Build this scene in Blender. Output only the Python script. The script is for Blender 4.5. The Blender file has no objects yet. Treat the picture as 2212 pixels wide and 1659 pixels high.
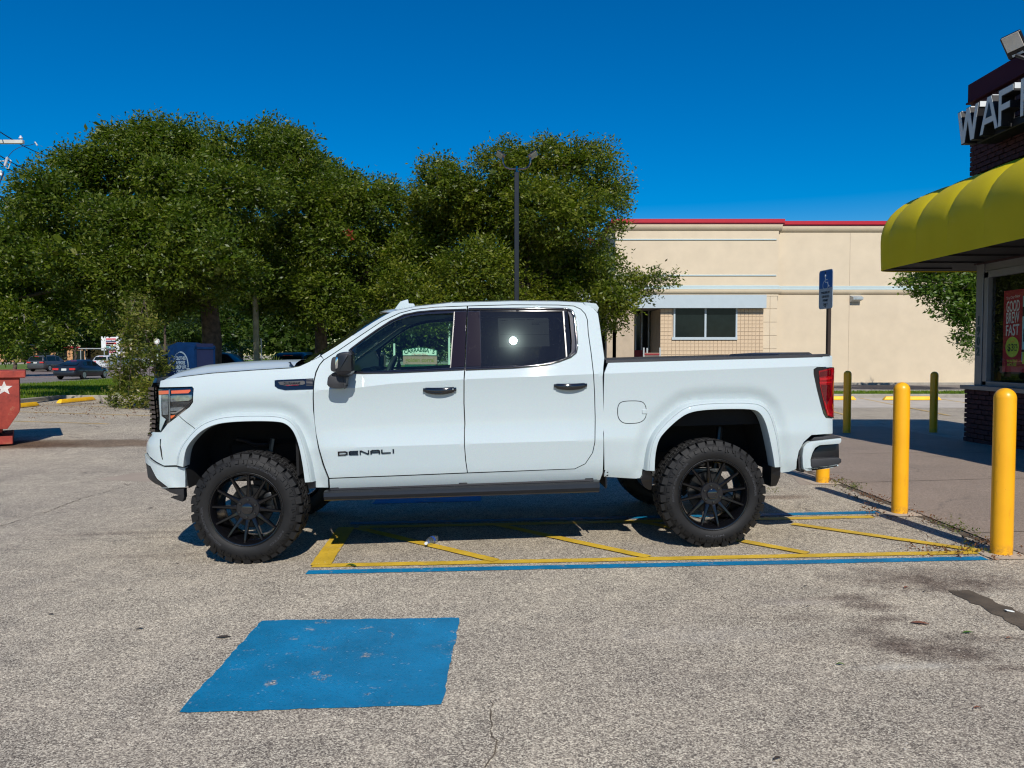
import bpy, bmesh, math, random
import numpy as np
from mathutils import Vector, Matrix, geometry as mg
PI = math.pi; R = math.radians
SC = bpy.context.scene; COL = SC.collection
rnd = random.Random(7)
# ------------------------------------------------------------------ camera, sky, sun, exposure
CH = 1.64                      # eye height
F = 1660.0; CX, CY = 1106.0, 829.5   # focal length / centre in units of the 2212 x 1659 measuring grid
PITCH = math.atan(63.5 / F)
cam_d = bpy.data.cameras.new("camera"); cam = bpy.data.objects.new("camera", cam_d); COL.objects.link(cam)
cam.location = (0, 0, CH); cam.rotation_euler = (R(90) - PITCH, 0, 0)
cam_d.sensor_width = 36; cam_d.lens = 36 * F / 2212; cam_d.clip_start = 0.05; cam_d.clip_end = 3000
SC.camera = cam
SUN_EL, SUN_X, SUN_Y = R(41.0), 0.142, -0.99      # direction towards the sun
W_ = bpy.data.worlds.new("World"); SC.world = W_; W_.use_nodes = True
nt = W_.node_tree; bg = nt.nodes["Background"]
sky = nt.nodes.new("ShaderNodeTexSky"); sky.sky_type = 'NISHITA'; sky.sun_disc = False
sky.sun_elevation = SUN_EL; sky.sun_rotation = math.atan2(SUN_X, SUN_Y)
sky.air_density = 1.0; sky.dust_density = 0.15; sky.ozone_density = 3.0; sky.altitude = 0
hs = nt.nodes.new("ShaderNodeHueSaturation"); hs.inputs["Saturation"].default_value = 1.7; hs.inputs["Hue"].default_value = 0.508
nt.links.new(sky.outputs[0], hs.inputs["Color"]); nt.links.new(hs.outputs[0], bg.inputs["Color"])
bg.inputs["Strength"].default_value = 0.10
sun_d = bpy.data.lights.new("sun", 'SUN'); sun_d.energy = 4.6; sun_d.angle = R(0.53); sun_d.color = (1.0, 0.955, 0.88)
sun = bpy.data.objects.new("sun", sun_d); COL.objects.link(sun)
sun.rotation_euler = Vector((SUN_X * math.cos(SUN_EL), SUN_Y * math.cos(SUN_EL), math.sin(SUN_EL))).to_track_quat('Z', 'Y').to_euler()
SC.view_settings.view_transform = 'Standard'; SC.view_settings.look = 'None'
SC.view_settings.exposure = 0.0; SC.view_settings.gamma = 1.0
SC.view_settings.use_curve_mapping = False
SC.render.engine = 'CYCLES'
SC.cycles.use_adaptive_sampling = True; SC.cycles.adaptive_threshold = 0.02
SC.cycles.use_denoising = True; SC.cycles.max_bounces = 8; SC.cycles.transparent_max_bounces = 12
SC.cycles.sample_clamp_indirect = 8; SC.cycles.sample_clamp_direct = 0
SC.cycles.filter_width = 1.2

# ------------------------------------------------------------------ measuring helpers (photo grid -> metres)
FWD = np.array([0, math.cos(PITCH), -math.sin(PITCH)]); UPV = np.array([0, math.sin(PITCH), math.cos(PITCH)])
def ray(px, py):
    return FWD + np.array([1.0, 0, 0]) * ((px - CX) / F) - UPV * ((py - CY) / F)
def sstep(a, b, x):
    t = np.clip((x - a) / (b - a), 0, 1); return t * t * (3 - 2 * t)
def gz(x, y):                      # the lot falls gently to the left near the shop
    near = 0.021 * np.clip(x, -9, 6) * (1 - sstep(10, 17, y))
    return near - 0.20 * sstep(31, 45, y) * sstep(-8, -20, x)
def G(px, py):                     # point of the ground under a photo position
    d = ray(px, py); z = 0.0
    for _ in range(12):
        t = (z - CH) / d[2]; x, y = d[0] * t, d[1] * t; z = float(gz(x, y))
    return Vector((x, y, z))
def AT(px, py, y):                 # point at depth y
    d = ray(px, py); t = y / d[1]; return Vector((d[0] * t, y, CH + d[2] * t))
def ATX(px, py, x):                # point on the plane X = x
    d = ray(px, py); t = x / d[0]; return Vector((x, d[1] * t, CH + d[2] * t))

# ------------------------------------------------------------------ materials
MATS = {}
def nmat(name):
    m = bpy.data.materials.new(name); m.use_nodes = True; MATS[name] = m; return m, m.node_tree, m.node_tree.nodes["Principled BSDF"]
def N(t, kind, **kw):
    n = t.nodes.new("ShaderNode" + kind)
    for k, v in kw.items():
        if k in ("loc",): continue
        if hasattr(n, k): setattr(n, k, v)
        else: n.inputs[k.replace("_", " ")].default_value = v
    return n
def L(t, a, b): t.links.new(a, b)
def ramp(t, src, stops, interp='LINEAR'):
    r = t.nodes.new("ShaderNodeValToRGB"); r.color_ramp.interpolation = interp
    e = r.color_ramp.elements
    while len(e) > 1: e.remove(e[0])
    e[0].position = stops[0][0]; c = stops[0][1]; e[0].color = (c, c, c, 1) if isinstance(c, (int, float)) else (*c, 1)
    for p, c in stops[1:]:
        k = e.new(p); k.color = (c, c, c, 1) if isinstance(c, (int, float)) else (*c, 1)
    L(t, src, r.inputs[0]); return r.outputs[0]
def mix(t, fac, a, b, mode='MIX'):
    m = t.nodes.new("ShaderNodeMix"); m.data_type = 'RGBA'; m.blend_type = mode; m.clamp_factor = True
    for s, v in ((m.inputs[0], fac), (m.inputs[6], a), (m.inputs[7], b)):
        if isinstance(v, (int, float)): s.default_value = v
        elif isinstance(v, tuple): s.default_value = (*v, 1)
        else: L(t, v, s)
    return m.outputs[2]
def mth(t, op, a, b=0.0, c=0.0):
    m = t.nodes.new("ShaderNodeMath"); m.operation = op
    for i, v in enumerate((a, b, c)):
        if isinstance(v, (int, float)): m.inputs[i].default_value = v
        else: L(t, v, m.inputs[i])
    return m.outputs[0]
def objco(t): return t.nodes.new("ShaderNodeTexCoord").outputs["Object"]
def noise(t, co, scale, detail=4, rough=0.55, dist=0.0):
    n = N(t, "TexNoise", Scale=scale, Detail=detail, Roughness=rough, Distortion=dist); L(t, co, n.inputs["Vector"]); return n.outputs["Fac"]
def bump(t, b, h, strength, dist=0.01):
    n = N(t, "Bump", Strength=strength, Distance=dist); L(t, h, n.inputs["Height"]); L(t, n.outputs[0], b.inputs["Normal"])
def mat(name, col, rough=0.5, metal=0.0, var=0.12, vs=3.0, bs=0.0, bscale=60, coat=0.0, spec=0.5, emis=None, fine=0.0):
    m, t, b = nmat(name)
    b.inputs["Roughness"].default_value = rough; b.inputs["Metallic"].default_value = metal
    b.inputs["Coat Weight"].default_value = coat; b.inputs["Coat Roughness"].default_value = 0.03
    b.inputs["Specular IOR Level"].default_value = spec
    co = objco(t); n = noise(t, co, vs, 6)
    d = tuple(c * (1 - var) for c in col); u = tuple(min(1, c * (1 + var)) for c in col)
    c = ramp(t, n, [(0.3, d), (0.7, u)])
    if fine: c = mix(t, fine, c, ramp(t, noise(t, co, bscale * 2, 2), [(0.35, tuple(x * .5 for x in col)), (0.65, tuple(min(1, x * 1.5) for x in col))]))
    L(t, c, b.inputs["Base Color"])
    if bs: bump(t, b, noise(t, co, bscale, 4), bs)
    return m
def M(name): return MATS[name]

# car paint, pearl white with a faint cool tint and metallic flake
m, t, b = nmat("pearl_paint")
co = objco(t); v = N(t, "TexVoronoi", Scale=450); L(t, co, v.inputs["Vector"])
c = mix(t, 0.10, (0.455, 0.53, 0.54), v.outputs["Color"]); c = mix(t, 0.05, c, ramp(t, noise(t, co, 3), [(0.3, (.39, .45, .46)), (0.7, (.54, .59, .59))]))
L(t, c, b.inputs["Base Color"]); b.inputs["Roughness"].default_value = 0.6; b.inputs["Metallic"].default_value = 0.04; b.inputs["Coat Weight"].default_value = 0.8
b.inputs["Coat Roughness"].default_value = 0.02; b.inputs["Specular IOR Level"].default_value = 0.12
mat("gloss_black", (0.008, 0.008, 0.010), 0.06, 0, 0.1, coat=0.8)
# black B pillar plates: gloss black with dust specks
def dusty_black(name, col, rough):
    m, t, b = nmat(name); co = objco(t)
    v = N(t, "TexVoronoi", Scale=60); L(t, co, v.inputs["Vector"])
    dots = ramp(t, v.outputs["Distance"], [(0.0, 1.0), (0.10, 0.0)])
    msk = mth(t, 'MULTIPLY', dots, ramp(t, noise(t, co, 9, 3), [(0.5, 0.0), (0.62, 1.0)]))
    c = mix(t, mth(t, 'MULTIPLY', msk, 0.35), col, (0.5, 0.52, 0.5)); L(t, c, b.inputs["Base Color"])
    L(t, mth(t, 'ADD', mth(t, 'MULTIPLY', msk, 0.4), rough), b.inputs["Roughness"]); b.inputs["Specular IOR Level"].default_value = 0.28; return m
dusty_black("pillar_black", (0.012, 0.008, 0.013), 0.05)
mat("satin_black", (0.008, 0.008, 0.010), 0.30, 0, 0.15, vs=12)
mat("trim_plastic", (0.025, 0.025, 0.028), 0.55, 0, 0.15, vs=20, bs=0.15, bscale=300)
mat("under_black", (0.004, 0.004, 0.0045), 0.9, 0, 0.3, vs=5, bs=0.2, bscale=20)
mat("chrome_dark", (0.22, 0.20, 0.20), 0.12, 1.0, 0.2)
mat("black_chrome", (0.012, 0.010, 0.012), 0.045, 0.0, 0.1, coat=1.0)
mat("chrome", (0.75, 0.76, 0.78), 0.08, 1.0, 0.05)
mat("steel", (0.45, 0.46, 0.46), 0.35, 1.0, 0.15, vs=20); mat("dark_steel", (0.045, 0.045, 0.045), 0.4, 0.8, 0.2, vs=20)
m, t, b = nmat("rubber"); co = objco(t)
c = ramp(t, noise(t, co, 7, 6), [(0.3, (0.0065, 0.0065, 0.007)), (0.62, (0.012, 0.0115, 0.0115)), (0.78, (0.026, 0.024, 0.022))])
L(t, c, b.inputs["Base Color"]); b.inputs["Specular IOR Level"].default_value = .3; b.inputs["Roughness"].default_value = 0.62; bump(t, b, noise(t, co, 160, 3), 0.15)
mat("wheel_black", (0.004, 0.004, 0.005), 0.22, 0, 0.2, vs=10, coat=0.3, spec=.35)
mat("amber", (0.75, 0.13, 0.02), 0.12, 0, 0.1, coat=1)
mat("red_lens", (0.24, 0.002, 0.006), 0.10, 0, 0.25, vs=15, coat=1)
mat("red_lens_dark", (0.09, 0.001, 0.004), 0.10, 0, 0.2, vs=15, coat=1)
mat("red_bright", (0.42, 0.005, 0.010), 0.10, 0, 0.1, coat=1)
mat("lens_grey", (0.22, 0.25, 0.27), 0.08, 0.6, 0.35, vs=30, coat=1)
mat("seat_grey", (0.055, 0.058, 0.060), 0.7, 0, 0.1)
mat("headliner", (0.30, 0.31, 0.31), 0.9, 0, 0.05)
mat("paper", (0.78, 0.78, 0.72), 0.8, 0, 0.03)
mat("paper_shade", (0.30, 0.33, 0.28), 0.5, 0, 0.05)
mat("ink", (0.02, 0.02, 0.02), 0.8)
mat("fog_grey", (0.2, 0.2, 0.2), 0.8)
mat("exhaust_brown", (0.25, 0.16, 0.07), 0.45, 0.8, 0.3, vs=8)
def glass(name, tint, gloss_rough=0.004, dusty=0.0, trans=1.0, dark=(0.01, 0.01, 0.012)):
    m = bpy.data.materials.new(name); m.use_nodes = True; MATS[name] = m; t = m.node_tree; t.nodes.clear()
    out = t.nodes.new("ShaderNodeOutputMaterial")
    tr = t.nodes.new("ShaderNodeBsdfTransparent"); tr.inputs[0].default_value = (*tint, 1)
    df = t.nodes.new("ShaderNodeBsdfDiffuse"); df.inputs[0].default_value = (*dark, 1)
    m1 = t.nodes.new("ShaderNodeMixShader"); m1.inputs[0].default_value = trans
    L(t, df.outputs[0], m1.inputs[1]); L(t, tr.outputs[0], m1.inputs[2])
    base = m1.outputs[0]
    if dusty:
        co = objco(t); v = N(t, "TexVoronoi", Scale=55); L(t, co, v.inputs["Vector"])
        mp = N(t, "Mapping"); mp.inputs["Scale"].default_value = (1.6, 1, 0.5); L(t, co, mp.inputs[0])
        v2 = N(t, "TexVoronoi", Scale=38); L(t, mp.outputs[0], v2.inputs["Vector"])
        d = mth(t, 'MAXIMUM', ramp(t, v.outputs["Distance"], [(0.0, 1.0), (0.085, 0.0)]), ramp(t, v2.outputs["Distance"], [(0.0, 1.0), (0.06, 0.0)]))
        msk = mth(t, 'MULTIPLY', mth(t, 'MULTIPLY', d, ramp(t, noise(t, co, 8, 3), [(0.46, 0.0), (0.6, 1.0)])), dusty)
        dd = t.nodes.new("ShaderNodeBsdfDiffuse"); dd.inputs[0].default_value = (0.7, 0.72, 0.7, 1)
        m2 = t.nodes.new("ShaderNodeMixShader"); L(t, msk, m2.inputs[0]); L(t, base, m2.inputs[1]); L(t, dd.outputs[0], m2.inputs[2]); base = m2.outputs[0]
    gl = t.nodes.new("ShaderNodeBsdfGlossy"); gl.inputs["Roughness"].default_value = gloss_rough; gl.inputs[0].default_value = (1, 1, 1, 1)
    fr = N(t, "Fresnel", IOR=1.5); ge_ = t.nodes.new("ShaderNodeNewGeometry"); mr_ = N(t, "MapRange"); mr_.inputs[3].default_value = 1.5; mr_.inputs[4].default_value = 1 / 1.5; L(t, ge_.outputs["Backfacing"], mr_.inputs[0]); L(t, mr_.outputs[0], fr.inputs["IOR"])
    m3 = t.nodes.new("ShaderNodeMixShader"); L(t, fr.outputs[0], m3.inputs[0]); L(t, base, m3.inputs[1]); L(t, gl.outputs[0], m3.inputs[2])
    if dusty:                       # the film of dust spreads the sun's mirror image a little
        g2 = t.nodes.new("ShaderNodeBsdfGlossy"); g2.inputs["Roughness"].default_value = 0.085; g2.inputs[0].default_value = (0.75, 1, 1, 1)
        m4 = t.nodes.new("ShaderNodeMixShader"); m4.inputs[0].default_value = 0.00006
        L(t, m3.outputs[0], m4.inputs[1]); L(t, g2.outputs[0], m4.inputs[2]); L(t, m4.outputs[0], out.inputs[0])
    else: L(t, m3.outputs[0], out.inputs[0])
    return m
glass("tinted_glass", (0.62, 0.86, 0.74), trans=1.0)
glass("privacy_glass", (0.30, 0.32, 0.32), gloss_rough=0.003, dusty=0.5, trans=0.55)
glass("dark_glass", (0.10, 0.13, 0.13), trans=0.5)
glass("clear_lens", (0.93, 0.95, 0.96), trans=1.0)
mat("window_dark", (0.008, 0.013, 0.013), 0.12, 0, 0.2, spec=.22)

# ------------------------------------------------------------------ ground materials
def blob(t, sep, x, y, rx, ry, soft=0.5, wob=None):
    dx = mth(t, 'DIVIDE', mth(t, 'SUBTRACT', sep[0], x), rx); dy = mth(t, 'DIVIDE', mth(t, 'SUBTRACT', sep[1], y), ry)
    d = mth(t, 'SQRT', mth(t, 'ADD', mth(t, 'MULTIPLY', dx, dx), mth(t, 'MULTIPLY', dy, dy)))
    if wob is not None: d = mth(t, 'ADD', d, wob)
    mr = N(t, "MapRange"); mr.inputs[1].default_value = 1.0; mr.inputs[2].default_value = 1.0 - soft; L(t, d, mr.inputs[0]); return mr.outputs[0]
def speckle(t, co, s, lo, mid, hi):
    v = N(t, "TexVoronoi", Scale=s); L(t, co, v.inputs["Vector"])
    sx = t.nodes.new("ShaderNodeSeparateColor"); L(t, v.outputs["Color"], sx.inputs[0])
    return ramp(t, sx.outputs[0], [(0.0, lo), (0.30, tuple(a * .55 + b_ * .45 for a, b_ in zip(lo, mid))), (0.5, mid), (0.78, tuple(a * .5 + b_ * .5 for a, b_ in zip(mid, hi))), (0.97, hi)]), v, sx
m, t, b = nmat("aggregate_asphalt"); co = objco(t)
sp = t.nodes.new("ShaderNodeSeparateXYZ"); L(t, co, sp.inputs[0]); sep = (sp.outputs[0], sp.outputs[1])
c1, v1, s1 = speckle(t, co, 165, (0.090, 0.078, 0.064), (0.385, 0.335, 0.268), (1.0, 0.92, 0.72))
c2, v2, s2 = speckle(t, co, 100, (0.15, 0.128, 0.107), (0.395, 0.345, 0.275), (0.86, 0.77, 0.60))
n1 = noise(t, co, 0.5, 6, 0.6); n2 = noise(t, co, 2.6, 6, 0.65); n3 = noise(t, co, 9, 5, 0.7)
c = mix(t, ramp(t, n2, [(0.35, 0.15), (0.65, 0.45)]), c1, c2)
c = mix(t, 0.55, c, ramp(t, n2, [(0.3, (0.62, 0.60, 0.60)), (0.7, (1.12, 1.08, 1.04))]), 'MULTIPLY')
c = mix(t, 0.6, c, ramp(t, n1, [(0.32, (0.72, 0.70, 0.70)), (0.68, (1.12, 1.10, 1.05))]), 'MULTIPLY')
c = mix(t, 0.4, c, ramp(t, n3, [(0.3, (0.6, 0.58, 0.58)), (0.7, (1.2, 1.18, 1.15))]), 'MULTIPLY')
wob = mth(t, 'MULTIPLY', mth(t, 'SUBTRACT', noise(t, co, 4, 6, 0.75), 0.5), 2.6)
wob2 = mth(t, 'MULTIPLY', mth(t, 'SUBTRACT', noise(t, co, 2.2, 5, 0.7), 0.5), 0.7)
def stain(c, px, py, rx, ry, amt, col, w=None, soft=0.9):
    g = G(px, py); k = mth(t, 'MULTIPLY', blob(t, sep, g.x, g.y, rx, ry, soft, w if w is not None else wob), amt)
    return mix(t, k, c, col, 'MULTIPLY')
DK = (0.46, 0.42, 0.42)
for (px, py, rx, ry, a) in [(1980, 1250, .75, .30, .85), (2060, 1262, .6, .22, .8), (1880, 1310, .22, .12, .9), (1855, 1290, .3, .12, .7), (1900, 1340, .25, .12, .8),
                            (2000, 1400, .42, .17, .95), (2060, 1415, .30, .12, .9), (1860, 1365, .30, .12, .6), (2165, 1445, .18, .07, 1.0), (1760, 1295, .4, .1, .55),
                            (2100, 1380, .5, .12, .6), (1870, 1385, .5, .16, .45), (2180, 1330, .3, .2, .4), (1720, 1335, .3, .12, .4),
                            (500, 1110, .35, .10, .6), (395, 1125, .4, .06, .7), (200, 1155, .7, .05, .6), (370, 1160, .35, .05, .6), (330, 1200, .9, .1, .35), (300, 1150, .8, .08, .5)]:
    c = stain(c, px, py, rx, ry, a, DK)
c = stain(c, 170, 958, 3.2, .62, .85, (0.42, 0.33, 0.27), wob2, .35)
c = stain(c, -60, 962, 2.4, .62, .7, (0.50, 0.36, 0.27), wob2, .35)
c = stain(c, 1680, 1074, .42, .16, .8, (0.55, 0.48, 0.45), wob2, .5)
c = stain(c, 140, 875, 1.6, 1.0, .5, (0.45, 0.40, 0.40)); c = stain(c, 200, 872, 2.0, .5, .6, (0.42, 0.38, 0.38))
# pale worn spots
g_ = G(1630, 1395)
c = mix(t, mth(t, 'MULTIPLY', blob(t, sep, *G(1950, 1440)[:2], .28, .06, .9, wob), .30), c, (0.72, 0.68, 0.58))
c = mix(t, mth(t, 'MULTIPLY', blob(t, sep, *G(1730, 1300)[:2], .30, .10, .9, wob), .14), c, (0.70, 0.62, 0.55))
c = mix(t, mth(t, 'MULTIPLY', blob(t, sep, *G(1500, 1372)[:2], .65, .20, .9, wob), .12), c, (0.66, 0.60, 0.52))
# hairline cracks
cr = N(t, "TexVoronoi", Scale=0.22); cr.feature = 'DISTANCE_TO_EDGE'
mp = N(t, "TexNoise", Scale=1.6, Detail=8.0, Roughness=0.72); L(t, co, mp.inputs["Vector"])
vm = N(t, "VectorMath", operation='MULTIPLY_ADD'); L(t, mp.outputs["Color"], vm.inputs[0]); vm.inputs[1].default_value = (.9, .9, 0); L(t, co, vm.inputs[2]); L(t, vm.outputs[0], cr.inputs["Vector"])
ck = mth(t, 'MULTIPLY', ramp(t, cr.outputs["Distance"], [(0.0, 1.0), (0.004, 0.0)]), ramp(t, noise(t, co, .7, 3), [(0.48, 0.0), (0.56, 1.0)]))
c = mix(t, mth(t, 'MULTIPLY', ck, 0.75), c, (0.06, 0.05, 0.045))
L(t, c, b.inputs["Base Color"]); b.inputs["Roughness"].default_value = 0.88; b.inputs["Specular IOR Level"].default_value = 0.25
h = mth(t, 'ADD', mth(t, 'MULTIPLY', s1.outputs[1], 0.5), mth(t, 'MULTIPLY', v1.outputs["Distance"], -1.2)); h = mth(t, 'SUBTRACT', h, mth(t, 'MULTIPLY', ck, 2.0))
bump(t, b, h, 0.32, 0.004)

def paint(name, col, wear_lo, wear_hi, chips=0.5, cr_scale=2.2):
    m, t, b = nmat(name); co = objco(t)
    v = N(t, "TexVoronoi", Scale=95); L(t, co, v.inputs["Vector"]); sx = t.nodes.new("ShaderNodeSeparateColor"); L(t, v.outputs["Color"], sx.inputs[0])
    lo = tuple(x * .80 for x in col); hi = tuple(min(1, x * 1.22) for x in col)
    c = mix(t, ramp(t, noise(t, co, 3, 6, .6), [(0.3, 0.0), (0.7, 1.0)]), lo, hi)
    c = mix(t, mth(t, 'MULTIPLY', ramp(t, sx.outputs[0], [(0.0, 1.0), (0.2, 0.0)]), .35), c, tuple(x * .45 for x in col))
    cr = N(t, "TexVoronoi", Scale=cr_scale); cr.feature = 'DISTANCE_TO_EDGE'
    mp = N(t, "TexNoise", Scale=5.0, Detail=8.0, Roughness=0.75); L(t, co, mp.inputs["Vector"])
    vm = N(t, "VectorMath", operation='MULTIPLY_ADD'); L(t, mp.outputs["Color"], vm.inputs[0]); vm.inputs[1].default_value = (.5, .3, 0); L(t, co, vm.inputs[2]); L(t, vm.outputs[0], cr.inputs["Vector"])
    k = mth(t, 'MULTIPLY', ramp(t, cr.outputs["Distance"], [(0.0, 1.0), (0.035, 0.0)]), ramp(t, noise(t, co, 4.5, 5, .7), [(wear_lo, 0.0), (wear_hi, 1.0)]))
    d = mth(t, 'MULTIPLY', ramp(t, sx.outputs[1], [(0.965, 0.0), (0.975, 1.0)], 'LINEAR'), chips)
    c = mix(t, k, c, ramp(t, sx.outputs[2], [(0.2, (0.10, 0.07, 0.05)), (0.8, (0.62, 0.52, 0.40))]))
    c = mix(t, mth(t, 'MULTIPLY', d, ramp(t, noise(t, co, 7, 3), [(0.5, 0.0), (0.6, 1.0)])), c, (0.75, 0.72, 0.65))
    L(t, c, b.inputs["Base Color"]); b.inputs["Roughness"].default_value = 0.6; b.inputs["Specular IOR Level"].default_value = 0.3
    bump(t, b, mth(t, 'SUBTRACT', mth(t, 'MULTIPLY', v.outputs["Distance"], -1.0), k), 0.3, 0.005); return m
paint("blue_paint", (0.0015, 0.165, 0.325), 0.535, 0.66, 0.15, 3.6)
paint("yellow_paint", (0.62, 0.40, 0.035), 0.55, 0.70, 0.3, 1.5)
paint("faded_yellow_paint", (0.60, 0.40, 0.14), 0.45, 0.6, 0.6, 2)
m, t, b = nmat("sidewalk_concrete"); co = objco(t)
c1, v1, s1 = speckle(t, co, 120, (0.18, 0.135, 0.10), (0.285, 0.218, 0.165), (0.48, 0.39, 0.32))
c = mix(t, 0.55, (0.275, 0.212, 0.160), c1); c = mix(t, 0.6, c, ramp(t, noise(t, co, .9, 7, .65), [(0.3, (.72, .72, .72)), (0.7, (1.12, 1.1, 1.08))]), 'MULTIPLY')
cr = N(t, "TexVoronoi", Scale=0.35); cr.feature = 'DISTANCE_TO_EDGE'
mp = N(t, "TexNoise", Scale=1.5, Detail=8.0, Roughness=0.7); L(t, co, mp.inputs["Vector"])
vm = N(t, "VectorMath", operation='MULTIPLY_ADD'); L(t, mp.outputs["Color"], vm.inputs[0]); vm.inputs[1].default_value = (.7, .7, 0); L(t, co, vm.inputs[2]); L(t, vm.outputs[0], cr.inputs["Vector"])
ck = mth(t, 'MULTIPLY', ramp(t, cr.outputs["Distance"], [(0.0, 1.0), (0.005, 0.0)]), ramp(t, noise(t, co, .6, 2), [(0.45, 0.0), (0.55, 1.0)]))
c = mix(t, mth(t, 'MULTIPLY', ck, .6), c, (0.09, 0.075, 0.06)); L(t, c, b.inputs["Base Color"]); b.inputs["Roughness"].default_value = 0.85
bump(t, b, noise(t, co, 150, 3), 0.25, 0.004)
mat("pale_concrete", (0.50, 0.44, 0.36), 0.9, 0, 0.12, vs=2, bs=0.2, bscale=80, fine=.15)
mat("patch_concrete", (0.36, 0.29, 0.22), 0.9, 0, 0.08, vs=3, bs=0.1, bscale=120, fine=.12)
mat("kerb_concrete", (0.30, 0.27, 0.22), 0.9, 0, 0.25, vs=3, bs=0.3, bscale=60, fine=.3)
mat("dirt", (0.10, 0.075, 0.05), 0.95, 0, 0.4, vs=5, bs=0.4, bscale=50)
mat("road_asphalt", (0.18, 0.155, 0.135), 0.9, 0, 0.12, vs=.3, bs=0.2, bscale=60, fine=.2)
mat("road_brown", (0.19, 0.14, 0.12), 0.9, 0, 0.12, vs=.3, bs=0.2, bscale=60, fine=.2)
mat("road_white", (0.6, 0.6, 0.58), 0.8)
m, t, b = nmat("grass_ground"); co = objco(t)
c = ramp(t, noise(t, co, 1.2, 8, .7), [(0.3, (0.065, 0.12, 0.008)), (0.7, (0.15, 0.21, 0.014))]); c = mix(t, .5, c, ramp(t, noise(t, co, 25, 4, .7), [(0.3, (.5, .5, .5)), (0.7, (1.3, 1.3, 1.2))]), 'MULTIPLY')
L(t, c, b.inputs["Base Color"]); b.inputs["Roughness"].default_value = 0.9; bump(t, b, noise(t, co, 40, 4), 0.6, 0.05)
def leafmat(name, cols, trans=0.35):
    m, t, b = nmat(name); g = t.nodes.new("ShaderNodeNewGeometry")
    c = ramp(t, g.outputs["Random Per Island"], [(i / (len(cols) - 1), k) for i, k in enumerate(cols)])
    co = objco(t); c = mix(t, .8, c, ramp(t, noise(t, co, 0.8, 3), [(0.35, (.68, .78, .8)), (0.65, (1.25, 1.12, .9))]), 'MULTIPLY')
    L(t, c, b.inputs["Base Color"]); b.inputs["Roughness"].default_value = 0.42; b.inputs["Specular IOR Level"].default_value = 0.35
    tr = t.nodes.new("ShaderNodeBsdfTranslucent"); L(t, mix(t, 1.0, c, (1.2, 1.6, .5), 'MULTIPLY'), tr.inputs[0])
    ms = t.nodes.new("ShaderNodeMixShader"); ms.inputs[0].default_value = trans
    L(t, b.outputs[0], ms.inputs[1]); L(t, tr.outputs[0], ms.inputs[2]); L(t, ms.outputs[0], t.nodes["Material Output"].inputs[0]); return m
leafmat("oak_leaf", [(0.040, 0.066, 0.006), (0.072, 0.110, 0.008), (0.110, 0.150, 0.012), (0.17, 0.19, 0.035)])
leafmat("warm_leaf", [(0.048, 0.070, 0.006), (0.085, 0.120, 0.008), (0.130, 0.162, 0.012), (0.19, 0.195, 0.03)])
leafmat("maple_leaf", [(0.040, 0.085, 0.012), (0.085, 0.145, 0.016), (0.15, 0.21, 0.035)])
leafmat("far_leaf", [(0.028, 0.052, 0.010), (0.045, 0.085, 0.012), (0.080, 0.115, 0.022)])
leafmat("red_leaf", [(0.25, 0.03, 0.02), (0.40, 0.07, 0.03)])
leafmat("palm_leaf", [(0.07, 0.11, 0.02), (0.14, 0.19, 0.04)])
leafmat("grass_blade", [(0.07, 0.13, 0.008), (0.14, 0.22, 0.015), (0.20, 0.25, 0.03)])
leafmat("weed_leaf", [(0.07, 0.10, 0.01), (0.13, 0.15, 0.02), (0.22, 0.20, 0.06)])
leafmat("dry_leaf", [(0.10, 0.045, 0.02), (0.20, 0.09, 0.04), (0.12, 0.05, 0.03)], .1)
leafmat("moss_grey", [(0.20, 0.20, 0.14), (0.30, 0.29, 0.2)])
mat("bark", (0.085, 0.060, 0.045), 0.95, 0, 0.5, vs=6, bs=0.8, bscale=18)
mat("twig", (0.26, 0.23, 0.18), 0.9, 0, 0.3)
mat("pole_wood", (0.36, 0.32, 0.22), 0.9, 0, 0.3, vs=4, bs=0.3, bscale=25)
m, t, b = nmat("post_yellow"); co = objco(t)
mp = N(t, "Mapping"); mp.inputs["Scale"].default_value = (14, 14, 3); L(t, co, mp.inputs[0]); sp = t.nodes.new("ShaderNodeSeparateXYZ"); L(t, co, sp.inputs[0])
c = ramp(t, noise(t, co, 2, 5), [(0.3, (0.82, 0.375, 0.006)), (0.7, (0.93, 0.44, 0.010))])
dirt = mth(t, 'MULTIPLY', ramp(t, noise(t, mp.outputs[0], 1.5, 7, .75), [(0.56, 0.0), (0.66, 1.0)]), .28); c = mix(t, dirt, c, (0.35, 0.17, 0.03))
low = mth(t, 'MULTIPLY', ramp(t, sp.outputs[2], [(0.0, 1.0), (0.10, 0.0)]), ramp(t, noise(t, co, 22, 5, .7), [(0.42, 0.0), (0.6, 1.0)])); c = mix(t, mth(t, 'MULTIPLY', low, .7), c, (0.12, 0.08, 0.05))
sc_m = mth(t, 'MULTIPLY', ramp(t, noise(t, co, 30, 6, .8), [(0.68, 0.0), (0.70, 1.0)]), .6); c = mix(t, sc_m, c, (0.10, 0.07, 0.04))
L(t, c, b.inputs["Base Color"]); b.inputs["Roughness"].default_value = .36; bump(t, b, noise(t, co, 60, 3), .06, .003)
mat("stop_yellow", (0.85, 0.46, 0.01), 0.5, 0, 0.12, vs=4)

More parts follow.
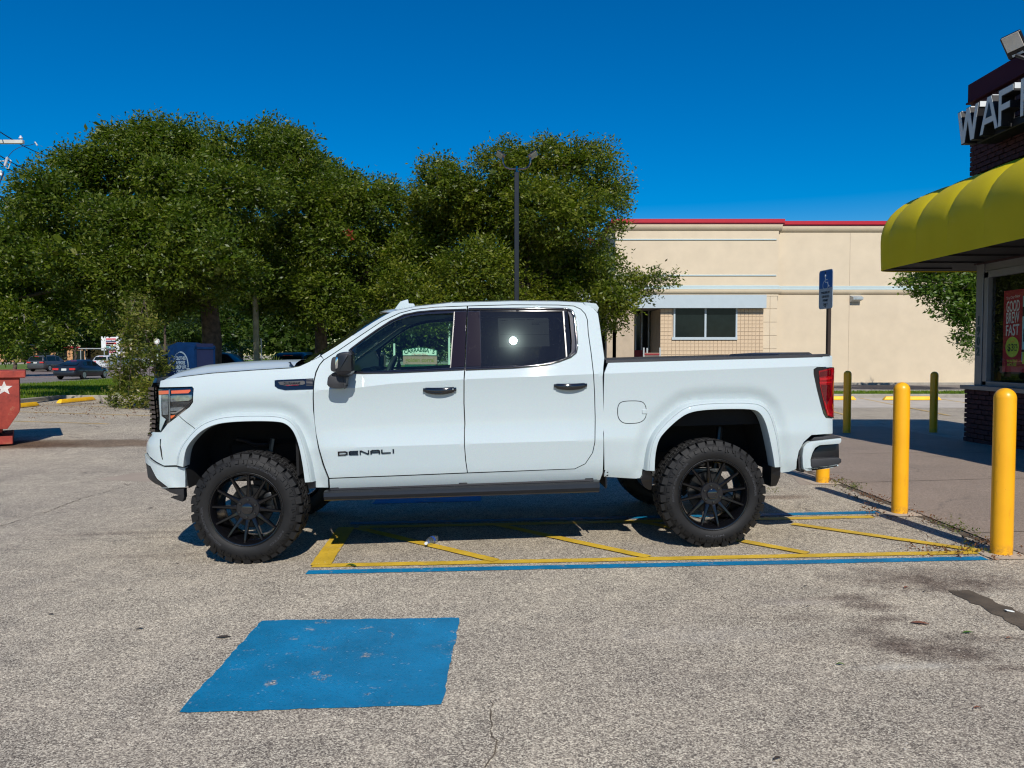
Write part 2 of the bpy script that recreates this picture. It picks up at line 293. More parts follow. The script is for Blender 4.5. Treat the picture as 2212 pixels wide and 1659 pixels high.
# ------------------------------------------------------------------ object helpers
def link(name, me, parent=None, mats=()):
    o = bpy.data.objects.new(name, me); COL.objects.link(o)
    for m_ in mats: me.materials.append(M(m_) if isinstance(m_, str) else m_)
    if parent is not None: o.parent = parent
    return o
def tag(o, label, cat, group=None, kind=None):
    o["label"] = label; o["category"] = cat
    if group: o["group"] = group
    if kind: o["kind"] = kind
    return o
def thing(name, label, cat, loc=(0, 0, 0), rz=0.0, group=None):
    o = bpy.data.objects.new(name, None); COL.objects.link(o); o.location = loc; o.rotation_euler = (0, 0, rz); o.empty_display_size = .2
    return tag(o, label, cat, group)
def struct(o): o["kind"] = "structure"; return o
def mesh_from(verts, faces, smooth=False, sharp=None, mi=None):
    me = bpy.data.meshes.new("m"); me.from_pydata([tuple(v) for v in verts], [], faces)
    if smooth:
        me.polygons.foreach_set("use_smooth", [True] * len(me.polygons))
        if sharp is not None: me.set_sharp_from_angle(angle=R(sharp))
    if mi is not None: me.polygons.foreach_set("material_index", mi)
    me.update(); return me
class MB:
    """collects shapes, links them as one mesh object"""
    def __init__(s): s.bm = bmesh.new()
    def add(s, verts, faces, mi=0):
        vs = [s.bm.verts.new(v) for v in verts]
        for f in faces:
            try: k = s.bm.faces.new([vs[i] for i in f]); k.material_index = mi
            except ValueError: pass
        return vs
    def box(s, c, d, bev=0.0, mi=0, rot=None, seg=1):
        b2 = bmesh.new(); bmesh.ops.create_cube(b2, size=1.0); bmesh.ops.scale(b2, vec=d, verts=b2.verts)
        if bev: bmesh.ops.bevel(b2, geom=list(b2.edges), offset=bev, segments=seg, profile=.5, affect='EDGES')
        mtx = Matrix.Translation(c) @ (rot.to_4x4() if rot is not None else Matrix.Identity(4))
        bmesh.ops.transform(b2, matrix=mtx, verts=b2.verts); s._join(b2, mi); return s
    def _join(s, b2, mi=0):
        b2.verts.index_update(); vs = [s.bm.verts.new(v.co) for v in b2.verts]
        for f in b2.faces:
            k = s.bm.faces.new([vs[v.index] for v in f.verts]); k.material_index = mi; k.smooth = f.smooth
        b2.free()
    def tube(s, pts, rad, n=8, mi=0, cap=True):
        pts = [Vector(p) for p in pts]; rad = rad if isinstance(rad, (list, tuple)) else [rad] * len(pts)
        rings = []; up = Vector((0, 0, 1))
        for i, p in enumerate(pts):
            d = (pts[min(i + 1, len(pts) - 1)] - pts[max(i - 1, 0)]).normalized()
            a = d.cross(up);
            if a.length < .05: a = d.cross(Vector((1, 0, 0)))
            a.normalize(); b_ = d.cross(a).normalized()
            rings.append([s.bm.verts.new(p + (a * math.cos(2 * PI * k / n) + b_ * math.sin(2 * PI * k / n)) * rad[i]) for k in range(n)])
        for i in range(len(rings) - 1):
            for k in range(n):
                f = s.bm.faces.new((rings[i][k], rings[i][(k + 1) % n], rings[i + 1][(k + 1) % n], rings[i + 1][k])); f.material_index = mi; f.smooth = True
        if cap:
            for r_ in (rings[0], rings[-1]):
                try: f = s.bm.faces.new(r_); f.material_index = mi
                except ValueError: pass
        return s
    def lathe(s, prof, n=24, mi=0, c=(0, 0, 0), axis='Z', smooth=True):
        rings = []
        for r_, h in prof:
            if r_ < 1e-5:
                p = (0, 0, h); rings.append([s.bm.verts.new(s._ax(p, c, axis))]); continue
            rings.append([s.bm.verts.new(s._ax((r_ * math.cos(2 * PI * k / n), r_ * math.sin(2 * PI * k / n), h), c, axis)) for k in range(n)])
        for a, b_ in zip(rings, rings[1:]):
            for k in range(n):
                q = [a[k % len(a)], a[(k + 1) % len(a)], b_[(k + 1) % len(b_)], b_[k % len(b_)]]
                q = list(dict.fromkeys(q))
                if len(q) > 2:
                    try: f = s.bm.faces.new(q); f.smooth = smooth; f.material_index = mi
                    except ValueError: pass
        return s
    def _ax(s, p, c, axis):
        x, y, z = p
        if axis == 'Y': x, y, z = x, z, -y
        elif axis == 'X': x, y, z = z, x, y
        return (x + c[0], y + c[1], z + c[2])
    def prism(s, poly, h0, h1, plane='XY', mi=0):
        """polygon extruded from h0 to h1 along the axis normal to plane"""
        def q(p, h):
            return {'XY': (p[0], p[1], h), 'XZ': (p[0], h, p[1]), 'YZ': (h, p[0], p[1])}[plane]
        n = len(poly); vs = [s.bm.verts.new(q(p, h0)) for p in poly] + [s.bm.verts.new(q(p, h1)) for p in poly]
        for f in [list(range(n))[::-1], [n + i for i in range(n)]] + [[i, (i + 1) % n, n + (i + 1) % n, n + i] for i in range(n)]:
            k = s.bm.faces.new([vs[i] for i in f]); k.material_index = mi
        return s
    def quad(s, a, b_, c, d, mi=0): s.add([a, b_, c, d], [(0, 1, 2, 3)], mi); return s
    def build(s, name, mats, parent=None, sharp=35, bevel=0.0, flat=False, recalc=True):
        if recalc: bmesh.ops.recalc_face_normals(s.bm, faces=s.bm.faces)
        if bevel: bmesh.ops.bevel(s.bm, geom=[e for e in s.bm.edges if len(e.link_faces) == 2 and e.calc_face_angle(0) > R(30)], offset=bevel, segments=2, profile=.6, affect='EDGES')
        me = bpy.data.meshes.new(name); s.bm.to_mesh(me); s.bm.free()
        if not flat:
            me.polygons.foreach_set("use_smooth", [True] * len(me.polygons)); me.set_sharp_from_angle(angle=R(sharp))
        return link(name, me, parent, mats if isinstance(mats, (list, tuple)) else [mats])
def text_mesh(s, size, extrude=0.002, align='CENTER', sx=1.0, bold=0.0, spacing=1.0, aly='CENTER'):
    cu = bpy.data.curves.new("t", 'FONT'); cu.body = s; cu.size = size; cu.extrude = extrude; cu.align_x = align; cu.align_y = aly
    cu.offset = bold; cu.space_character = spacing; cu.resolution_u = 3; cu.space_line = .9
    o = bpy.data.objects.new("t", cu); COL.objects.link(o); bpy.context.view_layer.update()
    me = bpy.data.meshes.new_from_object(o.evaluated_get(bpy.context.evaluated_depsgraph_get()))
    bpy.data.objects.remove(o); bpy.data.curves.remove(cu); me.materials.clear()
    if sx != 1: me.transform(Matrix.Diagonal((sx, 1, 1, 1)))
    return me
def text(name, s, size, mtx, matname, parent=None, **kw):
    me = text_mesh(s, size, **kw); me.transform(mtx); return link(name, me, parent, [matname])
def frame(o, x, y):
    """matrix whose local x,y run along world/local vectors x,y at origin o"""
    x = Vector(x).normalized(); y = Vector(y).normalized(); z = x.cross(y).normalized()
    return Matrix(((x.x, y.x, z.x, o[0]), (x.y, y.y, z.y, o[1]), (x.z, y.z, z.z, o[2]), (0, 0, 0, 1)))
def copy_tree(o, parent=None, n=None):
    c = o.copy(); COL.objects.link(c); c.parent = parent
    if parent is not None: c.matrix_parent_inverse = o.matrix_parent_inverse
    for ch in o.children: copy_tree(ch, c)
    return c

# ------------------------------------------------------------------ the ground
def sheet(name, xs, ys, matname, lift=0.0, mask=None):
    xs = np.asarray(xs, float); ys = np.asarray(ys, float); X, Y = np.meshgrid(xs, ys); Z = gz(X, Y) + lift
    v = np.stack([X, Y, Z], -1).reshape(-1, 3); nx = len(xs)
    f = [(j * nx + i, j * nx + i + 1, (j + 1) * nx + i + 1, (j + 1) * nx + i) for j in range(len(ys) - 1) for i in range(nx - 1)]
    me = mesh_from(v, f, smooth=True); o = link(name, me, None, [matname]); return struct(o)
def rng(a, b, s): return list(np.linspace(a, b, max(2, int(round((b - a) / s)) + 1)))
sheet("ground", [-900, -300, -120, -70] + rng(-50, 24, 1.0) + [40, 80, 200, 900], [-300, -60] + rng(-20, 50, 1.0) + [60, 80, 120, 250, 500, 2000], "aggregate_asphalt")
sheet("sidewalk", rng(3.97, 8.4, .5), rng(-8, 17.4, .5), "sidewalk_concrete", 0.012)
def strip(name, a, b_, w, matname, lift=0.004, wav=0.004, parent=None):
    """painted stripe between two ground points"""
    a = Vector(a[:2]); b_ = Vector(b_[:2]); d = b_ - a; n = max(2, int(d.length / .06)); d.normalize(); p = Vector((-d.y, d.x)); vs = []; r_ = random.Random(hash((round(a.x, 3), round(a.y, 3))) & 0xffff)
    for i in range(n + 1):
        c = a.lerp(b_, i / n)
        for s_ in (-1, 1):
            q = c + p * s_ * (w / 2 + r_.uniform(-wav, wav)); vs.append((q.x, q.y, float(gz(q.x, q.y)) + lift))
    me = mesh_from(vs, [(2 * i, 2 * i + 2, 2 * i + 3, 2 * i + 1) for i in range(n)]); o = link(name, me, parent, [matname])
    if parent is None: struct(o)
    return o
def Gx(px, py): g = G(px, py); return (g.x, g.y)
strip("blue_line", Gx(663, 1237), Gx(2128, 1206.5), .105, "blue_paint")
strip("blue_line", Gx(757, 1131), Gx(1898, 1107), .115, "blue_paint")
strip("yellow_line", Gx(675, 1223), Gx(2110, 1194), .10, "yellow_paint", 0.006)
strip("yellow_line", Gx(775, 1139.5), Gx(1885, 1117), .105, "yellow_paint", 0.006)
strip("yellow_line", Gx(692, 1222), Gx(748, 1140), .16, "yellow_paint", 0.008)
for a_, b_ in [((772, 1142), (1072, 1213)), ((1065, 1133), (1400, 1205)), ((1380, 1128), (1745, 1197)), ((1712, 1133), (2120, 1192))]:
    strip("yellow_line", Gx(*a_), Gx(*b_), .095, "yellow_paint", 0.010)
def patch(name, pts, matname, lift=0.004, jag=0.006, rr=0.0):
    P_ = [Vector(Gx(*p)) for p in pts]; out = []; r_ = random.Random(3); n = len(P_)
    for i in range(n):
        a, b_ = P_[i], P_[(i + 1) % n]; k = max(2, int((b_ - a).length / .05))
        for j in range(k):
            q = a.lerp(b_, j / k); d = (b_ - a).normalized(); t_ = r_.uniform(-jag, jag) if j else 0
            q = q + Vector((-d.y, d.x)) * t_
            if rr and j == 0: c = sum(P_, Vector((0, 0))) / n; q = q + (c - q).normalized() * rr
            out.append(q)
    vs = [(q.x, q.y, float(gz(q.x, q.y)) + lift) for q in out]
    me = mesh_from(vs, [list(range(len(vs)))[::-1]]); return struct(link(name, me, None, [matname]))
patch("blue_square", [(384, 1541), (955, 1524), (994, 1335), (566, 1341)], "blue_paint", rr=.008)
patch("blue_square", [(803, 1089), (1038, 1083), (1040, 1069), (820, 1073)], "blue_paint")
patch("concrete_patch", [(205, 1036), (345, 1042), (420, 1041), (440, 1012), (345, 1016), (290, 1022)], "patch_concrete", 0.003)
patch("concrete_patch", [(1700, 1019), (1760, 1019), (1812, 1042), (1730, 1048)], "patch_concrete", 0.003)
patch("wet_patch", [(2048, 1276), (2092, 1275), (2240, 1338), (2240, 1375)], "dirt", 0.004, .02)
def crack(pts, w, seed=1):
    P_ = [Vector(Gx(*p)) for p in pts]; r_ = random.Random(seed); q = []
    for a, b_ in zip(P_, P_[1:]):
        k = max(2, int((b_ - a).length / .035)); d = (b_ - a).normalized(); nn = Vector((-d.y, d.x))
        for j in range(k): q.append((a.lerp(b_, j / k) + nn * r_.gauss(0, .011), nn, w * r_.uniform(.15, 1.3)))
    vs = []
    for p, nn, ww in q:
        for s_ in (-1, 1): v = p + nn * s_ * ww / 2; vs.append((v.x, v.y, float(gz(v.x, v.y)) + .0035))
    return struct(link("crack", mesh_from(vs, [(2 * i, 2 * i + 2, 2 * i + 3, 2 * i + 1) for i in range(len(q) - 1)]), None, ["dirt"]))
def ZL(x, y): return (x * 1200 / 2096 / 1.8517, 891 + y * 1200 / 2096 / 1.8517)
crack([ZL(*p) for p in [(-60, 815), (0, 795), (120, 762), (250, 722), (400, 668), (560, 605), (680, 572), (780, 545), (930, 498)]], .012, 1)
crack([ZL(*p) for p in [(860, 495), (910, 512)]], .012, 2)
crack([(1058, 1515), (1062, 1540), (1057, 1560), (1068, 1585), (1075, 1600), (1070, 1625), (1058, 1645), (1062, 1670)], .006, 3)
crack([ZL(*p) for p in [(230, 895), (420, 888), (640, 890), (800, 880)]], .006, 4)
crack([(1500, 1262), (1560, 1290), (1640, 1335), (1700, 1350)], .003, 5)
crack([(1757, 1030), (1860, 1080), (1990, 1150), (2060, 1195)], .005, 6)
# joint between sidewalk and lot
strip("sidewalk_joint", (3.93, -8), (3.93, 17), .07, "dirt", 0.003, .02)
for k in range(4): strip("paving_joint", (3.98, 6.6 + k * 2.6), (8.3, 6.75 + k * 2.6), .012, "dirt", 0.015, .002)
# far side of the lot on the right: pad, kerb, verge, drive
def flat(name, x0, x1, y0, y1, matname, lift): return sheet(name, rng(x0, x1, 2), rng(y0, y1, 2), matname, lift)
flat("concrete_pad", 6.5, 30, 23.6, 29.1, "pale_concrete", 0.006)
flat("verge", 5.4, 40, 29.45, 32.6, "grass_ground", 0.06)
flat("drive", 4.0, 40, 32.9, 41.2, "road_asphalt", 0.01)
def kerb(name, x0, y0, x1, y1, w=.15, h=.14, m_="kerb_concrete", z0=None):
    a = Vector((x0, y0)); b_ = Vector((x1, y1)); d = (b_ - a); n = max(2, int(d.length / 1.5)); d.normalize(); p = Vector((-d.y, d.x)) * w / 2
    vs = []; fs = []
    for i in range(n + 1):
        c = a.lerp(b_, i / n); z = float(gz(c.x, c.y)) if z0 is None else z0
        for q, hh in ((c + p, -.1), (c + p, h), (c - p * .7, h), (c - p * .95, h - .02), (c - p, -.1)): vs.append((q.x, q.y, z + hh))
    for i in range(n):
        for j in range(4): fs.append((i * 5 + j, i * 5 + j + 1, (i + 1) * 5 + j + 1, (i + 1) * 5 + j))
    fs += [(0, 1, 2, 3, 4), tuple(n * 5 + j for j in (4, 3, 2, 1, 0))]
    me = mesh_from(vs, fs); bm = bmesh.new(); bm.from_mesh(me); bmesh.ops.recalc_face_normals(bm, faces=bm.faces); bm.to_mesh(me); bm.free()
    return struct(link(name, me, None, [m_]))
kerb("kerb", 5.5, 29.3, 40, 29.3); kerb("kerb", 5.5, 32.75, 40, 32.75); kerb("kerb", 4, 41.25, 40, 41.25)
for x in (7.4, 10.2, 13.0, 15.8, 18.6): strip("stall_line", (x + .1, 29.0), (x - 1.0 - .02 * x, 20.6), .10, "faded_yellow_paint", 0.010)
# far side of the lot on the left: stall lines, kerb, verge, street
for (a_, b_) in [((30, 889.5), (352, 899)), ((10, 909.5), (236, 916)), ((96, 874.5), (242, 879))]: strip("stall_line", Gx(*a_), Gx(*b_), .09, "faded_yellow_paint", 0.006)
kerb("kerb", -16.7, -10, -16.7, 28.4); kerb("kerb", -16.7, 28.4, -6.0, 28.4); kerb("kerb", -6.0, 28.4, -5.2, 52)
sheet("verge", rng(-28.6, -16.78, 1.0), rng(-10, 130, 2), "grass_ground", 0.07)
sheet("verge", rng(-16.78, -6.1, 1.0), rng(28.48, 130, 2), "grass_ground", 0.075)
sheet("street", rng(-36.3, -28.75, 1.5), [-40, 0, 31, 34, 37, 40, 45, 60, 100, 200, 400], "road_asphalt", 0.02)
sheet("street", rng(-53, -36.2, 1.5), [-40, 0, 31, 34, 37, 40, 45, 60, 100, 200, 400], "road_brown", 0.024)
for x in (-36.2, -40.2, -44.2): strip("lane_line", (x, 20), (x, 150), .14, "road_white", 0.03)
kerb("kerb", -28.7, -10, -28.7, 200); kerb("kerb", -53.1, -10, -53.1, 200)
sheet("far_verge", [-90, -80, -70, -60, -53.2], [-40, 0, 40, 80, 120, 200, 400], "grass_ground", 0.10)
def blades(name, regions, n, h, matname, seed, w=.02, droop=.4, lift=0):
    g = np.random.default_rng(seed); P_ = []
    tot = sum((r_[1] - r_[0]) * (r_[3] - r_[2]) for r_ in regions)
    for x0, x1, y0, y1 in regions:
        k = int(n * (x1 - x0) * (y1 - y0) / tot); P_.append(np.stack([g.uniform(x0, x1, k), g.uniform(y0, y1, k)], 1))
    P_ = np.concatenate(P_); n = len(P_); z = gz(P_[:, 0], P_[:, 1]) + lift; a = g.uniform(0, 2 * PI, n); hh = h * g.uniform(.5, 1.2, n)
    d = np.stack([np.cos(a), np.sin(a)], 1); l = g.uniform(0, droop, n)[:, None] * hh[:, None]; e = g.uniform(0, 2 * PI, n); q = np.stack([np.cos(e), np.sin(e)], 1)
    V = np.zeros((n, 3, 3)); V[:, 0, :2] = P_ - d * w; V[:, 1, :2] = P_ + d * w; V[:, 2, :2] = P_ + q * l; V[:, :2, 2] = z[:, None]; V[:, 2, 2] = z + hh
    me = bpy.data.meshes.new(name); me.vertices.add(n * 3); me.vertices.foreach_set("co", V.ravel()); me.loops.add(n * 3); me.loops.foreach_set("vertex_index", np.arange(n * 3))
    me.polygons.add(n); me.polygons.foreach_set("loop_start", np.arange(n) * 3); me.update(calc_edges=True)
    return link(name, me, None, [matname])
o = blades("grass", [(-28.5, -16.9, 18, 60), (-16.8, -6.2, 28.7, 50)], 90000, .16, "grass_blade", 1, .02, lift=.07); tag(o, "short bright green grass on the verges between the lot and the street", "grass", kind="stuff")
o = blades("grass", [(5.6, 22, 29.5, 32.5)], 12000, .10, "grass_blade", 2, .02, lift=.06); tag(o, "thin grass strip beyond the yellow parking stops at right", "grass", kind="stuff")
# ------------------------------------------------------------------ far building (cream box store)
BY = 42.0
def bx(px): return (px - CX) / F * BY
def bz(py): return CH + (766 - py) / F * BY
mat("stucco", (0.615, 0.51, 0.365), 0.92, 0, 0.05, vs=1.2, bs=0.15, bscale=40)
mat("stucco_band", (0.56, 0.46, 0.32), 0.9, 0, 0.05, vs=1.2)
mat("trim_blue", (0.43, 0.52, 0.52), 0.7, 0, 0.03)
mat("fascia_grey", (0.42, 0.49, 0.52), 0.7, 0, 0.03)
mat("cap_red", (0.42, 0.004, 0.016), 0.4, 0, 0.05)
mat("tile_tan", (0.58, 0.44, 0.29), 0.8, 0, 0.08, vs=3)
mat("grout", (0.43, 0.335, 0.24), 0.9)
mat("column_tan", (0.45, 0.36, 0.26), 0.9, 0, 0.08)
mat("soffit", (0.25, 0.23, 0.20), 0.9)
mat("dark_red", (0.22, 0.01, 0.015), 0.5)
mat("alu", (0.42, 0.45, 0.45), 0.45, 0.3)
B = thing("store_building", "cream stucco store with red roof cap and pale blue trim lines, behind the truck bed", "building", (bx(1675), BY, 0))
B0 = Vector(B.location)
def bbox(name, x0, x1, z0, z1, y0, y1, m_, parent=None, bev=0.0, mb=None):
    k = mb or MB(); k.box(Vector(((x0 + x1) / 2, (y0 + y1) / 2, (z0 + z1) / 2)) - B0, (x1 - x0, y1 - y0, z1 - z0), bev)
    return None if mb else k.build(name, m_, parent if parent is not None else B)
XL, XM, XR = bx(1326), bx(1674), 34.0
zt, zc0, zc1 = bz(487), bz(499), bz(487)
bbox("wall", XL, XM, bz(641), bz(486), BY - .35, BY + 14, "stucco")          # upper left mass
bbox("wall", XM, XR, -.1, bz(488), BY, BY + 14, "stucco")                    # main right wall
for (x0, x1, y, a_, b_) in [(XL - .25, XM + .25, BY - .35, 479, 487), (XM + .25, XR, BY, 481, 488.5)]:
    k = MB(); bbox("", x0, x1, bz(b_), bz(a_), y - .22, y + 14.2, "", mb=k); k.build("roof_cap", "cap_red", B)
    k = MB(); bbox("", x0, x1, bz(b_ - .3) - .09, bz(b_) - .002, y - .16, y + .1, "", mb=k); k.build("cap_flashing", "dark_red", B)
def cornice(x0, x1, y, za, zb, d):
    n = 7; prof = [(y, za)] + [(y - d * math.sin(PI * .5 * i / n) ** .8, za + (zb - za) * .75 * i / n) for i in range(1, n + 1)] + [(y - d, zb), (y, zb)]
    k = MB(); k.prism([(p[0] - B0.y, p[1]) for p in prof], x0 - B0.x, x1 - B0.x, 'YZ'); return k.build("cornice", "stucco_band", B, sharp=50)
cornice(XL - .1, XM + .15, BY - .35, bz(503), bz(489.4), .16); cornice(XM + .15, XR, BY, bz(504.5), bz(490.9), .16)
cornice(XL - .1, XM + .15, BY - .35, bz(637.5), bz(627), .12); cornice(XM + .15, XR, BY, bz(637.5), bz(627), .12)
for (x0, x1, y, zz, h, d) in [(XL, XM - .12, BY - .35, 521.5, .07, .05), (XL, XM - .12, BY - .35, 597.3, .07, .05), (XL, XM + .05, BY - .35, 622, .17, .07), (XM + .05, XR, BY, 622, .17, .07), (XL, XM + .05, BY - .35, 626, .06, .10), (XM + .05, XR, BY, 626, .06, .10)]:
    k = MB(); bbox("", x0, x1, bz(zz) - h / 2, bz(zz) + h / 2, y - d, y + .05, "", bev=.015, mb=k); k.build("trim_line", "trim_blue", B)
for x in (bx(1832), bx(1832) + 9):                                           # control joints, shallow dark grooves standing as strips
    bbox("control_joint", x - .012, x + .012, 0, bz(637), BY - .004, BY + .01, "grout"); bbox("control_joint", x - .012, x + .012, bz(620), bz(505), BY - .004, BY + .01, "grout")
bbox("plinth", XM, XR, -.1, .12, BY - .05, BY + .02, "kerb_concrete")
bbox("canopy_fascia", bx(1240), bx(1641), bz(668), bz(640.5), BY - 1.0, BY - .6, "fascia_grey")
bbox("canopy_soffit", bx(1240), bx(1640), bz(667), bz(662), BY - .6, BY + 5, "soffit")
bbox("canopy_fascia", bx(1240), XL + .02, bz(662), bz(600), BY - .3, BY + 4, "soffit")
# tiled wall with window, bay right of it
ty = BY - .6; tx0, tx1, tz1 = bx(1421), bx(1640), bz(668.5)
bbox("tile_backing", tx0, tx1, 0, tz1, ty, ty + .3, "grout")
bbox("wall", tx0, tx0 + .25, 0, tz1, ty + .3, BY + 6, "column_tan")
wx0, wx1, wz0, wz1 = bx(1450), bx(1583), bz(729), bz(668)
T = .2; nx, nz = int((tx1 - tx0) / T), int(tz1 / T)
tm = MB().box((0, 0, 0), (T - .014, .03, T - .014)).build("tile", "tile_tan", B, flat=True); tms = tm.data
cand = []
for i in range(nx):
    for j in range(nz):
        x = tx0 + (i + .5) * (tx1 - tx0) / nx; z = (j + .5) * tz1 / nz
        if wx0 - .05 < x < wx1 + .05 and wz0 - .08 < z: continue
        cand.append((z, x))
cand.sort(reverse=True); first = True; lo = MB()
for q, (z, x) in enumerate(cand):
    if q < 290:
        o = tm if first else tm.copy()
        if not first: COL.objects.link(o)
        first = False; o.location = Vector((x, ty - .012, z)) - B0
    else: lo.box(Vector((x, ty - .012, z)) - B0, (T - .014, .03, T - .014))
o = lo.build("lower_tiles", "tile_tan", B, flat=True); o["kind"] = "stuff"
# large tiled pier at the corner
px0, px1 = bx(1641.5), bx(1673); pw = (px1 - px0) / 2
bbox("pier_backing", px0, px1, 0, bz(640), BY - .30, BY + .02, "grout")
for i in range(2):
    for j in range(7):
        z1 = bz(640) - j * .72; z0 = max(0.0, z1 - .70)
        if z1 > .05: bbox("panel", px0 + i * pw + .008, px0 + (i + 1) * pw - .008, z0, z1, BY - .33, BY - .28, "stucco")
w = bbox("window", wx0, wx1, wz0, wz1, ty - .01, ty + .05, "window_dark")
for (a_, b_, c_, d_) in [(wx0 - .03, wx0 + .06, wz0, wz1), (wx1 - .06, wx1 + .03, wz0, wz1), ((wx0 + wx1) / 2 - .05, (wx0 + wx1) / 2 + .05, wz0, wz1)]: bbox("mullion", a_, b_, c_, d_, ty - .06, ty + .02, "fascia_grey", w)
for c_ in w.children: pass
bbox("sill", wx0 - .12, wx1 + .03, wz0 - .14, wz0, ty - .10, ty + .02, "fascia_grey", w)
for pxc, wd in ((1316, .5), (1341, 1.15)):                                     # canopy columns left of the tiled wall
    bbox("column", bx(pxc) - wd / 2, bx(pxc) + wd / 2, 0, bz(668), BY - .9, BY - .4, "column_tan")
# recessed storefront
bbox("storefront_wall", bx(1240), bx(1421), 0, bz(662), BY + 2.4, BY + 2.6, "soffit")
for i, (a_, b_) in enumerate([(1296, 1306), (1309, 1320), (1362, 1370), (1373, 1382), (1386, 1398), (1401, 1418)]):
    s_ = (BY + 2.3) / BY; w = bbox("window", bx(a_) * s_, bx(b_) * s_, 1.9, 4.2, BY + 2.3, BY + 2.38, "window_dark")
    bbox("window_frame", bx(a_) * s_ - .04, bx(a_) * s_ + .02, 1.9, 4.2, BY + 2.26, BY + 2.32, "alu", w)
bbox("red_band", bx(1352) * 1.05, bx(1421) * 1.04, 1.15, 1.9, BY + 2.25, BY + 2.38, "dark_red")
bbox("gutter_box", bx(1395), bx(1398), .2, 2.0, BY - .2, BY - .1, "alu")
# wall pack light
WL = thing("wall_light", "boxy grey floodlight fixed on the cream wall right of the parking sign", "light fixture", (bx(1843), BY, bz(646)))
k = MB(); k.add([(-.26, 0, .18), (.34, 0, .18), (.34, -.34, .06), (-.2, -.34, .06), (-.2, -.34, -.06), (.34, -.34, -.06), (.2, 0, -.2), (-.26, 0, -.2)], [(0, 1, 2, 3), (3, 2, 5, 4), (4, 5, 6, 7), (0, 3, 4, 7), (1, 6, 5, 2), (0, 7, 6, 1)]); k.build("housing", "alu", WL)
MB().box((.05, -.345, 0), (.4, .02, .09)).build("lens", "clear_lens", WL)
# poster stand by the entrance
PS = thing("poster_board", "small framed poster on posts beside the tan tiled wall", "sign", (bx(1392), BY - 2.2, 0))
MB().box((-.42, 0, 1.0), (.07, .07, 2.0)).box((.42, 0, 1.0), (.07, .07, 2.0)).build("post", "alu", PS)
MB().box((0, 0, 1.25), (.84, .05, .95), .01).build("board", "stucco_band", PS); MB().box((0, -.035, 1.22), (.74, .02, .75)).build("picture", "road_asphalt", PS)
MB().box((0, -.035, 1.66), (.78, .02, .10)).build("header", "dark_red", PS)

# ------------------------------------------------------------------ leaves and trees
def leafset(name, C_, rad, n_each, size, matname, seed, parent=None, spread=.16, up=.55, aspect=.42, outward=None):
    """C_: cluster centres (n,3); makes n_each leaf-shaped quads round every centre"""
    g = np.random.default_rng(seed); n = len(C_) * n_each
    c = np.repeat(C_, n_each, 0) + g.normal(0, 1, (n, 3)) * np.repeat(rad if hasattr(rad, '__len__') else np.full(len(C_), rad), n_each)[:, None] * np.array([1, 1, .75])
    d = g.normal(0, 1, (n, 3)); d[:, 2] *= .6
    if outward is not None: d += np.repeat(outward, n_each, 0) * 1.2
    d /= np.linalg.norm(d, axis=1)[:, None]
    nr = g.normal(0, 1, (n, 3)); nr[:, 2] += up * 2
    if outward is not None: nr += np.repeat(outward, n_each, 0) * .8
    s = np.cross(d, nr); s /= np.linalg.norm(s, axis=1)[:, None] + 1e-9
    sz = size * g.uniform(.6, 1.35, n)[:, None]
    V = np.stack([c, c + d * sz * .5 + s * sz * aspect * .5, c + d * sz, c + d * sz * .5 - s * sz * aspect * .5], 1)
    me = bpy.data.meshes.new(name); me.vertices.add(n * 4); me.vertices.foreach_set("co", V.astype(np.float32).ravel())
    me.loops.add(n * 4); me.loops.foreach_set("vertex_index", np.arange(n * 4, dtype=np.int32)); me.polygons.add(n); me.polygons.foreach_set("loop_start", np.arange(n, dtype=np.int32) * 4)
    me.update(calc_edges=True); o = link(name, me, parent, [matname]); o["kind"] = "stuff" if parent is None else "thing"
    if parent is not None: del o["kind"]
    return o
def blob_clusters(blobs, dens, seed, squash=.85, hollow=.55, lump=.25):
    g = np.random.default_rng(seed); out = []; nrm = []
    for (c, r_) in blobs:
        n = max(4, int(dens * r_ * r_ * 12.6)); d = g.normal(0, 1, (n, 3)); d /= np.linalg.norm(d, axis=1)[:, None]
        # uneven lumps on the shell
        K = g.normal(0, 1, (9, 3)); K /= np.linalg.norm(K, axis=1)[:, None]
        k_ = (d[:, 1] < .35) | (g.uniform(0, 1, n) < .45); d = d[k_]; n = len(d); w = np.maximum(0, d @ K.T - .72).sum(1) * 2.2
        rr = r_ * (hollow + (1 - hollow) * g.uniform(0, 1, n) ** .5) * (.88 + lump * w * 2)
        out.append(np.array(c) + d * rr[:, None] * np.array([1, 1, squash])); nrm.append(d)
    return np.concatenate(out), np.concatenate(nrm)
def limbs(mb, base, fork, ends, r0, seed, n=8):
    g = random.Random(seed); base = Vector(base); fork = Vector(fork)
    pts = [base + (fork - base) * t_ + Vector((g.uniform(-.1, .1), g.uniform(-.1, .1), 0)) * (1 if 0 < t_ < 1 else 0) for t_ in (0, .08, .3, .6, 1)]
    mb.tube(pts, [r0 * 1.55, r0 * 1.15, r0, r0 * .92, r0 * .8], 12)
    for e in ends:
        e = Vector(e); d = e - fork; m1 = fork + d * .33 + Vector((g.uniform(-.3, .3), g.uniform(-.3, .3), g.uniform(.0, .5))); m2 = fork + d * .68 + Vector((g.uniform(-.4, .4), g.uniform(-.4, .4), g.uniform(.0, .6)))
        rr = r0 * g.uniform(.42, .62); mb.tube([fork, m1, m2, e], [rr, rr * .7, rr * .42, rr * .12], 7)
        for _ in range(3):
            q = m2 + Vector((g.uniform(-1.4, 1.4), g.uniform(-1.4, 1.4), g.uniform(-.3, 1.3))); mb.tube([m2.lerp(m1, g.random() * .6), (m2 + q) / 2 + Vector((0, 0, .2)), q], [rr * .35, rr * .22, .012], 5)
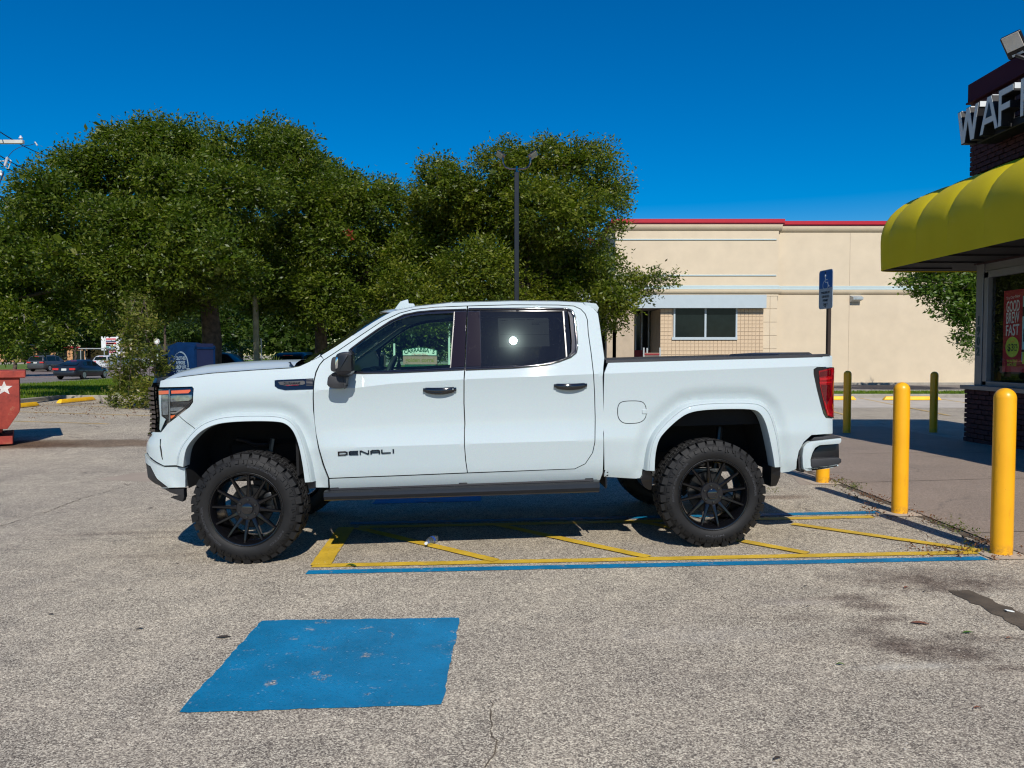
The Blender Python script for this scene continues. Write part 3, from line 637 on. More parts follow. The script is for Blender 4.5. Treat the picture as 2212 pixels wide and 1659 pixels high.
def PB(px, py, r, y, dy=0, seed=None):
    p = AT(px, py, y + dy); return (tuple(p), r / F * (y + dy))
def tree(name, label, base, fork, blobs, dens, leaf, size, n_each, seed, rad=.20, trunk_r=.35, group=None, ends=10, twigs=True, shell=.45, bark="bark", core=1.0):
    T_ = thing(name, label, "tree", base, 0, group); T_.rotation_euler = (0, 0, 0)
    C_, nn = blob_clusters(blobs, dens, seed, hollow=shell); C_ = C_ - np.array(base)
    keep = C_[:, 2] > .15; C_, nn = C_[keep], nn[keep]
    leafset("crown", C_, rad, n_each, size, leaf, seed + 1, T_, outward=nn * .6)
    if core and any(b_[1] > .62 for b_ in blobs):
        C2, n2 = blob_clusters([(c_, r_ * .66) for c_, r_ in blobs if r_ > .62], dens * .8 * core, seed + 5, hollow=.2, lump=0); C2 = C2 - np.array(base); C2 = C2[C2[:, 2] > .3]
        leafset("inner_foliage", C2, rad, 8, size * 1.9, leaf, seed + 9, T_, up=.2, aspect=.7)
    mb = MB(); g = random.Random(seed); bs = sorted(blobs, key=lambda q: -q[1]); es = [Vector(b_[0]) - Vector(base) for b_ in bs[:ends]]
    limbs(mb, (0, 0, -.1), Vector(fork) - Vector(base), es, trunk_r, seed)
    mb.build("trunk", bark, T_)
    if twigs:
        mb = MB()
        for _ in range(110):
            b_ = g.choice(blobs); c = Vector(b_[0]) - Vector(base); d = Vector((g.gauss(0, 1), g.gauss(0, 1) - .5, g.gauss(0, .6))).normalized()
            p0 = c + d * b_[1] * g.uniform(.2, .5); p1 = c + d * b_[1] * g.uniform(.85, 1.02); mid = (p0 + p1) / 2 + Vector((g.uniform(-.2, .2), g.uniform(-.2, .2), g.uniform(-.1, .25)))
            mb.tube([p0, mid, p1], [.03, .018, .006], 4)
        mb.build("branches", "twig", T_)["kind"] = "stuff"
    return T_
g1 = random.Random(11)
def mk(lst, y, spread): return [PB(a, b_, r, y, g1.uniform(-spread, spread) if r > 45 else g1.uniform(-1, 1)) for a, b_, r in lst]
oakA = mk([(350, 318, 62), (280, 335, 60), (425, 325, 58), (205, 355, 52), (492, 340, 60), (160, 362, 45), (110, 420, 65), (60, 440, 50), (220, 420, 80), (335, 420, 90), (450, 420, 90), (545, 420, 70), (35, 505, 60), (125, 515, 85), (235, 525, 90),
           (345, 525, 95), (455, 530, 90), (560, 520, 75), (15, 590, 60), (100, 600, 75), (200, 610, 75), (310, 610, 80), (420, 600, 75), (515, 600, 60), (250, 640, 60), (-10, 545, 60), (150, 345, 28), (395, 300, 42), (320, 290, 38), (240, 300, 35), (285, 285, 25), (345, 268, 18), (545, 300, 30), (-60, 560, 90), (-40, 660, 70), (360, 650, 40), (60, 655, 45), (150, 650, 45)], 30.5, 3.2)
oakA += mk([(240, 560, 60), (320, 500, 65), (420, 480, 60), (140, 560, 55), (380, 580, 60), (480, 550, 55), (60, 560, 55), (250, 470, 60), (340, 380, 50), (25, 690, 50), (70, 690, 35), (15, 745, 35), (55, 745, 22), (95, 720, 25), (150, 715, 22), (215, 680, 35)], 27.0, 1.0)
tA = AT(457, 700, 31.5)
tree("oak_tree", "broad old live oak with the widest crown, standing behind the blue donation bin", (tA.x, 31.5, float(gz(tA.x, 31.5))), (AT(452, 655, 31.5)), oakA, 8.0, "oak_leaf", .15, 34, 21, trunk_r=.42, ends=16)
oakB = mk([(615, 300, 34), (575, 300, 26), (655, 305, 22), (760, 395, 34), (840, 415, 30), (600, 318, 48), (650, 335, 50), (572, 350, 45), (690, 375, 52), (735, 410, 50), (620, 410, 75), (700, 450, 80), (780, 435, 55), (830, 440, 48), (640, 520, 85), (745, 520, 80), (830, 510, 60), (610, 610, 70), (700, 620, 75), (790, 610, 75), (865, 580, 55), (560, 640, 50), (850, 640, 55), (660, 670, 45), (750, 680, 45)], 34.0, 2.2)
tree("oak_tree", "live oak right of the widest oak, its crown sloping down towards the lamp post", (AT(690, 740, 34.5).x, 34.5, 0), AT(690, 660, 34.5), oakB, 8.0, "oak_leaf", .155, 32, 33, trunk_r=.3, ends=10)
treeC = mk([(950, 400, 52), (912, 440, 42), (992, 412, 50), (1088, 365, 46), (1125, 342, 34), (1170, 355, 42), (1235, 355, 46), (1283, 340, 26), (1305, 325, 20), (1312, 345, 24), (1335, 400, 22), (1338, 430, 20), (1100, 325, 22), (1182, 315, 20), (1195, 335, 26), (1262, 330, 26), (1040, 355, 26), (935, 370, 22), (965, 352, 16), (1020, 420, 40), (1000, 460, 45), (1200, 420, 50), (1100, 430, 50), (1230, 560, 55), (1180, 540, 50), (1120, 520, 50), (1290, 405, 48), (1322, 440, 26), (1325, 490, 24), (950, 490, 75), (1050, 470, 82), (1155, 450, 78), (1245, 470, 72),
            (905, 520, 50), (940, 590, 75), (1040, 580, 85), (1150, 570, 85), (1245, 570, 68), (1200, 640, 62), (1110, 650, 60), (1010, 660, 60), (920, 670, 55), (1290, 620, 45), (880, 620, 50), (870, 540, 45)], 31.5, 2.2)
treeC += mk([(1325, 640, 42), (1362, 615, 32), (1398, 608, 26), (1428, 602, 18), (1448, 604, 10), (1320, 682, 32), (1345, 575, 16), (1350, 655, 26), (1388, 640, 18), (1300, 560, 30), (1300, 712, 16)], 30.0, .8)
tree("oak_tree", "oak with warm yellow-green leaves behind the cab, a low branch reaching over the cream wall", (AT(1130, 740, 32).x, 32, 0), AT(1130, 640, 32), treeC, 10.0, "warm_leaf", .145, 32, 55, trunk_r=.3, ends=14)
# red dead sprays
def spray(px, py, r, y, seed):
    c = AT(px, py, y); C_, nn = blob_clusters([(tuple(c), r / F * y)], 14, seed, hollow=.2); return C_
for i, (a_, b_, r, y) in enumerate([(755, 507, 7, 30.2), (1272, 522, 7, 29.6), (1268, 500, 4, 29.8)]):
    o = leafset("dead_leaves", spray(a_, b_, r, y, i), .08, 9, .13, "red_leaf", 70 + i)
    tag(o, ["reddish dead leaf spray high in the crown above the truck hood", "larger red leaf spray beside the left end of the cream wall", "small red leaf spray just above the larger one by the cream wall"][i], "dead leaves", "dead leaf sprays in the oaks"); del o["kind"]
# maple hanging below the yellow awning
mp_ = mk([(1990, 610, 26), (1960, 604, 16), (1948, 612, 9), (2030, 615, 32), (2070, 625, 36), (2010, 640, 20), (2035, 655, 22), (2080, 670, 32), (2100, 640, 34), (2095, 700, 26), (2085, 722, 16), (2072, 738, 12), (2096, 745, 14), (2125, 640, 50), (2140, 560, 70), (2080, 570, 50), (2180, 620, 60), (2020, 585, 35)], 33.0, .8)
mt_ = tree("maple_tree", "leafy green tree reaching out from behind the restaurant under its yellow awning", (AT(2200, 740, 34).x, 34, 0), AT(2190, 640, 34), mp_, 10, "maple_leaf", .19, 18, 77, rad=.17, trunk_r=.2, ends=8, shell=.5)
for (a_, b_, h_) in [(2086, 752, 26), (2098, 756, 30), (2108, 752, 26), (2040, 660, 20)]:
    g = np.random.default_rng(a_); c = AT(a_, b_, 32.5); n = 40; C_ = np.array(c) + np.stack([g.normal(0, .05, n), g.normal(0, .05, n), -g.uniform(0, h_ / F * 33, n)], 1)
    o = leafset("spanish_moss", C_ - np.array(mt_.location), .015, 4, .13, "moss_grey", a_, mt_, aspect=.08)
# hanging broken branch reaching down to the lot
fb = mk([(292, 700, 26), (285, 745, 26), (300, 780, 20), (262, 800, 22), (285, 820, 28), (320, 830, 24), (258, 850, 20), (285, 868, 18), (318, 868, 20), (340, 850, 18), (345, 790, 18), (335, 760, 16), (265, 770, 16), (252, 874, 12), (300, 660, 26), (330, 700, 18)], 23.5, .5)
FB = thing("broken_branch", "broken oak branch hanging down to the ground just left of the truck's nose", "branch", tuple(G(290, 880)))
C_, nn = blob_clusters(fb, 42.0, 91, hollow=.3); C_ -= np.array(FB.location); C_[:, 2] = np.maximum(C_[:, 2], .04)
leafset("leaves", C_, .13, 11, .125, "weed_leaf", 92, FB)
mb = MB(); q = random.Random(5)
for _ in range(8):
    a_ = AT(q.uniform(270, 330), 640 + q.uniform(0, 40), 24) - Vector(FB.location); b_ = AT(q.uniform(245, 345), q.uniform(780, 872), 23.4 + q.uniform(-.5, .6)) - Vector(FB.location)
    mb.tube([a_, a_.lerp(b_, .5) + Vector((q.uniform(-.2, .2), q.uniform(-.2, .2), .1)), b_], [.012, .008, .004], 5)
mb.build("stem", "bark", FB)["kind"] = "stuff"
# darker wood beyond: separate trees across the street and behind the oaks
far_spec = [(-40, 660, 95, 60), (80, 690, 60, 105), (160, 660, 75, 120), (30, 720, 45, 85), (215, 700, 40, 150), (300, 690, 60, 160), (400, 715, 40, 140), (520, 700, 62, 58), (600, 680, 75, 52), (700, 700, 70, 50), (790, 690, 75, 55), (860, 680, 75, 60), (940, 690, 70, 56), (1040, 680, 70, 60), (1130, 690, 65, 58), (470, 640, 80, 90), (650, 600, 90, 75), (1210, 690, 60, 62), (880, 560, 90, 70), (355, 650, 45, 120)]
lbls = ["tree standing left of the parked grey van across the street", "tree beyond the street behind the dark sedan", "taller tree beyond the street above the shopping centre sign", "small tree at the left edge beyond the street", "far tree right of the shopping centre sign", "far tree seen behind the hanging broken branch", "low far tree just above the donation bin", "dark tree between the oak trunk and the wooden pole", "shaded tree behind the wooden pole", "dark tree behind the palm clump", "dark tree just above the windscreen", "shaded tree seen under the second oak's crown", "dark tree seen behind the front of the cab roof", "dark tree left of the black lamp post, low", "dark tree right of the black lamp post, low", "dim tree filling the gap above the donation bin", "dim tree between the two oaks, far behind", "shaded tree behind the rear of the cab", "dim tree behind the gap between second and third crowns", "distant pale tree above the blue donation bin's left corner"]
for i, (a_, b_, r, y) in enumerate(far_spec):
    c = AT(a_, b_, y); rr = r / F * y; gg = random.Random(i * 7 + 1); bl = []
    zlow = .8 if a_ < 60 else 1.2
    for _ in range(9):
        d = Vector((gg.gauss(0, .5), gg.gauss(0, .4), gg.gauss(0, .42))) * rr; p = c + d; p.z = max(p.z, zlow + rr * .25); bl.append((tuple(p), rr * gg.uniform(.38, .62)))
    tree("background_tree", "dark " + lbls[i] if not lbls[i].startswith(("dark", "dim", "dist", "low", "small", "taller", "shaded", "far")) else lbls[i] + ", " + ("dense" if i % 2 else "rounded"), (c.x, y, float(gz(c.x, y))), (c.x, y, max(1.5, c.z * .6)), bl, 3.2 if y < 80 else 1.6, "far_leaf", .30 if y < 80 else .5, 16, 200 + i, rad=.38 if y < 80 else .6, trunk_r=.2, ends=4, twigs=False, group="trees beyond the lot")
# hedge row far away closes the horizon
hx = []
for i in range(60): hx.append(((-170 + i * 5.5, 190 + 12 * math.sin(i), 3.0 + 2.0 * math.sin(i * 1.7)), 4.5))
C_, nn = blob_clusters(hx, .5, 301); o = leafset("far_woods", C_, .9, 10, .8, "far_leaf", 302); tag(o, "continuous dark wood closing the horizon far beyond the street", "woods", kind="stuff")
# low shrubs at the foot of the trees behind the hood
for i, (a_, b_, r, y, lb) in enumerate([(500, 752, 20, 40, "low bush between the oak trunk and the wooden pole"), (700, 765, 18, 38, "low bush at the foot of the second oak"), (235, 783, 11, 80, "clipped hedge below the shopping centre sign"), (410, 770, 25, 45, "dark bush behind the donation bin"), (1040, 765, 25, 42, "bush behind the rear cab window"), (530, 760, 14, 36, "light green bush just left of the wooden pole")]):
    S_ = thing("shrub", lb, "shrub", (AT(a_, b_, y).x, y, float(gz(AT(a_, b_, y).x, y))), 0, "shrubs under the trees")
    c = AT(a_, b_, y); rr = r / F * y; C_, nn = blob_clusters([((c.x + rr * q_ * 1.1, y, max(rr * .7, c.z)), rr) for q_ in (-.8, 0, .8)], 4, 400 + i); leafset("foliage", C_ - np.array(S_.location), .2, 12, .15, "warm_leaf" if i in (2, 6) else "far_leaf", 410 + i, S_)
    MB().tube([(0, 0, -.1), (.02, 0, .4), (0, 0, .8)], [.05, .04, .02], 6).build("stem", "bark", S_)
# palm clump
PM = thing("palm", "low fan palm clump with yellow-green fronds right of the wooden pole", "palm", (AT(625, 770, 33).x, 33, 0))
vs, fs = [], []; q = random.Random(8); fr = 0
for _ in range(26):
    a_ = q.uniform(0, 2 * PI); el = q.uniform(.15, 1.3); ln = q.uniform(.8, 1.25); c0 = Vector((q.uniform(-.7, .7), q.uniform(-.4, .4), q.uniform(.5, 1.0)))
    d = Vector((math.cos(a_) * math.cos(el), math.sin(a_) * math.cos(el), math.sin(el))); s_ = d.cross(Vector((0, 0, 1))).normalized(); u_ = s_.cross(d)
    for k in range(15):
        t_ = (k - 7) / 7 * 1.25; dd = (d * math.cos(t_) + s_ * math.sin(t_)); L_ = ln * (.75 + .25 * math.cos(t_)); m_ = c0 + dd * L_ * .6 + u_ * .05; e_ = c0 + dd * L_ + Vector((0, 0, -.18 * L_)); w_ = s_ * math.cos(t_) * .022 - d * math.sin(t_) * .022
        b_ = len(vs); vs += [c0, m_ + w_, e_, m_ - w_]; fs.append((b_, b_ + 1, b_ + 2, b_ + 3))
link("fronds", mesh_from(vs, fs), PM, ["palm_leaf"]); MB().tube([(0, 0, -.1), (0, 0, .5), (.05, 0, .8)], [.2, .18, .12], 9).build("trunk", "bark", PM)
# wooden utility pole behind the hood, thin steel post
UP = thing("utility_pole", "weathered wooden pole standing behind the truck hood among the trees", "pole", (AT(554, 766, 33.5).x, 33.5, 0))
MB().tube([(0, 0, -.2), (.0, 0, 2.2), (-.02, 0, 4.2)], [.135, .13, .12], 12).build("shaft", "pole_wood", UP)
UP = thing("steel_post", "thin pale steel post just right of the wooden pole", "post", (AT(564.5, 766, 33).x, 33, 0)); MB().tube([(0, 0, 0), (0, 0, 2.3)], .03, 8).build("shaft", "alu", UP); MB().box((0, 0, 2.32), (.07, .07, .04)).build("cap", "alu", UP)

# ------------------------------------------------------------------ lamp post
LP_ = thing("lamp_post", "tall black square lamp post with two upturned floodlights, behind the cab", "lamp post", (AT(1116, 766, 24).x, 24, 0))
lx, ly = LP_.location.x, 24.0
def LPt(px, py, dy=0): return AT(px, py, 24 + dy) - Vector((lx, 24, 0))
top = LPt(1113.5, 372).z
MB().box((0, 0, top / 2), (.145, .145, top), .012).build("pole", "satin_black", LP_)
mb = MB(); mb.tube([(0, 0, top), (0, 0, top + .18)], .035, 8)
for s_ in (-1, 1): mb.tube([(0, 0, top + .10), (s_ * .22, 0, top + .10), (s_ * .36, 0, top + .16), (s_ * .42, 0, top + .28), (s_ * .43, 0, top + .46)], .026, 8)
mb.build("arm", "chrome_dark", LP_)
for s_ in (-1, 1):
    rot = Matrix.Rotation(R(-34 * s_), 3, 'Y') @ Matrix.Rotation(R(-30), 3, 'X'); c = Vector((s_ * .50, 0, top + .52))
    hd = MB().box(c, (.30, .26, .055), .015, rot=rot).build("floodlight_head", "chrome_dark", LP_)
    MB().box(c + rot @ Vector((s_ * .03, 0, -.031)), (.20, .20, .006), rot=rot).build("lens", "paper_shade", hd)

# ------------------------------------------------------------------ wheel stops
def stop(p0, p1, lb, grp):
    a, b_ = Vector(p0), Vector(p1); c = (a + b_) / 2; d = (b_ - a); o = MB(); L2 = d.length / 2; w, h = .085, .125
    v = [(-L2, -w, 0), (L2, -w, 0), (L2, w, 0), (-L2, w, 0), (-L2 + .03, -w * .95, .05), (L2 - .03, -w * .95, .05), (L2 - .03, w * .95, .05), (-L2 + .03, w * .95, .05), (-L2 + .10, -w * .5, h), (L2 - .10, -w * .5, h), (L2 - .10, w * .5, h), (-L2 + .10, w * .5, h)]
    o.add([Vector(x) for x in v], [(3, 2, 1, 0), (0, 1, 5, 4), (1, 2, 6, 5), (2, 3, 7, 6), (3, 0, 4, 7), (4, 5, 9, 8), (5, 6, 10, 9), (6, 7, 11, 10), (7, 4, 8, 11), (8, 9, 10, 11)])
    q = o.build("wheel_stop", "stop_yellow", None, bevel=.008); q.location = (c.x, c.y, float(gz(c.x, c.y)) + .02); q.rotation_euler = (0, 0, math.atan2(d.y, d.x)); tag(q, lb, "wheel stop", grp)
stop((-15.15, 22.3), (-15.1, 24.4), "yellow concrete wheel stop just right of the red dumpster", "yellow wheel stops on the left")
stop((-15.1, 25.55), (-15.0, 27.5), "yellow concrete wheel stop in front of the verge, left of the hanging branch", "yellow wheel stops on the left")
stop((10.3, 27.6), (12.35, 27.6), "yellow wheel stop seen right of the truck's tail light", "yellow wheel stops on the right")
stop((13.3, 27.5), (15.35, 27.5), "yellow wheel stop seen between the two shaded bollards", "yellow wheel stops on the right")

# ------------------------------------------------------------------ donation bin
mat("bin_shaded_blue", (0.0015, 0.022, 0.085), 0.7, 0.0, 0.2, vs=4, spec=.12); mat("bin_print", (0.25, 0.34, 0.42), 0.6); mat("bin_inside", (0.004, 0.012, 0.06), 0.7); mat("bin_label", (0.45, 0.40, 0.08), 0.6)  # bin blue darkened to stand in for the oak's shade
zb = float(gz(-10.5, 26.5)); bl_ = AT(362, 766, 27.0); bm_ = AT(419, 766, 26.0); br_ = AT(464, 766, 26.8)
DB = thing("donation_bin", "blue clothes and shoes donation bin under the oak behind the hood", "donation bin", (bm_.x, bm_.y, 0))
P0 = Vector((bl_.x - bm_.x, bl_.y - bm_.y, 0)); P1 = Vector((0, 0, 0)); P2 = Vector((br_.x - bm_.x, br_.y - bm_.y, 0)); P3 = P0 + P2 - P1; H1 = AT(419, 748, 26).z; H2 = AT(390, 739, 26.5).z
k = MB(); vs = [P0, P1, P2, P3] + [p + Vector((0, 0, H1)) for p in (P0, P1, P2, P3)]; r0 = (P0 * .62 + P1 * .38) + Vector((0, 0, H2 + .0)); r1 = (P3 * .62 + P2 * .38) + Vector((0, 0, H2 + .0))
k.add(vs + [r0, r1], [(3, 2, 1, 0), (0, 1, 5, 8, 4), (1, 2, 6, 5), (2, 3, 7, 9, 6), (3, 0, 4, 7), (4, 8, 9, 7), (8, 5, 6, 9)]); k.build("body", "bin_shaded_blue", DB, bevel=.015)
un = (P2 - P1).normalized(); nn_ = Vector((un.y, -un.x, 0)); w_ = (P2 - P1).length
f_ = frame(P1 + un * w_ / 2 + nn_ * .01 + Vector((0, 0, 1.2)), un, (0, 0, 1))
k = MB()
for (x, y, sx_, sy_) in [(-w_ / 2 + .05, 0, .06, 1.5), (w_ / 2 - .05, 0, .06, 1.5), (0, H1 - 1.26, w_, .07), (0, -.05, w_, .08)]: k.box((x, y, .015), (sx_, sy_, .03))
q = k.build("chute_frame", "bin_shaded_blue", DB); q.data.transform(f_)
q = MB().box((0, .42, .006), (w_ - .16, .80, .01)).build("chute", "bin_inside", DB); q.data.transform(f_)
q = MB().box((0, -.22, .012), (w_ - .30, .18, .01)).build("label_plate", "bin_label", DB); q.data.transform(f_)
us = (P1 - P0).normalized(); ns = Vector((us.y, -us.x, 0)); cs = (P0 + P1) / 2 + ns * .012 + us * .02 + Vector((0, 0, AT(390, 790, 26.5).z)); fs_ = frame(cs, us, (0, 0, 1))
text("lettering", "CLOTHES\n& SHOES\nDROP OFF\nCENTER", .17, fs_ @ Matrix.Translation((0, .02, 0)), "bin_print", DB, bold=.004, sx=.85)
k = MB()
for i in range(22):
    a_ = R(95 + i * 11); k.box((math.cos(a_) * .47, math.sin(a_) * .47, .003), (.035, .035, .006))
pts = [(math.cos(R(a_)) * .47, math.sin(R(a_)) * .47) for a_ in range(90, -11, -8)]
for a_, b_ in zip(pts, pts[1:]): c = Vector(((a_[0] + b_[0]) / 2, (a_[1] + b_[1]) / 2, .003)); k.box(c, (.075, .05, .006), rot=Matrix.Rotation(math.atan2(b_[1] - a_[1], b_[0] - a_[0]), 3, 'Z'))
k.prism([(.36, -.08), (.58, -.08), (.47, -.24)], 0, .006)
q = k.build("arrow_ring", "bin_print", DB); q.data.transform(fs_)

# ------------------------------------------------------------------ red dumpster at the left edge
m, t, b = nmat("rusty_red"); co = objco(t)
c = ramp(t, noise(t, co, 3, 9, .72), [(0.30, (0.05, 0.018, 0.012)), (0.42, (0.26, 0.035, 0.022)), (0.58, (0.36, 0.05, 0.03)), (0.68, (0.36, 0.17, 0.09)), (0.8, (0.48, 0.26, 0.13))]); L(t, c, b.inputs["Base Color"]); b.inputs["Roughness"].default_value = 0.75; bump(t, b, noise(t, co, 20, 6), .3)
mat("star_white", (0.62, 0.58, 0.54), 0.8, 0, 0.2, vs=9)
yD = 14.3; dpx = AT(54, 766, yD).x
DP = thing("dumpster", "rusty red dumpster with a white star, cut by the left edge", "dumpster", (dpx, yD, float(gz(dpx, yD))), R(32)); zz0 = DP.location.z
def dz(py): return AT(54, py, yD).z - zz0
zr1, zr0, zb_, zt_ = dz(801), dz(816), dz(889), dz(925); xr, xs_ = -.105, -2.1
prof = [(xr, zr0), (xr, zb_), (-.30, zt_), (xs_ + .25, zt_), (xs_, zb_), (xs_, zr0)]
k = MB(); k.prism(prof, .0, 1.6, 'XZ'); k.build("body", "rusty_red", DP, bevel=.01)
k = MB(); k.box((xs_ / 2, .8, (zr0 + zr1) / 2), (-xs_, 1.70, zr1 - zr0), .012); k.build("rim", "rusty_red", DP)
k = MB(); k.box(((xs_ - .20) / 2, .8, .11), (-xs_ - .25, 1.3, .16), .01); k.box(((xs_ - .22) / 2, .8, zt_ - .03), (-xs_ - .55, 1.45, .07), .01); k.build("base_frame", "rusty_red", DP)
for x in (-.55, -1.1, -1.6): MB().box((x, -.012, (zr0 + zb_) / 2), (.035, .03, zr0 - zb_), .004).build("side_rib", "rusty_red", DP) if x < -1 else None
sc_ = Vector((-.335, 0, dz(838))); st = []
for i in range(10):
    a_ = R(90 + 36 * i); rr = .135 if i % 2 == 0 else .056; st.append((math.cos(a_) * rr + sc_.x, math.sin(a_) * rr + sc_.z))
MB().prism(st, -.004, -.0005, 'XZ').build("star", "star_white", DP)

# ------------------------------------------------------------------ cars across the street and under the trees
mat("car_navy", (0.010, 0.014, 0.022), 0.35, 0.0, 0.1, coat=.4); mat("car_grey", (0.05, 0.055, 0.058), 0.35, 0.0, 0.1, coat=.4); mat("car_black", (0.008, 0.008, 0.010), 0.3, 0, .1, coat=.3); mat("car_white", (0.55, 0.57, 0.6), 0.3, 0, .1, coat=1)
mat("tail_red", (0.55, 0.02, 0.02), .2, 0, .1, coat=1); mat("plate_white", (0.6, 0.62, 0.58), .6)
def car(label, loc, rz, paintm, kind="sedan", sc=1.0, group=None):
    C = thing("parked_car" if group else "car", label, "car", loc, rz, group)
    if kind == "sedan":
        st = [(-2.40, .35, .62, .66), (-2.32, .30, .90, .82), (-1.95, .24, 1.02, .88), (-1.2, .22, 1.0, .91), (0, .20, .96, .92), (1.0, .20, .92, .92), (1.7, .22, .82, .88), (2.25, .28, .68, .78), (2.42, .35, .55, .62)]
        gh = [(-1.9, 1.0, 1.01, .74), (-1.1, 1.0, 1.36, .60), (-.5, .98, 1.44, .56), (.2, .96, 1.43, .56), (.75, .94, 1.28, .62), (1.25, .90, .93, .76)]; H_ = 1.44; wr = .33; ax = (-1.42, 1.42)
    else:
        st = [(-2.42, .40, .95, .78), (-2.36, .32, 1.12, .90), (-1.9, .28, 1.15, .94), (-1, .26, 1.14, .95), (0, .26, 1.12, .95), (1.0, .26, 1.10, .95), (1.8, .28, 1.02, .92), (2.3, .34, .85, .84), (2.45, .42, .70, .68)]
        gh = [(-2.36, 1.1, 1.12, .84), (-2.15, 1.1, 1.62, .70), (-1.6, 1.1, 1.74, .68), (0, 1.1, 1.76, .68), (.7, 1.1, 1.66, .70), (1.3, 1.08, 1.09, .84)]; H_ = 1.75; wr = .37; ax = (-1.45, 1.45)
    rings = []; k = MB()
    for x, z0, z1, w in st:
        zm = z0 + (z1 - z0) * .55; rings.append([(x, -w * .86, z0), (x, -w, z0 + .10), (x, -w, zm), (x, -w * .93, z1 - .05), (x, -w * .80, z1), (x, w * .80, z1), (x, w * .93, z1 - .05), (x, w, zm), (x, w, z0 + .10), (x, w * .86, z0)])
    def loft(k, rings):
        n = len(rings[0]); vs = [v for r_ in rings for v in r_]; fs = [(i * n + j, i * n + (j + 1) % n, (i + 1) * n + (j + 1) % n, (i + 1) * n + j) for i in range(len(rings) - 1) for j in range(n)]
        fs += [tuple(range(n))[::-1], tuple((len(rings) - 1) * n + j for j in range(n))]; k.add([Vector(v) for v in vs], fs)
    loft(k, rings); k.build("body", paintm, C, sharp=60)
    k = MB(); loft(k, [[(x, -w - (z1 - z0) * .0 - .10, z0), (x, -w * .97, z1 - .06), (x, -w * .8, z1), (x, w * .8, z1), (x, w * .97, z1 - .06), (x, w + .10, z0)] for x, z0, z1, w in gh]); k.build("roof", paintm, C, sharp=60)
    for s_ in (-1, 1):                                        # side windows
        for a_, b_ in ((1, 2), (2, 3), (3, 4), (4, 5)):
            xa, za0, za1, wa = gh[a_]; xb, zb0, zb1, wb = gh[b_]
            k = MB(); q = [(xa + .06, za0 + .04, wa, za0, za1), (xb - .06, zb0 + .04, wb, zb0, zb1), (xb - .06, max(zb0 + .05, zb1 - .12), wb, zb0, zb1), (xa + .06, za1 - .12, wa, za0, za1)]; vs = []
            for x, z, w, z0, z1 in q:
                f_ = (z - z0) / max(.02, (z1 - .06 - z0)); vs.append(Vector((x, s_ * ((w + .10) * (1 - f_) + w * .97 * f_ + .012), z)))
            k.add(vs, [(0, 1, 2, 3)]); k.build("side_window", "window_dark", C, recalc=False)
    (xa, za0, za1, wa), (xb, zb0, zb1, wb) = gh[0], gh[1]
    k = MB(); k.add([Vector((xa - .012, -wa * .85, za1 + .06)), Vector((xa - .012, wa * .85, za1 + .06)), Vector((xb - .02, wb * .88, zb1 - .05)), Vector((xb - .02, -wb * .88, zb1 - .05))], [(0, 1, 2, 3)]); k.build("rear_window", "window_dark", C, recalc=False)
    xt, w = st[1][0] - .05, st[1][3]
    for s_ in (-1, 1): MB().box((xt, s_ * (w - .22), st[1][2] - .14), (.12, .42, .15), .02).build("tail_light", "tail_red", C)
    MB().box((xt - .01, 0, st[1][2] - .17), (.06, .36, .16), .01).build("license_plate", "plate_white", C)
    MB().box((gh[1][0], 0, gh[1][2] - .02), (.06, .45, .04), .01).build("brake_light", "tail_red", C)
    for x in ax:
        for s_ in (-1, 1):
            w_ = MB().lathe([(0.05, -.1), (wr - .04, -.11), (wr, -.07), (wr, .07), (wr - .04, .11), (.05, .11)], 20, c=(x, s_ * (st[4][3] - .09), wr), axis='Y').build("wheel", "rubber", C)
            q = MB(); q.lathe([(0, .0), (wr * .66, .0), (wr * .66, -.03 * s_)], 16, c=(x, s_ * (st[4][3] + .022), wr), axis='Y'); q.build("rim", "steel", w_)
        k = MB(); k.box((x, 0, wr + .04), (wr * 2.15, st[4][3] * 2 - .06, wr * 1.0), .1); k.build("wheel_arch", "under_black", C)
    return C
zs = float(gz(-40, 60)) + .03
p = AT(150, 766, 57.2); car("dark blue sedan driving away in the near lane of the street", (-32.2, 57.6, zs), R(90), "car_navy")
p = AT(85, 766, 83); car("grey van with lit red tail lights in the far lane, left of the sedan", (-50.3, 83.5, zs), R(90), "car_grey", "suv")
car("pale car ahead of the grey van in the far lane", (-47.2, 90.5, zs), R(90), "car_white", "suv")
car("black car parked behind the donation bin, its roof sloping above the hood", (AT(468, 766, 34).x, 34, .0), R(0), "car_black", "suv", group="black cars parked behind the hood")
car("black car seen end-on just left of the windscreen base", (AT(637, 766, 37).x, 38, .0), R(90), "car_black", "suv", group="black cars parked behind the hood")
car("white car parked by the far shop, seen through the hanging branch", (AT(300, 766, 125).x, 125, .1), R(20), "car_white", "sedan")

# ------------------------------------------------------------------ across the street: pylon sign, bus shelter, shop, restaurant signs
SGN = thing("pylon_sign", "tall white shopping centre sign with stacked coloured name panels", "sign", (AT(245, 766, 100).x, 100, .0))
def sp(px, py): v = AT(px, py, 100); return v.x - SGN.location.x, v.z
mat("sign_white", (0.72, 0.74, 0.73), .6); mat("sign_red", (0.6, 0.02, 0.04), .5); mat("sign_navy", (0.02, 0.04, 0.14), .5); mat("sign_teal", (0.05, 0.3, 0.26), .5); mat("sign_blue", (0.05, 0.25, 0.5), .5); mat("sign_pink", (0.55, 0.03, 0.13), .5)
x0, z1 = sp(221, 727); x1, z0 = sp(262, 786)
MB().box((x0 + .3, 0, (z1 + z0) / 2 - .3), (.6, .6, z1 - z0 + .6)).build("post", "sign_white", SGN); MB().box((x1 - .2, 0, (z1 + z0) / 2 - .3), (.5, .6, z1 - z0 + .6)).build("post", "sign_white", SGN)
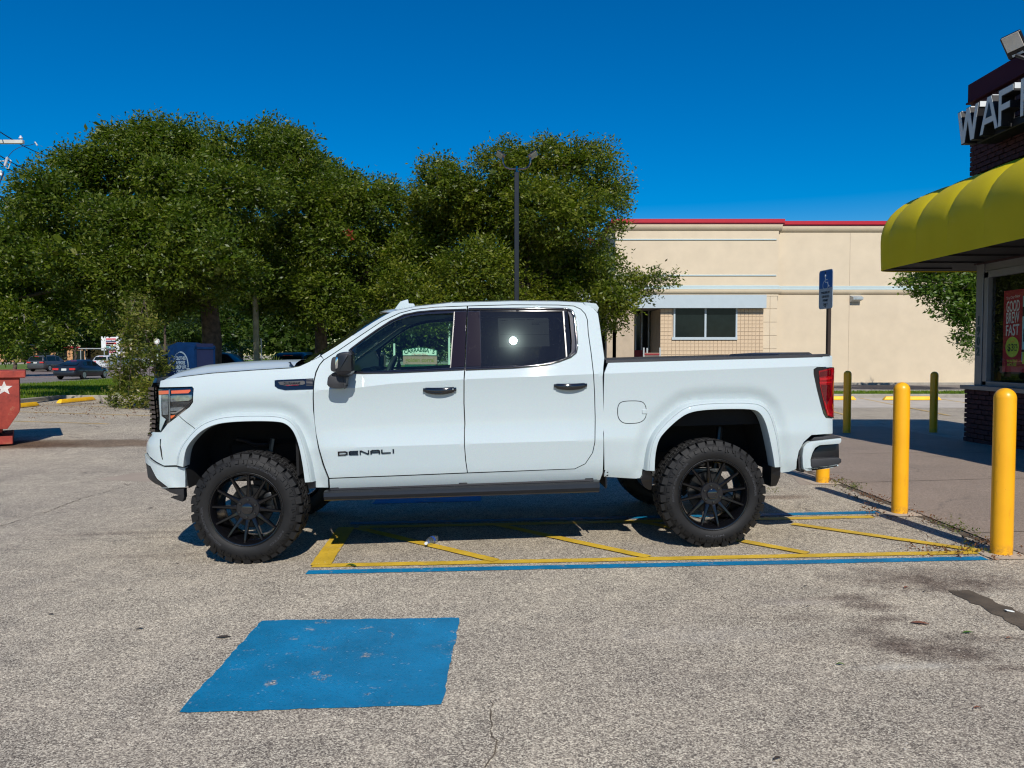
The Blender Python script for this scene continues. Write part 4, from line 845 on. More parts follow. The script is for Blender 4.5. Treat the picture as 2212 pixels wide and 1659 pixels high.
xa, za = sp(225, 728); xb, zb = sp(258, 772); MB().box(((xa + xb) / 2, .05, (za + zb) / 2), (xb - xa + .5, .4, za - zb)).build("board", "sign_white", SGN)
def pan(a_, b_, c_, d_, m_, txt=None, tm="sign_white"):
    X0, Z1 = sp(a_, b_); X1, Z0 = sp(c_, d_); o = MB().box(((X0 + X1) / 2, -.17, (Z0 + Z1) / 2), (X1 - X0, .06, Z1 - Z0)).build("name_panel", m_, SGN)
    if txt:
        me = text_mesh(txt, (Z1 - Z0) * .85, .004, sx=1.0); wd = max(v.co.x for v in me.vertices) - min(v.co.x for v in me.vertices); me.transform(Matrix.Diagonal(((X1 - X0) * .85 / wd, 1, 1, 1)))
        me.transform(frame(((X0 + X1) / 2, -.205, (Z0 + Z1) / 2), (1, 0, 0), (0, 0, 1))); link("lettering", me, o, [tm])
pan(227.5, 731, 255, 734.5, "sign_red", "HomeGoods"); pan(228, 736.5, 254.5, 738.5, "sign_navy"); pan(230, 740, 254.5, 743.3, "sign_red"); pan(232, 740.3, 248, 743, "ink")
pan(228, 744.5, 240.5, 747.5, "ink"); pan(228, 748.5, 237, 751, "sign_teal"); pan(248.5, 748, 254.5, 751.8, "ink"); pan(238, 750, 248, 752.5, "sign_blue")
pan(228, 754.5, 255, 757.8, "ink"); pan(227.5, 758, 255, 762, "sign_pink", "EUROPEAN WAX CENTER")
BS = thing("bus_shelter", "small bus shelter with a flat pale roof beside the shopping centre sign", "bus shelter", (AT(205, 766, 92).x, 92, 0))
MB().box((0, 0, 2.35), (3.2, 1.4, .12), .02).build("roof", "alu", BS)
for x in (-1.4, 1.4):
    for y in (-.5, .5): MB().box((x, y, 1.15), (.08, .08, 2.3)).build("post", "alu", BS)
MB().box((0, .5, 1.3), (2.8, .03, 1.7)).build("glass_panel", "dark_glass", BS); MB().box((0, .3, .5), (1.8, .4, .06)).build("bench", "alu", BS)
TB = MB(); TB.lathe([(0.0, 0), (.27, 0), (.31, .9), (.2, 1.0), (0, 1.02)], 12); o = TB.build("trash_can", "road_white"); o.location = (AT(213, 766, 90).x, 90, 0); tag(o, "white round trash can beside the bus shelter", "trash can")
mat("shop_orange", (0.50, 0.27, 0.13), .9, 0, .05); mat("shop_cream", (0.55, 0.50, 0.42), .9, 0, .05)
SH = thing("shop_building", "orange and cream shopping centre far across the street, seen under the oak", "building", (AT(300, 766, 170).x, 170, 0))
for (a_, b_, py, m_, dy) in [(-100, 200, 752, "shop_orange", 10), (200, 330, 748, "shop_cream", 6), (318, 345, 735, "shop_orange", 0), (345, 470, 742, "shop_cream", -2)]:
    X0, X1 = AT(a_, 766, 170).x - SH.location.x, AT(b_, 766, 170).x - SH.location.x; h_ = AT(0, py, 170).z
    MB().box(((X0 + X1) / 2, dy + 8, h_ / 2), (X1 - X0, 16, h_)).build("wall", m_, SH); MB().box(((X0 + X1) / 2, dy + 8, h_ + .25), (X1 - X0 + .6, 16.6, .5)).build("parapet", "shop_orange" if m_ == "shop_cream" else "dark_red", SH)
    for q in range(int((X1 - X0) / 4)): MB().box((X0 + 2 + q * 4, dy - .05, 1.5), (2.6, .2, 2.2)).build("window", "window_dark", SH)
RS = thing("round_sign", "round white sign on the far shop wall left of the donation bin", "sign", (AT(339, 738, 150).x, 150, AT(339, 738, 150).z)); MB().lathe([(0, -.15), (.55, -.15), (.55, .15), (0, .15)], 24, axis='Y').build("disc", "sign_white", RS); MB().lathe([(.40, -.2), (.46, -.2), (.46, -.1), (.40, -.1)], 24, axis='Y').build("ring", "dark_red", RS); MB().box((0, .2, -2.2), (.2, .2, 4.4)).build("post", "alu", RS)
# restaurant sign seen through the cab
CS = thing("restaurant_sign", "green and white arched grill sign above a pink one, seen through the cab window", "sign", (AT(907, 766, 50).x, 50, 0))
mat("sign_green", (0.01, 0.10, 0.06), .5); mat("sign_cream", (0.85, 0.86, 0.80), .6); mat("sign_rose", (0.50, 0.27, 0.24), .6); mat("sign_gold", (0.30, 0.24, 0.06), .5)
def cp(px, py): v = AT(px, py, 50); return v.x - CS.location.x, v.z
xa, zb = cp(871, 767.5); xb, zt = cp(943, 757.5); xm, ztt = cp(907, 751.5)
arch = [(xa, zb), (xb, zb), (xb, zt)] + [(xb + (xa - xb) * i / 10, zt + (ztt - zt) * math.sin(PI * i / 10)) for i in range(1, 10)] + [(xa, zt)]
MB().prism([(x * 1.04 + 0, z + .03 * (1 if z > zb + .01 else -1)) for x, z in arch], -.05, .25, 'XZ').build("frame", "sign_green", CS)
MB().prism(arch, -.08, -.04, 'XZ').build("panel", "sign_cream", CS)
k = MB(); n_ = len("CARRABBA'S"); A_ = "CARRABBA'S"
for i, ch in enumerate(A_):
    t_ = (i + .5) / n_; x = xa + (xb - xa) * (.04 + .92 * t_); z = zb + (zt - zb) * .62 + (ztt - zt) * .85 * math.sin(PI * t_); me = text_mesh(ch, .36, .004, sx=.95, bold=.008); me.transform(frame((x, -.09, z), (1, 0, .22 * math.cos(PI * t_)), (-.22 * math.cos(PI * t_), 0, 1))); link("letter", me, CS, ["sign_green"])
text("lettering", "ITALIAN GRILL", .16, frame(((xa + xb) / 2, -.09, zb + .05), (1, 0, 0), (0, 0, 1)), "sign_red", CS)
xa, zt = cp(871, 769.5); xb, zb = cp(944, 787); MB().box(((xa + xb) / 2, .1, (zt + zb) / 2), (xb - xa, .3, zt - zb)).build("panel", "sign_rose", CS)
text("lettering", "golden corral", .38, frame(((xa + xb) / 2, -.06, (zt + zb) / 2 + .01), (1, 0, 0), (0, 0, 1)), "sign_gold", CS, bold=.008, sx=.92)
MB().box(((xa + xb) / 2, .1, zb / 2), (xb - xa - .2, .3, zb)).build("base", "sign_green", CS)
for (px, a_, lb) in [(970, 698, "white pole right of the restaurant sign, seen through the cab window"), (851.5, 742, "white pole left of the restaurant sign, seen through the cab window")]:
    v = AT(px, a_, 49); o = MB().tube([(0, 0, 0), (0, 0, v.z)], .07, 8).build("pole", "sign_cream"); o.location = (v.x, 49, 0); tag(o, lb, "pole", "white poles beyond the cab")

# ------------------------------------------------------------------ power lines at the upper left
mat("wire", (0.012, 0.012, 0.05), .6); mat("arm_grey", (0.50, 0.50, 0.45), .7); mat("porcelain", (0.55, 0.55, 0.6), .3)
def wire(p, q, lb, r=.016):
    p, q = Vector(p), Vector(q); pts = [p.lerp(q, i / 12) - Vector((0, 0, .35 * math.sin(PI * i / 12))) for i in range(13)]
    c0 = pts[0]; o = MB().tube([a - c0 for a in pts], r, 5).build("power_line", "wire"); o.location = c0; tag(o, lb, "power line", "power lines at the upper left")
def zd(x, y): return (x / 4.147 / 1.8517, 237.6 + y / (4.147 * 1.8517))
for (a_, b_, lb) in [((0, 275), (900, 672), "topmost power line, resting on the crossarm insulator"), ((0, 672), (770, 950), "second power line below the pale crossarm"), ((0, 780), (380, 920), "third power line passing behind the fuse"), ((0, 1338), (240, 1440), "lowest power line, nearest the oak's left edge")]:
    p0 = AT(*zd(*a_), 22); p1 = AT(*zd(*b_), 34); d = p1 - p0; wire(p0 - d * .25, p1 + d * .5 + Vector((0, 0, 0)), lb)
CA = thing("crossarm", "pale square crossarm of a utility pole, cut by the left edge, with fuse gear below", "crossarm", tuple(AT(*zd(300, 530), 22)))
CL = Vector(CA.location)
def cq(x, y, Y=22): return AT(*zd(x, y), Y) - CL
e_ = cq(390, 530); s0 = cq(-900, 530); MB().box((e_ + s0) / 2, ((e_ - s0).length, .10, .10), .006).build("beam", "arm_grey", CA)
MB().lathe([(0, .0), (.015, .0), (.015, .03), (.055, .045), (.05, .07), (.03, .09), (.02, .12), (0, .12)], 12, c=cq(345, 498)).build("insulator", "porcelain", CA)
MB().tube([cq(590, 555, 22.8), cq(500, 582, 22.6), cq(400, 595), cq(300, 628), cq(215, 680), cq(165, 735), cq(138, 775)], .008, 5).build("jumper_wire", "wire", CA)
MB().tube([cq(580, 530, 22.8), cq(620, 590, 22.8)], .02, 6).build("clamp", "arm_grey", CA)
a_, b_ = cq(122, 785), cq(78, 930); k = MB()
k.tube([a_.lerp(b_, i / 16) for i in range(17)], [.030 if i % 2 else .040 for i in range(17)], 10); k.build("fuse_insulator", "porcelain", CA)
MB().tube([cq(120, 780), cq(190, 850), cq(170, 880), cq(138, 975), cq(95, 955)], .013, 6).build("fuse_tube", "arm_grey", CA)
MB().tube([cq(-60, 855), cq(75, 845)], .018, 6).build("bracket", "arm_grey", CA)
a_, b_ = cq(70, 1010), cq(-10, 1230); MB().tube([a_, a_.lerp(b_, .3), b_], [.008, .022, .012], 6).tube([cq(-40, 980), cq(80, 972)], .007, 5).build("lower_lead", "wire", CA)
a_ = cq(15, 1050); MB().tube([a_ + Vector((0, 0, .08)), a_ + Vector((0, 0, .05)), a_, a_ + Vector((.01, 0, -.05)), a_ + Vector((.02, 0, -.08))], [.02, .045, .03, .045, .02], 8).build("arrester", "porcelain", CA)
CP = thing("utility_pole", "utility pole carrying the pale crossarm just outside the left edge", "pole", (cq(-700, 530).x + CL.x, 22.15, 0)); MB().tube([(0, 0, -.1), (0, 0, CL.z + .7)], [.17, .12], 12).build("shaft", "pole_wood", CP)
# ------------------------------------------------------------------ THE TRUCK
PSI, PHI = R(3.3), math.atan(0.021); TO = Vector((0, 6.26, 0)); TW = 2.06
TRUCK = thing("pickup_truck", "lifted white crew cab pickup truck on big black wheels, parked across the painted lines", "pickup truck", TO)
Rm = Matrix.Rotation(PSI, 3, 'Z') @ Matrix.Rotation(-PHI, 3, 'Y'); TRUCK.rotation_euler = Rm.to_euler()
RN = np.array(Rm); RT = RN.T; TON = np.array(TO)
CAML = RT @ (np.array([0, 0, CH]) - TON)
def rayl(px, py): return RT @ ray(px, py)
def LPn(px, py, w):                       # point of the truck's own plane w = const (w = inward from the near side)
    d = rayl(px, py); t_ = (w - CAML[1]) / d[1]; return CAML + d * t_
def ZA(x, y): return (302.4 + x / 5.12, 626.5 + y / 5.12)
def ZB(x, y): return (648 + x / 5.12, 626.5 + y / 5.12)
def ZC(x, y): return (972 + x / 5.12, 626.5 + y / 5.12)
def Z4(x, y): return (1242 + x / 3.657, 702 + y / 3.657)
def Z5(x, y): return (302.4 + x / 4.655, 885.7 + y / 4.655)
def Z6(x, y): return (626.5 + x / 3.057, 896.5 + y / 3.057)
def Z7(x, y): return (1350 + x / 4.388, 864 + y / 4.388)
def lpt(px, py, w=0.0): p = LPn(px, py, w); return (p[0], p[2])
cu_pts = [lpt(*p) for p in [(335, 866), (500, 853), (650, 845), (769, 838), (843, 829), (1000, 819.5), (1284, 808), (1753, 791), (1808, 789)]]
cl_pts = [lpt(*p) for p in [(335, 985), (690, 970), (725, 968), (1003, 959), (1286, 951), (1800, 935)]]
CUX, CUZ = np.array(cu_pts).T; CLX, CLZ = np.array(cl_pts).T
roof_pts = [lpt(*p, .24) for p in [ZB(600, 490), ZB(800, 360), ZB(950, 270), ZB(1040, 225), ZB(1275, 175), ZB(1700, 130), ZC(0, 135), ZC(700, 116), ZC(1470, 132), ZC(1640, 152)]]
RFX, RFZ = np.array(roof_pts).T
XDF = lpt(*ZB(150, 1200))[0]; XCR = lpt(*ZC(1710, 1200))[0]; XE = lpt(1803, 860, .08)[0]
TUMB = math.tan(R(19.6))
_fl = [[lpt(*p) for p in [(302.4 + x / 4.655, 885.7 + y / 4.655) for x, y in [(368, 700), (368, 545), (376, 450), (425, 335), (545, 182), (660, 98), (800, 50), (930, 30), (1150, 22), (1400, 28), (1520, 68), (1610, 165), (1680, 330), (1735, 520), (1768, 712)]]],
       [lpt(*p) for p in [(1242 + x / 3.657, 702 + y / 3.657) for x, y in [(540, 1143), (551, 1030), (580, 905), (645, 800), (745, 700), (845, 622), (950, 598), (1100, 586), (1380, 584), (1478, 604), (1545, 665), (1592, 810), (1620, 1000), (1627, 1114)]]]]
_gx, _gz = np.arange(-3.2, 2.9, .02), np.arange(.4, 1.6, .02); _GX, _GZ = np.meshgrid(_gx, _gz, indexing='ij'); _D = np.full(_GX.shape, 9.0)
for _pl in _fl:
    for (ax, az), (bx_, bz_) in zip(_pl, _pl[1:]):
        vx, vz_ = bx_ - ax, bz_ - az; tt_ = np.clip(((_GX - ax) * vx + (_GZ - az) * vz_) / (vx * vx + vz_ * vz_), 0, 1); _D = np.minimum(_D, np.hypot(_GX - ax - tt_ * vx, _GZ - az - tt_ * vz_))
def arch_d(X, Z):
    fx = np.clip((X + 3.2) / .02, 0, len(_gx) - 1.001); fz_ = np.clip((Z - .4) / .02, 0, len(_gz) - 1.001); i = fx.astype(int); j = fz_.astype(int); u = fx - i; v = fz_ - j
    return _D[i, j] * (1 - u) * (1 - v) + _D[i + 1, j] * u * (1 - v) + _D[i, j + 1] * (1 - u) * v + _D[i + 1, j + 1] * u * v
def wprof(X, Z):
    X = np.asarray(X, float); Z = np.asarray(Z, float)
    cu = np.interp(X, CUX, CUZ); cl = np.interp(X, CLX, CLZ); t_ = Z - cu
    amp = np.interp(X, [-3, XDF - .3, XDF + .5, XCR - .3, XCR + .1, 3], [.006, .010, .030, .030, .016, .016])
    v = np.clip((Z - cl) / (cu - cl), 0, 1)
    s_ = np.where(v > .38, 1 - ((v - .38) / .62) ** 2, np.sin(PI / 2 * np.clip(v / .38, 0, 1)))
    w = amp * s_
    lowamp = np.interp(X, [-3, XDF - .3, XDF + .4, XCR, XCR + .2, 3], [.05, .08, .13, .13, .07, .07])
    b_ = np.maximum(cl - Z, 0); w = w + lowamp * b_ + 1.6 * np.maximum(b_ - .20, 0) ** 2
    w = w + .032 * sstep(.115, .0, arch_d(X, Z)) * sstep(-2.95, -2.7, X)
    # shoulder above the crease
    up = np.maximum(t_, 0); sh = .03 * np.minimum(up / .075, 1); cab = np.maximum(up - .075, 0) * TUMB
    fade = sstep(XDF - .25, XDF + .15, X)                     # cab and bed share the shoulder, the fender rounds in
    fend = .9 * up ** 2 + .10 * up
    w = w + fade * (sh + cab) + (1 - fade) * fend
    rz_ = np.interp(X, RFX, RFZ, left=9, right=9)
    w = w + 9.0 * np.maximum(Z - (rz_ - .055), 0) ** 2 * fade
    return w
# plan curves wrap the nose and the tail
XN = -2.50
nose = [(XN, 0), (-2.62, .006), (-2.72, .022), (-2.80, .050), (-2.86, .092), (-2.905, .15), (-2.935, .22), (-2.95, .32), (-2.96, .46), (-2.975, .64), (-2.99, .84), (-2.995, 1.03)]
tail = [(XE - .13, 0), (XE - .08, .010), (XE - .035, .036), (XE - .008, .075), (XE, .13), (XE + .005, .4), (XE + .01, 1.03)]
def arc(pts):
    P_ = np.array(pts); d = np.r_[0, np.cumsum(np.linalg.norm(np.diff(P_, axis=0), axis=1))]; return P_, d
NP_, ND = arc(nose); TP_, TD = arc(tail)
def plan(s):
    s = np.asarray(s, float); a = np.maximum(XN - s, 0); b_ = np.maximum(s - (XE - .13), 0)
    X = np.where(a > 0, np.interp(a, ND, NP_[:, 0]), np.where(b_ > 0, np.interp(b_, TD, TP_[:, 0]), s))
    w = np.where(a > 0, np.interp(a, ND, NP_[:, 1]), np.where(b_ > 0, np.interp(b_, TD, TP_[:, 1]), 0)); return X, w
SCN = XN - ND[-1]; SCT = XE - .13 + TD[-1]
FZ_Z = [.40, .58, .70, .88, .97, 1.08, 1.2, 1.42, 1.55]; FZ_D = [.14, .05, -.04, -.055, -.05, .0, .01, .0, .06]
def surf(s, Z, off=0.0):
    X, wa = plan(s); w0 = wprof(np.clip(X, -2.95, XE), Z); bl = sstep(XN + .05, XN - .40, s); w0 = w0 * (1 - .5 * bl)
    X = X + np.interp(Z, FZ_Z, FZ_D) * bl
    return np.stack([X + off * bl * .7, wa + w0 + off, np.asarray(Z, float) + 0 * X], -1)
def pix(p):
    q = RN @ np.asarray(p) + TON - np.array([0, 0, CH]); d = q @ FWD; return np.array([CX + F * q[0] / d, CY - F * (q @ UPV) / d])
def inv(px, py, off=0.0):
    x, z = lpt(px, py, .1); s = x; tgt = np.array([px, py])
    for it in range(14):
        e = pix(surf(s, z, off)) - tgt
        if abs(e).max() < .02: break
        h = 1e-3; J = np.stack([(pix(surf(s + h, z, off)) - pix(surf(s - h, z, off))) / (2 * h), (pix(surf(s, z + h, off)) - pix(surf(s, z - h, off))) / (2 * h)], 1)
        J[0, 0] = max(J[0, 0], 45.0)
        st = np.linalg.solve(J, e); st = np.clip(st, -.12, .12); s -= st[0]; z -= st[1]; s = float(np.clip(s, SCN, SCT))
    return (float(s), float(z))
def P2(pts, off=0.0):
    """photo-grid outline -> (s,Z); tuples tagged 'r' are already (s,Z)"""
    return [(p[1], p[2]) if len(p) == 3 else inv(p[0], p[1], off) for p in pts]
def smooth_poly(pts, n=1, closed=True):
    """Chaikin corner cutting keeping the shape's rounding"""
    for _ in range(n):
        o = []; m_ = len(pts)
        for i in range(m_ if closed else m_ - 1):
            a, b_ = pts[i], pts[(i + 1) % m_]; o += [(a[0] * .75 + b_[0] * .25, a[1] * .75 + b_[1] * .25), (a[0] * .25 + b_[0] * .75, a[1] * .25 + b_[1] * .75)]
        pts = o if closed else [pts[0]] + o + [pts[-1]]
    return pts
def area(p): return .5 * sum(p[i][0] * p[(i + 1) % len(p)][1] - p[(i + 1) % len(p)][0] * p[i][1] for i in range(len(p)))
def dens(p, st):
    o = []
    for i in range(len(p)):
        a, b_ = p[i], p[(i + 1) % len(p)]; d = math.hypot(b_[0] - a[0], b_[1] - a[1]); k = max(1, int(math.ceil(d / st)))
        for j in range(k): o.append((a[0] + (b_[0] - a[0]) * j / k, a[1] + (b_[1] - a[1]) * j / k))
    return o
def inset(p, d):
    if area(p) < 0: p = p[::-1]
    n = len(p); o = []
    for i in range(n):
        a, b_, c = p[i - 1], p[i], p[(i + 1) % n]
        u = np.array([b_[0] - a[0], b_[1] - a[1]]); v = np.array([c[0] - b_[0], c[1] - b_[1]]); u /= np.linalg.norm(u) + 1e-9; v /= np.linalg.norm(v) + 1e-9
        n1 = np.array([-u[1], u[0]]); n2 = np.array([-v[1], v[0]]); m_ = n1 + n2; l = np.linalg.norm(m_)
        m_ = n1 if l < .2 else m_ / l / max(.5, l / 2); o.append((b_[0] + m_[0] * d, b_[1] + m_[1] * d))
    return o
def inside(P_, poly):
    x, y = P_[:, 0], P_[:, 1]; r_ = np.zeros(len(P_), bool); n = len(poly); px_, py_ = np.array(poly).T
    for i in range(n):
        j = i - 1; c = ((py_[i] > y) != (py_[j] > y)); 
        with np.errstate(divide='ignore', invalid='ignore'): r_ ^= c & (x < (px_[j] - px_[i]) * (y - py_[i]) / (py_[j] - py_[i] + 1e-15) + px_[i])
    return r_
def edist(P_, poly):
    d = np.full(len(P_), 9.0); q = np.array(poly); q2 = np.roll(q, -1, 0)
    for a, b_ in zip(q, q2):
        v = b_ - a; t_ = np.clip(((P_ - a) @ v) / (v @ v + 1e-12), 0, 1); d = np.minimum(d, np.linalg.norm(P_ - (a + t_[:, None] * v), axis=1))
    return d
def panel_mesh(poly, holes=(), grid=.03, off=0.0, gap=.0035, skirt=.022, edge=.022, rnd_=.004, mirror=False, fn=None):
    poly = inset(dens(poly, edge), gap); holes = [inset(dens(h, edge), -gap) for h in holes]
    A = np.array(poly); lo, hi = A.min(0), A.max(0)
    gx, gy = np.meshgrid(np.arange(lo[0] + grid / 2, hi[0], grid), np.arange(lo[1] + grid / 2, hi[1], grid)); P_ = np.stack([gx.ravel(), gy.ravel()], 1)
    k = inside(P_, poly)
    for h in holes: k &= ~inside(P_, h)
    P_ = P_[k]
    if len(P_):
        d = edist(P_, poly)
        for h in holes: d = np.minimum(d, edist(P_, h))
        P_ = P_[d > grid * .45]
    loops = [poly] + holes; vs = []; es = []
    for lp in loops:
        b_ = len(vs); vs += [Vector(p) for p in lp]; es += [(b_ + i, b_ + (i + 1) % len(lp)) for i in range(len(lp))]
    for cx_l, cz_l, x0_, x1_ in ((CUX, CUZ, XDF - .05, XE - .15), (CLX, CLZ, XDF + .25, XCR - .02)) if fn is None and off == 0.0 else ():
        xs_l = np.arange(max(lo[0], x0_), min(hi[0], x1_), .03)
        if len(xs_l) > 1:
            Q_ = np.stack([xs_l, np.interp(xs_l, cx_l, cz_l)], 1); ok = inside(Q_, poly)
            for h in holes: ok &= ~inside(Q_, h)
            if ok.any():
                dd_ = edist(Q_, poly)
                for h in holes: dd_ = np.minimum(dd_, edist(Q_, h))
                ok &= dd_ > .006
            if len(P_) and ok.any(): P_ = P_[~((abs(P_[:, 1] - np.interp(P_[:, 0], cx_l, cz_l)) < .010) & (P_[:, 0] > x0_) & (P_[:, 0] < x1_))]
            for i_ in range(len(Q_)):
                if ok[i_]:
                    if i_ and ok[i_ - 1]: es.append((len(vs) - 1, len(vs)))
                    vs.append(Vector(Q_[i_]))
    vs += [Vector(p) for p in P_]
    r_ = mg.delaunay_2d_cdt(vs, es, [], 0, 1e-6); V2 = np.array([(v.x, v.y) for v in r_[0]]); T_ = np.array(r_[2])
    cen = V2[T_].mean(1); k = inside(cen, poly)
    for h in holes: k &= ~inside(cen, h)
    T_ = T_[k]; a_ = V2[T_]; ar = (a_[:, 1, 0] - a_[:, 0, 0]) * (a_[:, 2, 1] - a_[:, 0, 1]) - (a_[:, 2, 0] - a_[:, 0, 0]) * (a_[:, 1, 1] - a_[:, 0, 1])
    T_ = T_[abs(ar) > 1e-10]; ar = ar[abs(ar) > 1e-10]; T_[ar < 0] = T_[ar < 0][:, ::-1]
    S_ = (fn or surf)(V2[:, 0], V2[:, 1], off); verts = [tuple(v) for v in S_]; faces = [tuple(t_) for t_ in T_]
    # rolled edge + return
    omap = {}; base_ix = 0
    for oi, lst in enumerate(r_[3]):
        for q_ in lst: omap[q_] = oi
    if skirt:
        for lp in loops:
            L0 = np.array(lp); k0 = [omap[base_ix + i_] for i_ in range(len(lp))]; base_ix += len(lp)
            ins = S_[k0].copy(); b1 = len(verts); e1 = ins.copy(); e1[:, 1] += rnd_; c = L0
            e2 = ins.copy(); e2[:, 1] += skirt; b0 = len(verts); verts += [tuple(v) for v in ins]; b1 = len(verts)
            verts += [tuple(v) for v in e2]; n = len(k0); ccw = area(lp) > 0; outer = lp is poly
            for i in range(n):
                j = (i + 1) % n; f = (b0 + i, b0 + j, b1 + j, b1 + i); faces.append(f[::-1] if (ccw == outer) else f)
    if mirror: verts = [(v[0], TW - v[1], v[2]) for v in verts]; faces = [f[::-1] for f in faces]
    me = bpy.data.meshes.new("panel"); me.from_pydata(verts, [], faces); me.polygons.foreach_set("use_smooth", [True] * len(me.polygons))
    me.set_sharp_from_angle(angle=R(19)); me.update(); return me
def panel(name, pts, m_, holes=(), parent=None, raw=False, both=True, label=None, **kw):
    off = kw.get("off", 0.0); sm = kw.pop("sm", 0)
    pl = pts if raw else P2(pts, off); pl = smooth_poly(pl, sm) if sm else pl
    hs = [h if raw else P2(h, off) for h in holes]; r_ = []
    for mir in ((False, True) if both else (False,)):
        o = link(name, panel_mesh(pl, hs, mirror=mir, **kw), (parent[mir] if isinstance(parent, (list, tuple)) else parent) or TRUCK, [m_]); r_.append(o)
        if label: o["label"] = label
    return r_
def half_normal(px, py):
    v = rayl(px, py); v = -v / np.linalg.norm(v); s_ = RT @ np.array([SUN_X * math.cos(SUN_EL), SUN_Y * math.cos(SUN_EL), math.sin(SUN_EL)]); s_ = s_ / np.linalg.norm(s_); h = v + s_; return h / np.linalg.norm(h)
GN = half_normal(1109, 736)
def plane_fn(px, py, back):
    p0 = surf(*inv(px, py)); p0 = p0 + np.array([0, back, 0])
    def f(s, Z, off=0.0):
        s = np.asarray(s, float); Z = np.asarray(Z, float); return np.stack([s, p0[1] - (GN[0] * (s - p0[0]) + GN[2] * (Z - p0[2])) / GN[1], Z], -1)
    return f
# ---- outlines (photo grid)
arch_f = [Z5(460, 562), Z5(466, 480), Z5(490, 380), Z5(545, 300), Z5(640, 205), Z5(760, 145), Z5(900, 118), Z5(1150, 106), Z5(1400, 110), Z5(1490, 132), Z5(1560, 200), Z5(1610, 330), Z5(1650, 540), Z5(1677, 712)]
flare_f = [Z5(368, 545), Z5(376, 450), Z5(425, 335), Z5(545, 182), Z5(660, 98), Z5(800, 50), Z5(930, 30), Z5(1150, 22), Z5(1400, 28), Z5(1520, 68), Z5(1610, 165), Z5(1680, 330), Z5(1735, 520), Z5(1768, 712)]
arch_r = [Z4(615, 1143), Z4(622, 1020), Z4(648, 905), Z4(700, 836), Z4(795, 745), Z4(880, 690), Z4(1000, 668), Z4(1200, 660), Z4(1390, 663), Z4(1443, 692), Z4(1485, 765), Z4(1520, 890), Z4(1543, 1030), Z4(1549, 1114)]
flare_r = [Z4(540, 1143), Z4(551, 1030), Z4(580, 905), Z4(645, 800), Z4(745, 700), Z4(845, 622), Z4(950, 598), Z4(1100, 586), Z4(1380, 584), Z4(1478, 604), Z4(1545, 665), Z4(1592, 810), Z4(1620, 1000), Z4(1627, 1114)]
door_bot = [Z6(258, 418), Z6(700, 401), Z6(1172, 382)]
fd_front = [ZB(262, 775), ZB(215, 832), ZB(180, 910), ZB(158, 1000), ZB(149, 1100), ZB(148, 1200), ZB(152, 1330), Z6(160, 40), Z6(172, 130), Z6(190, 215), Z6(222, 325)]
fd_top = [ZB(1850, 176), ZB(1500, 190), ZB(1250, 216), ZB(1100, 256), ZB(900, 350), ZB(700, 483), ZB(450, 652)]
dd = [ZB(1842, 300), ZB(1830, 600), ZB(1820, 885), ZB(1813, 1000), ZB(1812, 1250), ZB(1822, 1480), Z6(1152, 100), Z6(1152, 200), Z6(1160, 300)]
front_door = fd_front + door_bot + dd[::-1] + fd_top
rd_rear = [Z6(1880, 356), Z6(1950, 322), Z6(1998, 250), Z6(2013, 180), Z6(2015, 60), ZC(1606, 1400), ZC(1600, 1150), ZC(1588, 930), ZC(1562, 700), ZC(1530, 480), ZC(1520, 330), ZC(1495, 262), ZC(1445, 210), ZC(1370, 177), ZC(1200, 166), ZC(700, 163)]
rear_door = [Z6(1172, 382)] + rd_rear + [ZC(196, 176), ZC(186, 300), ZC(174, 600), ZC(164, 885), ZC(157, 1000), ZC(156, 1250), ZC(166, 1480), Z6(1152, 100), Z6(1152, 200), Z6(1160, 300)]
trim_f = [ZB(540, 665), ZB(700, 549), ZB(850, 444), ZB(1000, 347), ZB(1150, 277), ZB(1300, 246), ZB(1500, 227), ZB(1846, 217), ZB(1821, 880), ZB(1500, 897), ZB(1000, 920), ZB(700, 928), ZB(572, 922), ZB(580, 760)]
trim_r = [ZC(194, 216), ZC(1000, 210), ZC(1300, 212), ZC(1352, 232), ZC(1375, 290), ZC(1395, 480), ZC(1410, 640), ZC(1396, 692), ZC(1335, 742), ZC(1200, 792), ZC(1040, 832), ZC(700, 860), ZC(166, 884)]
glass_f = [ZB(628, 634), ZB(750, 543), ZB(900, 432), ZB(1050, 348), ZB(1200, 297), ZB(1400, 270), ZB(1690, 256), ZB(1703, 262), ZB(1662, 856), ZB(1200, 880), ZB(735, 893), ZB(596, 890), ZB(606, 740)]
glass_r = [ZC(336, 238), ZC(1248, 234), ZC(1285, 738), ZC(1180, 778), ZC(1050, 815), ZC(700, 832), ZC(350, 846)]
quarter = [ZC(1258, 234), ZC(1300, 238), ZC(1335, 560), ZC(1330, 690), ZC(1296, 732)]
fender = [ZA(212, 1080), ZA(226, 1000), ZA(350, 974), ZA(800, 919), ZA(1250, 886), ZA(1660, 862), ZA(1760, 842), ZA(1860, 797), ZA(2000, 730), ZA(2035, 766), ZA(1982, 830), ZA(1945, 905), ZA(1925, 1000), ZA(1917, 1100), ZA(1914, 1200), ZA(1918, 1330), Z5(1762, 150), Z5(1775, 270), Z5(1793, 380), Z5(1838, 550), Z5(1893, 688), Z5(1897, 783), Z5(1772, 783),
          Z5(1725, 712), Z5(1695, 520), Z5(1645, 330), Z5(1585, 185), Z5(1510, 102), Z5(1400, 70), Z5(1150, 64), Z5(915, 74), Z5(790, 98), Z5(650, 150), Z5(552, 232), Z5(545, 182), ZA(425, 1385), ZA(545, 1292), ZA(582, 1240), ZA(590, 1092), ZA(574, 1072)]
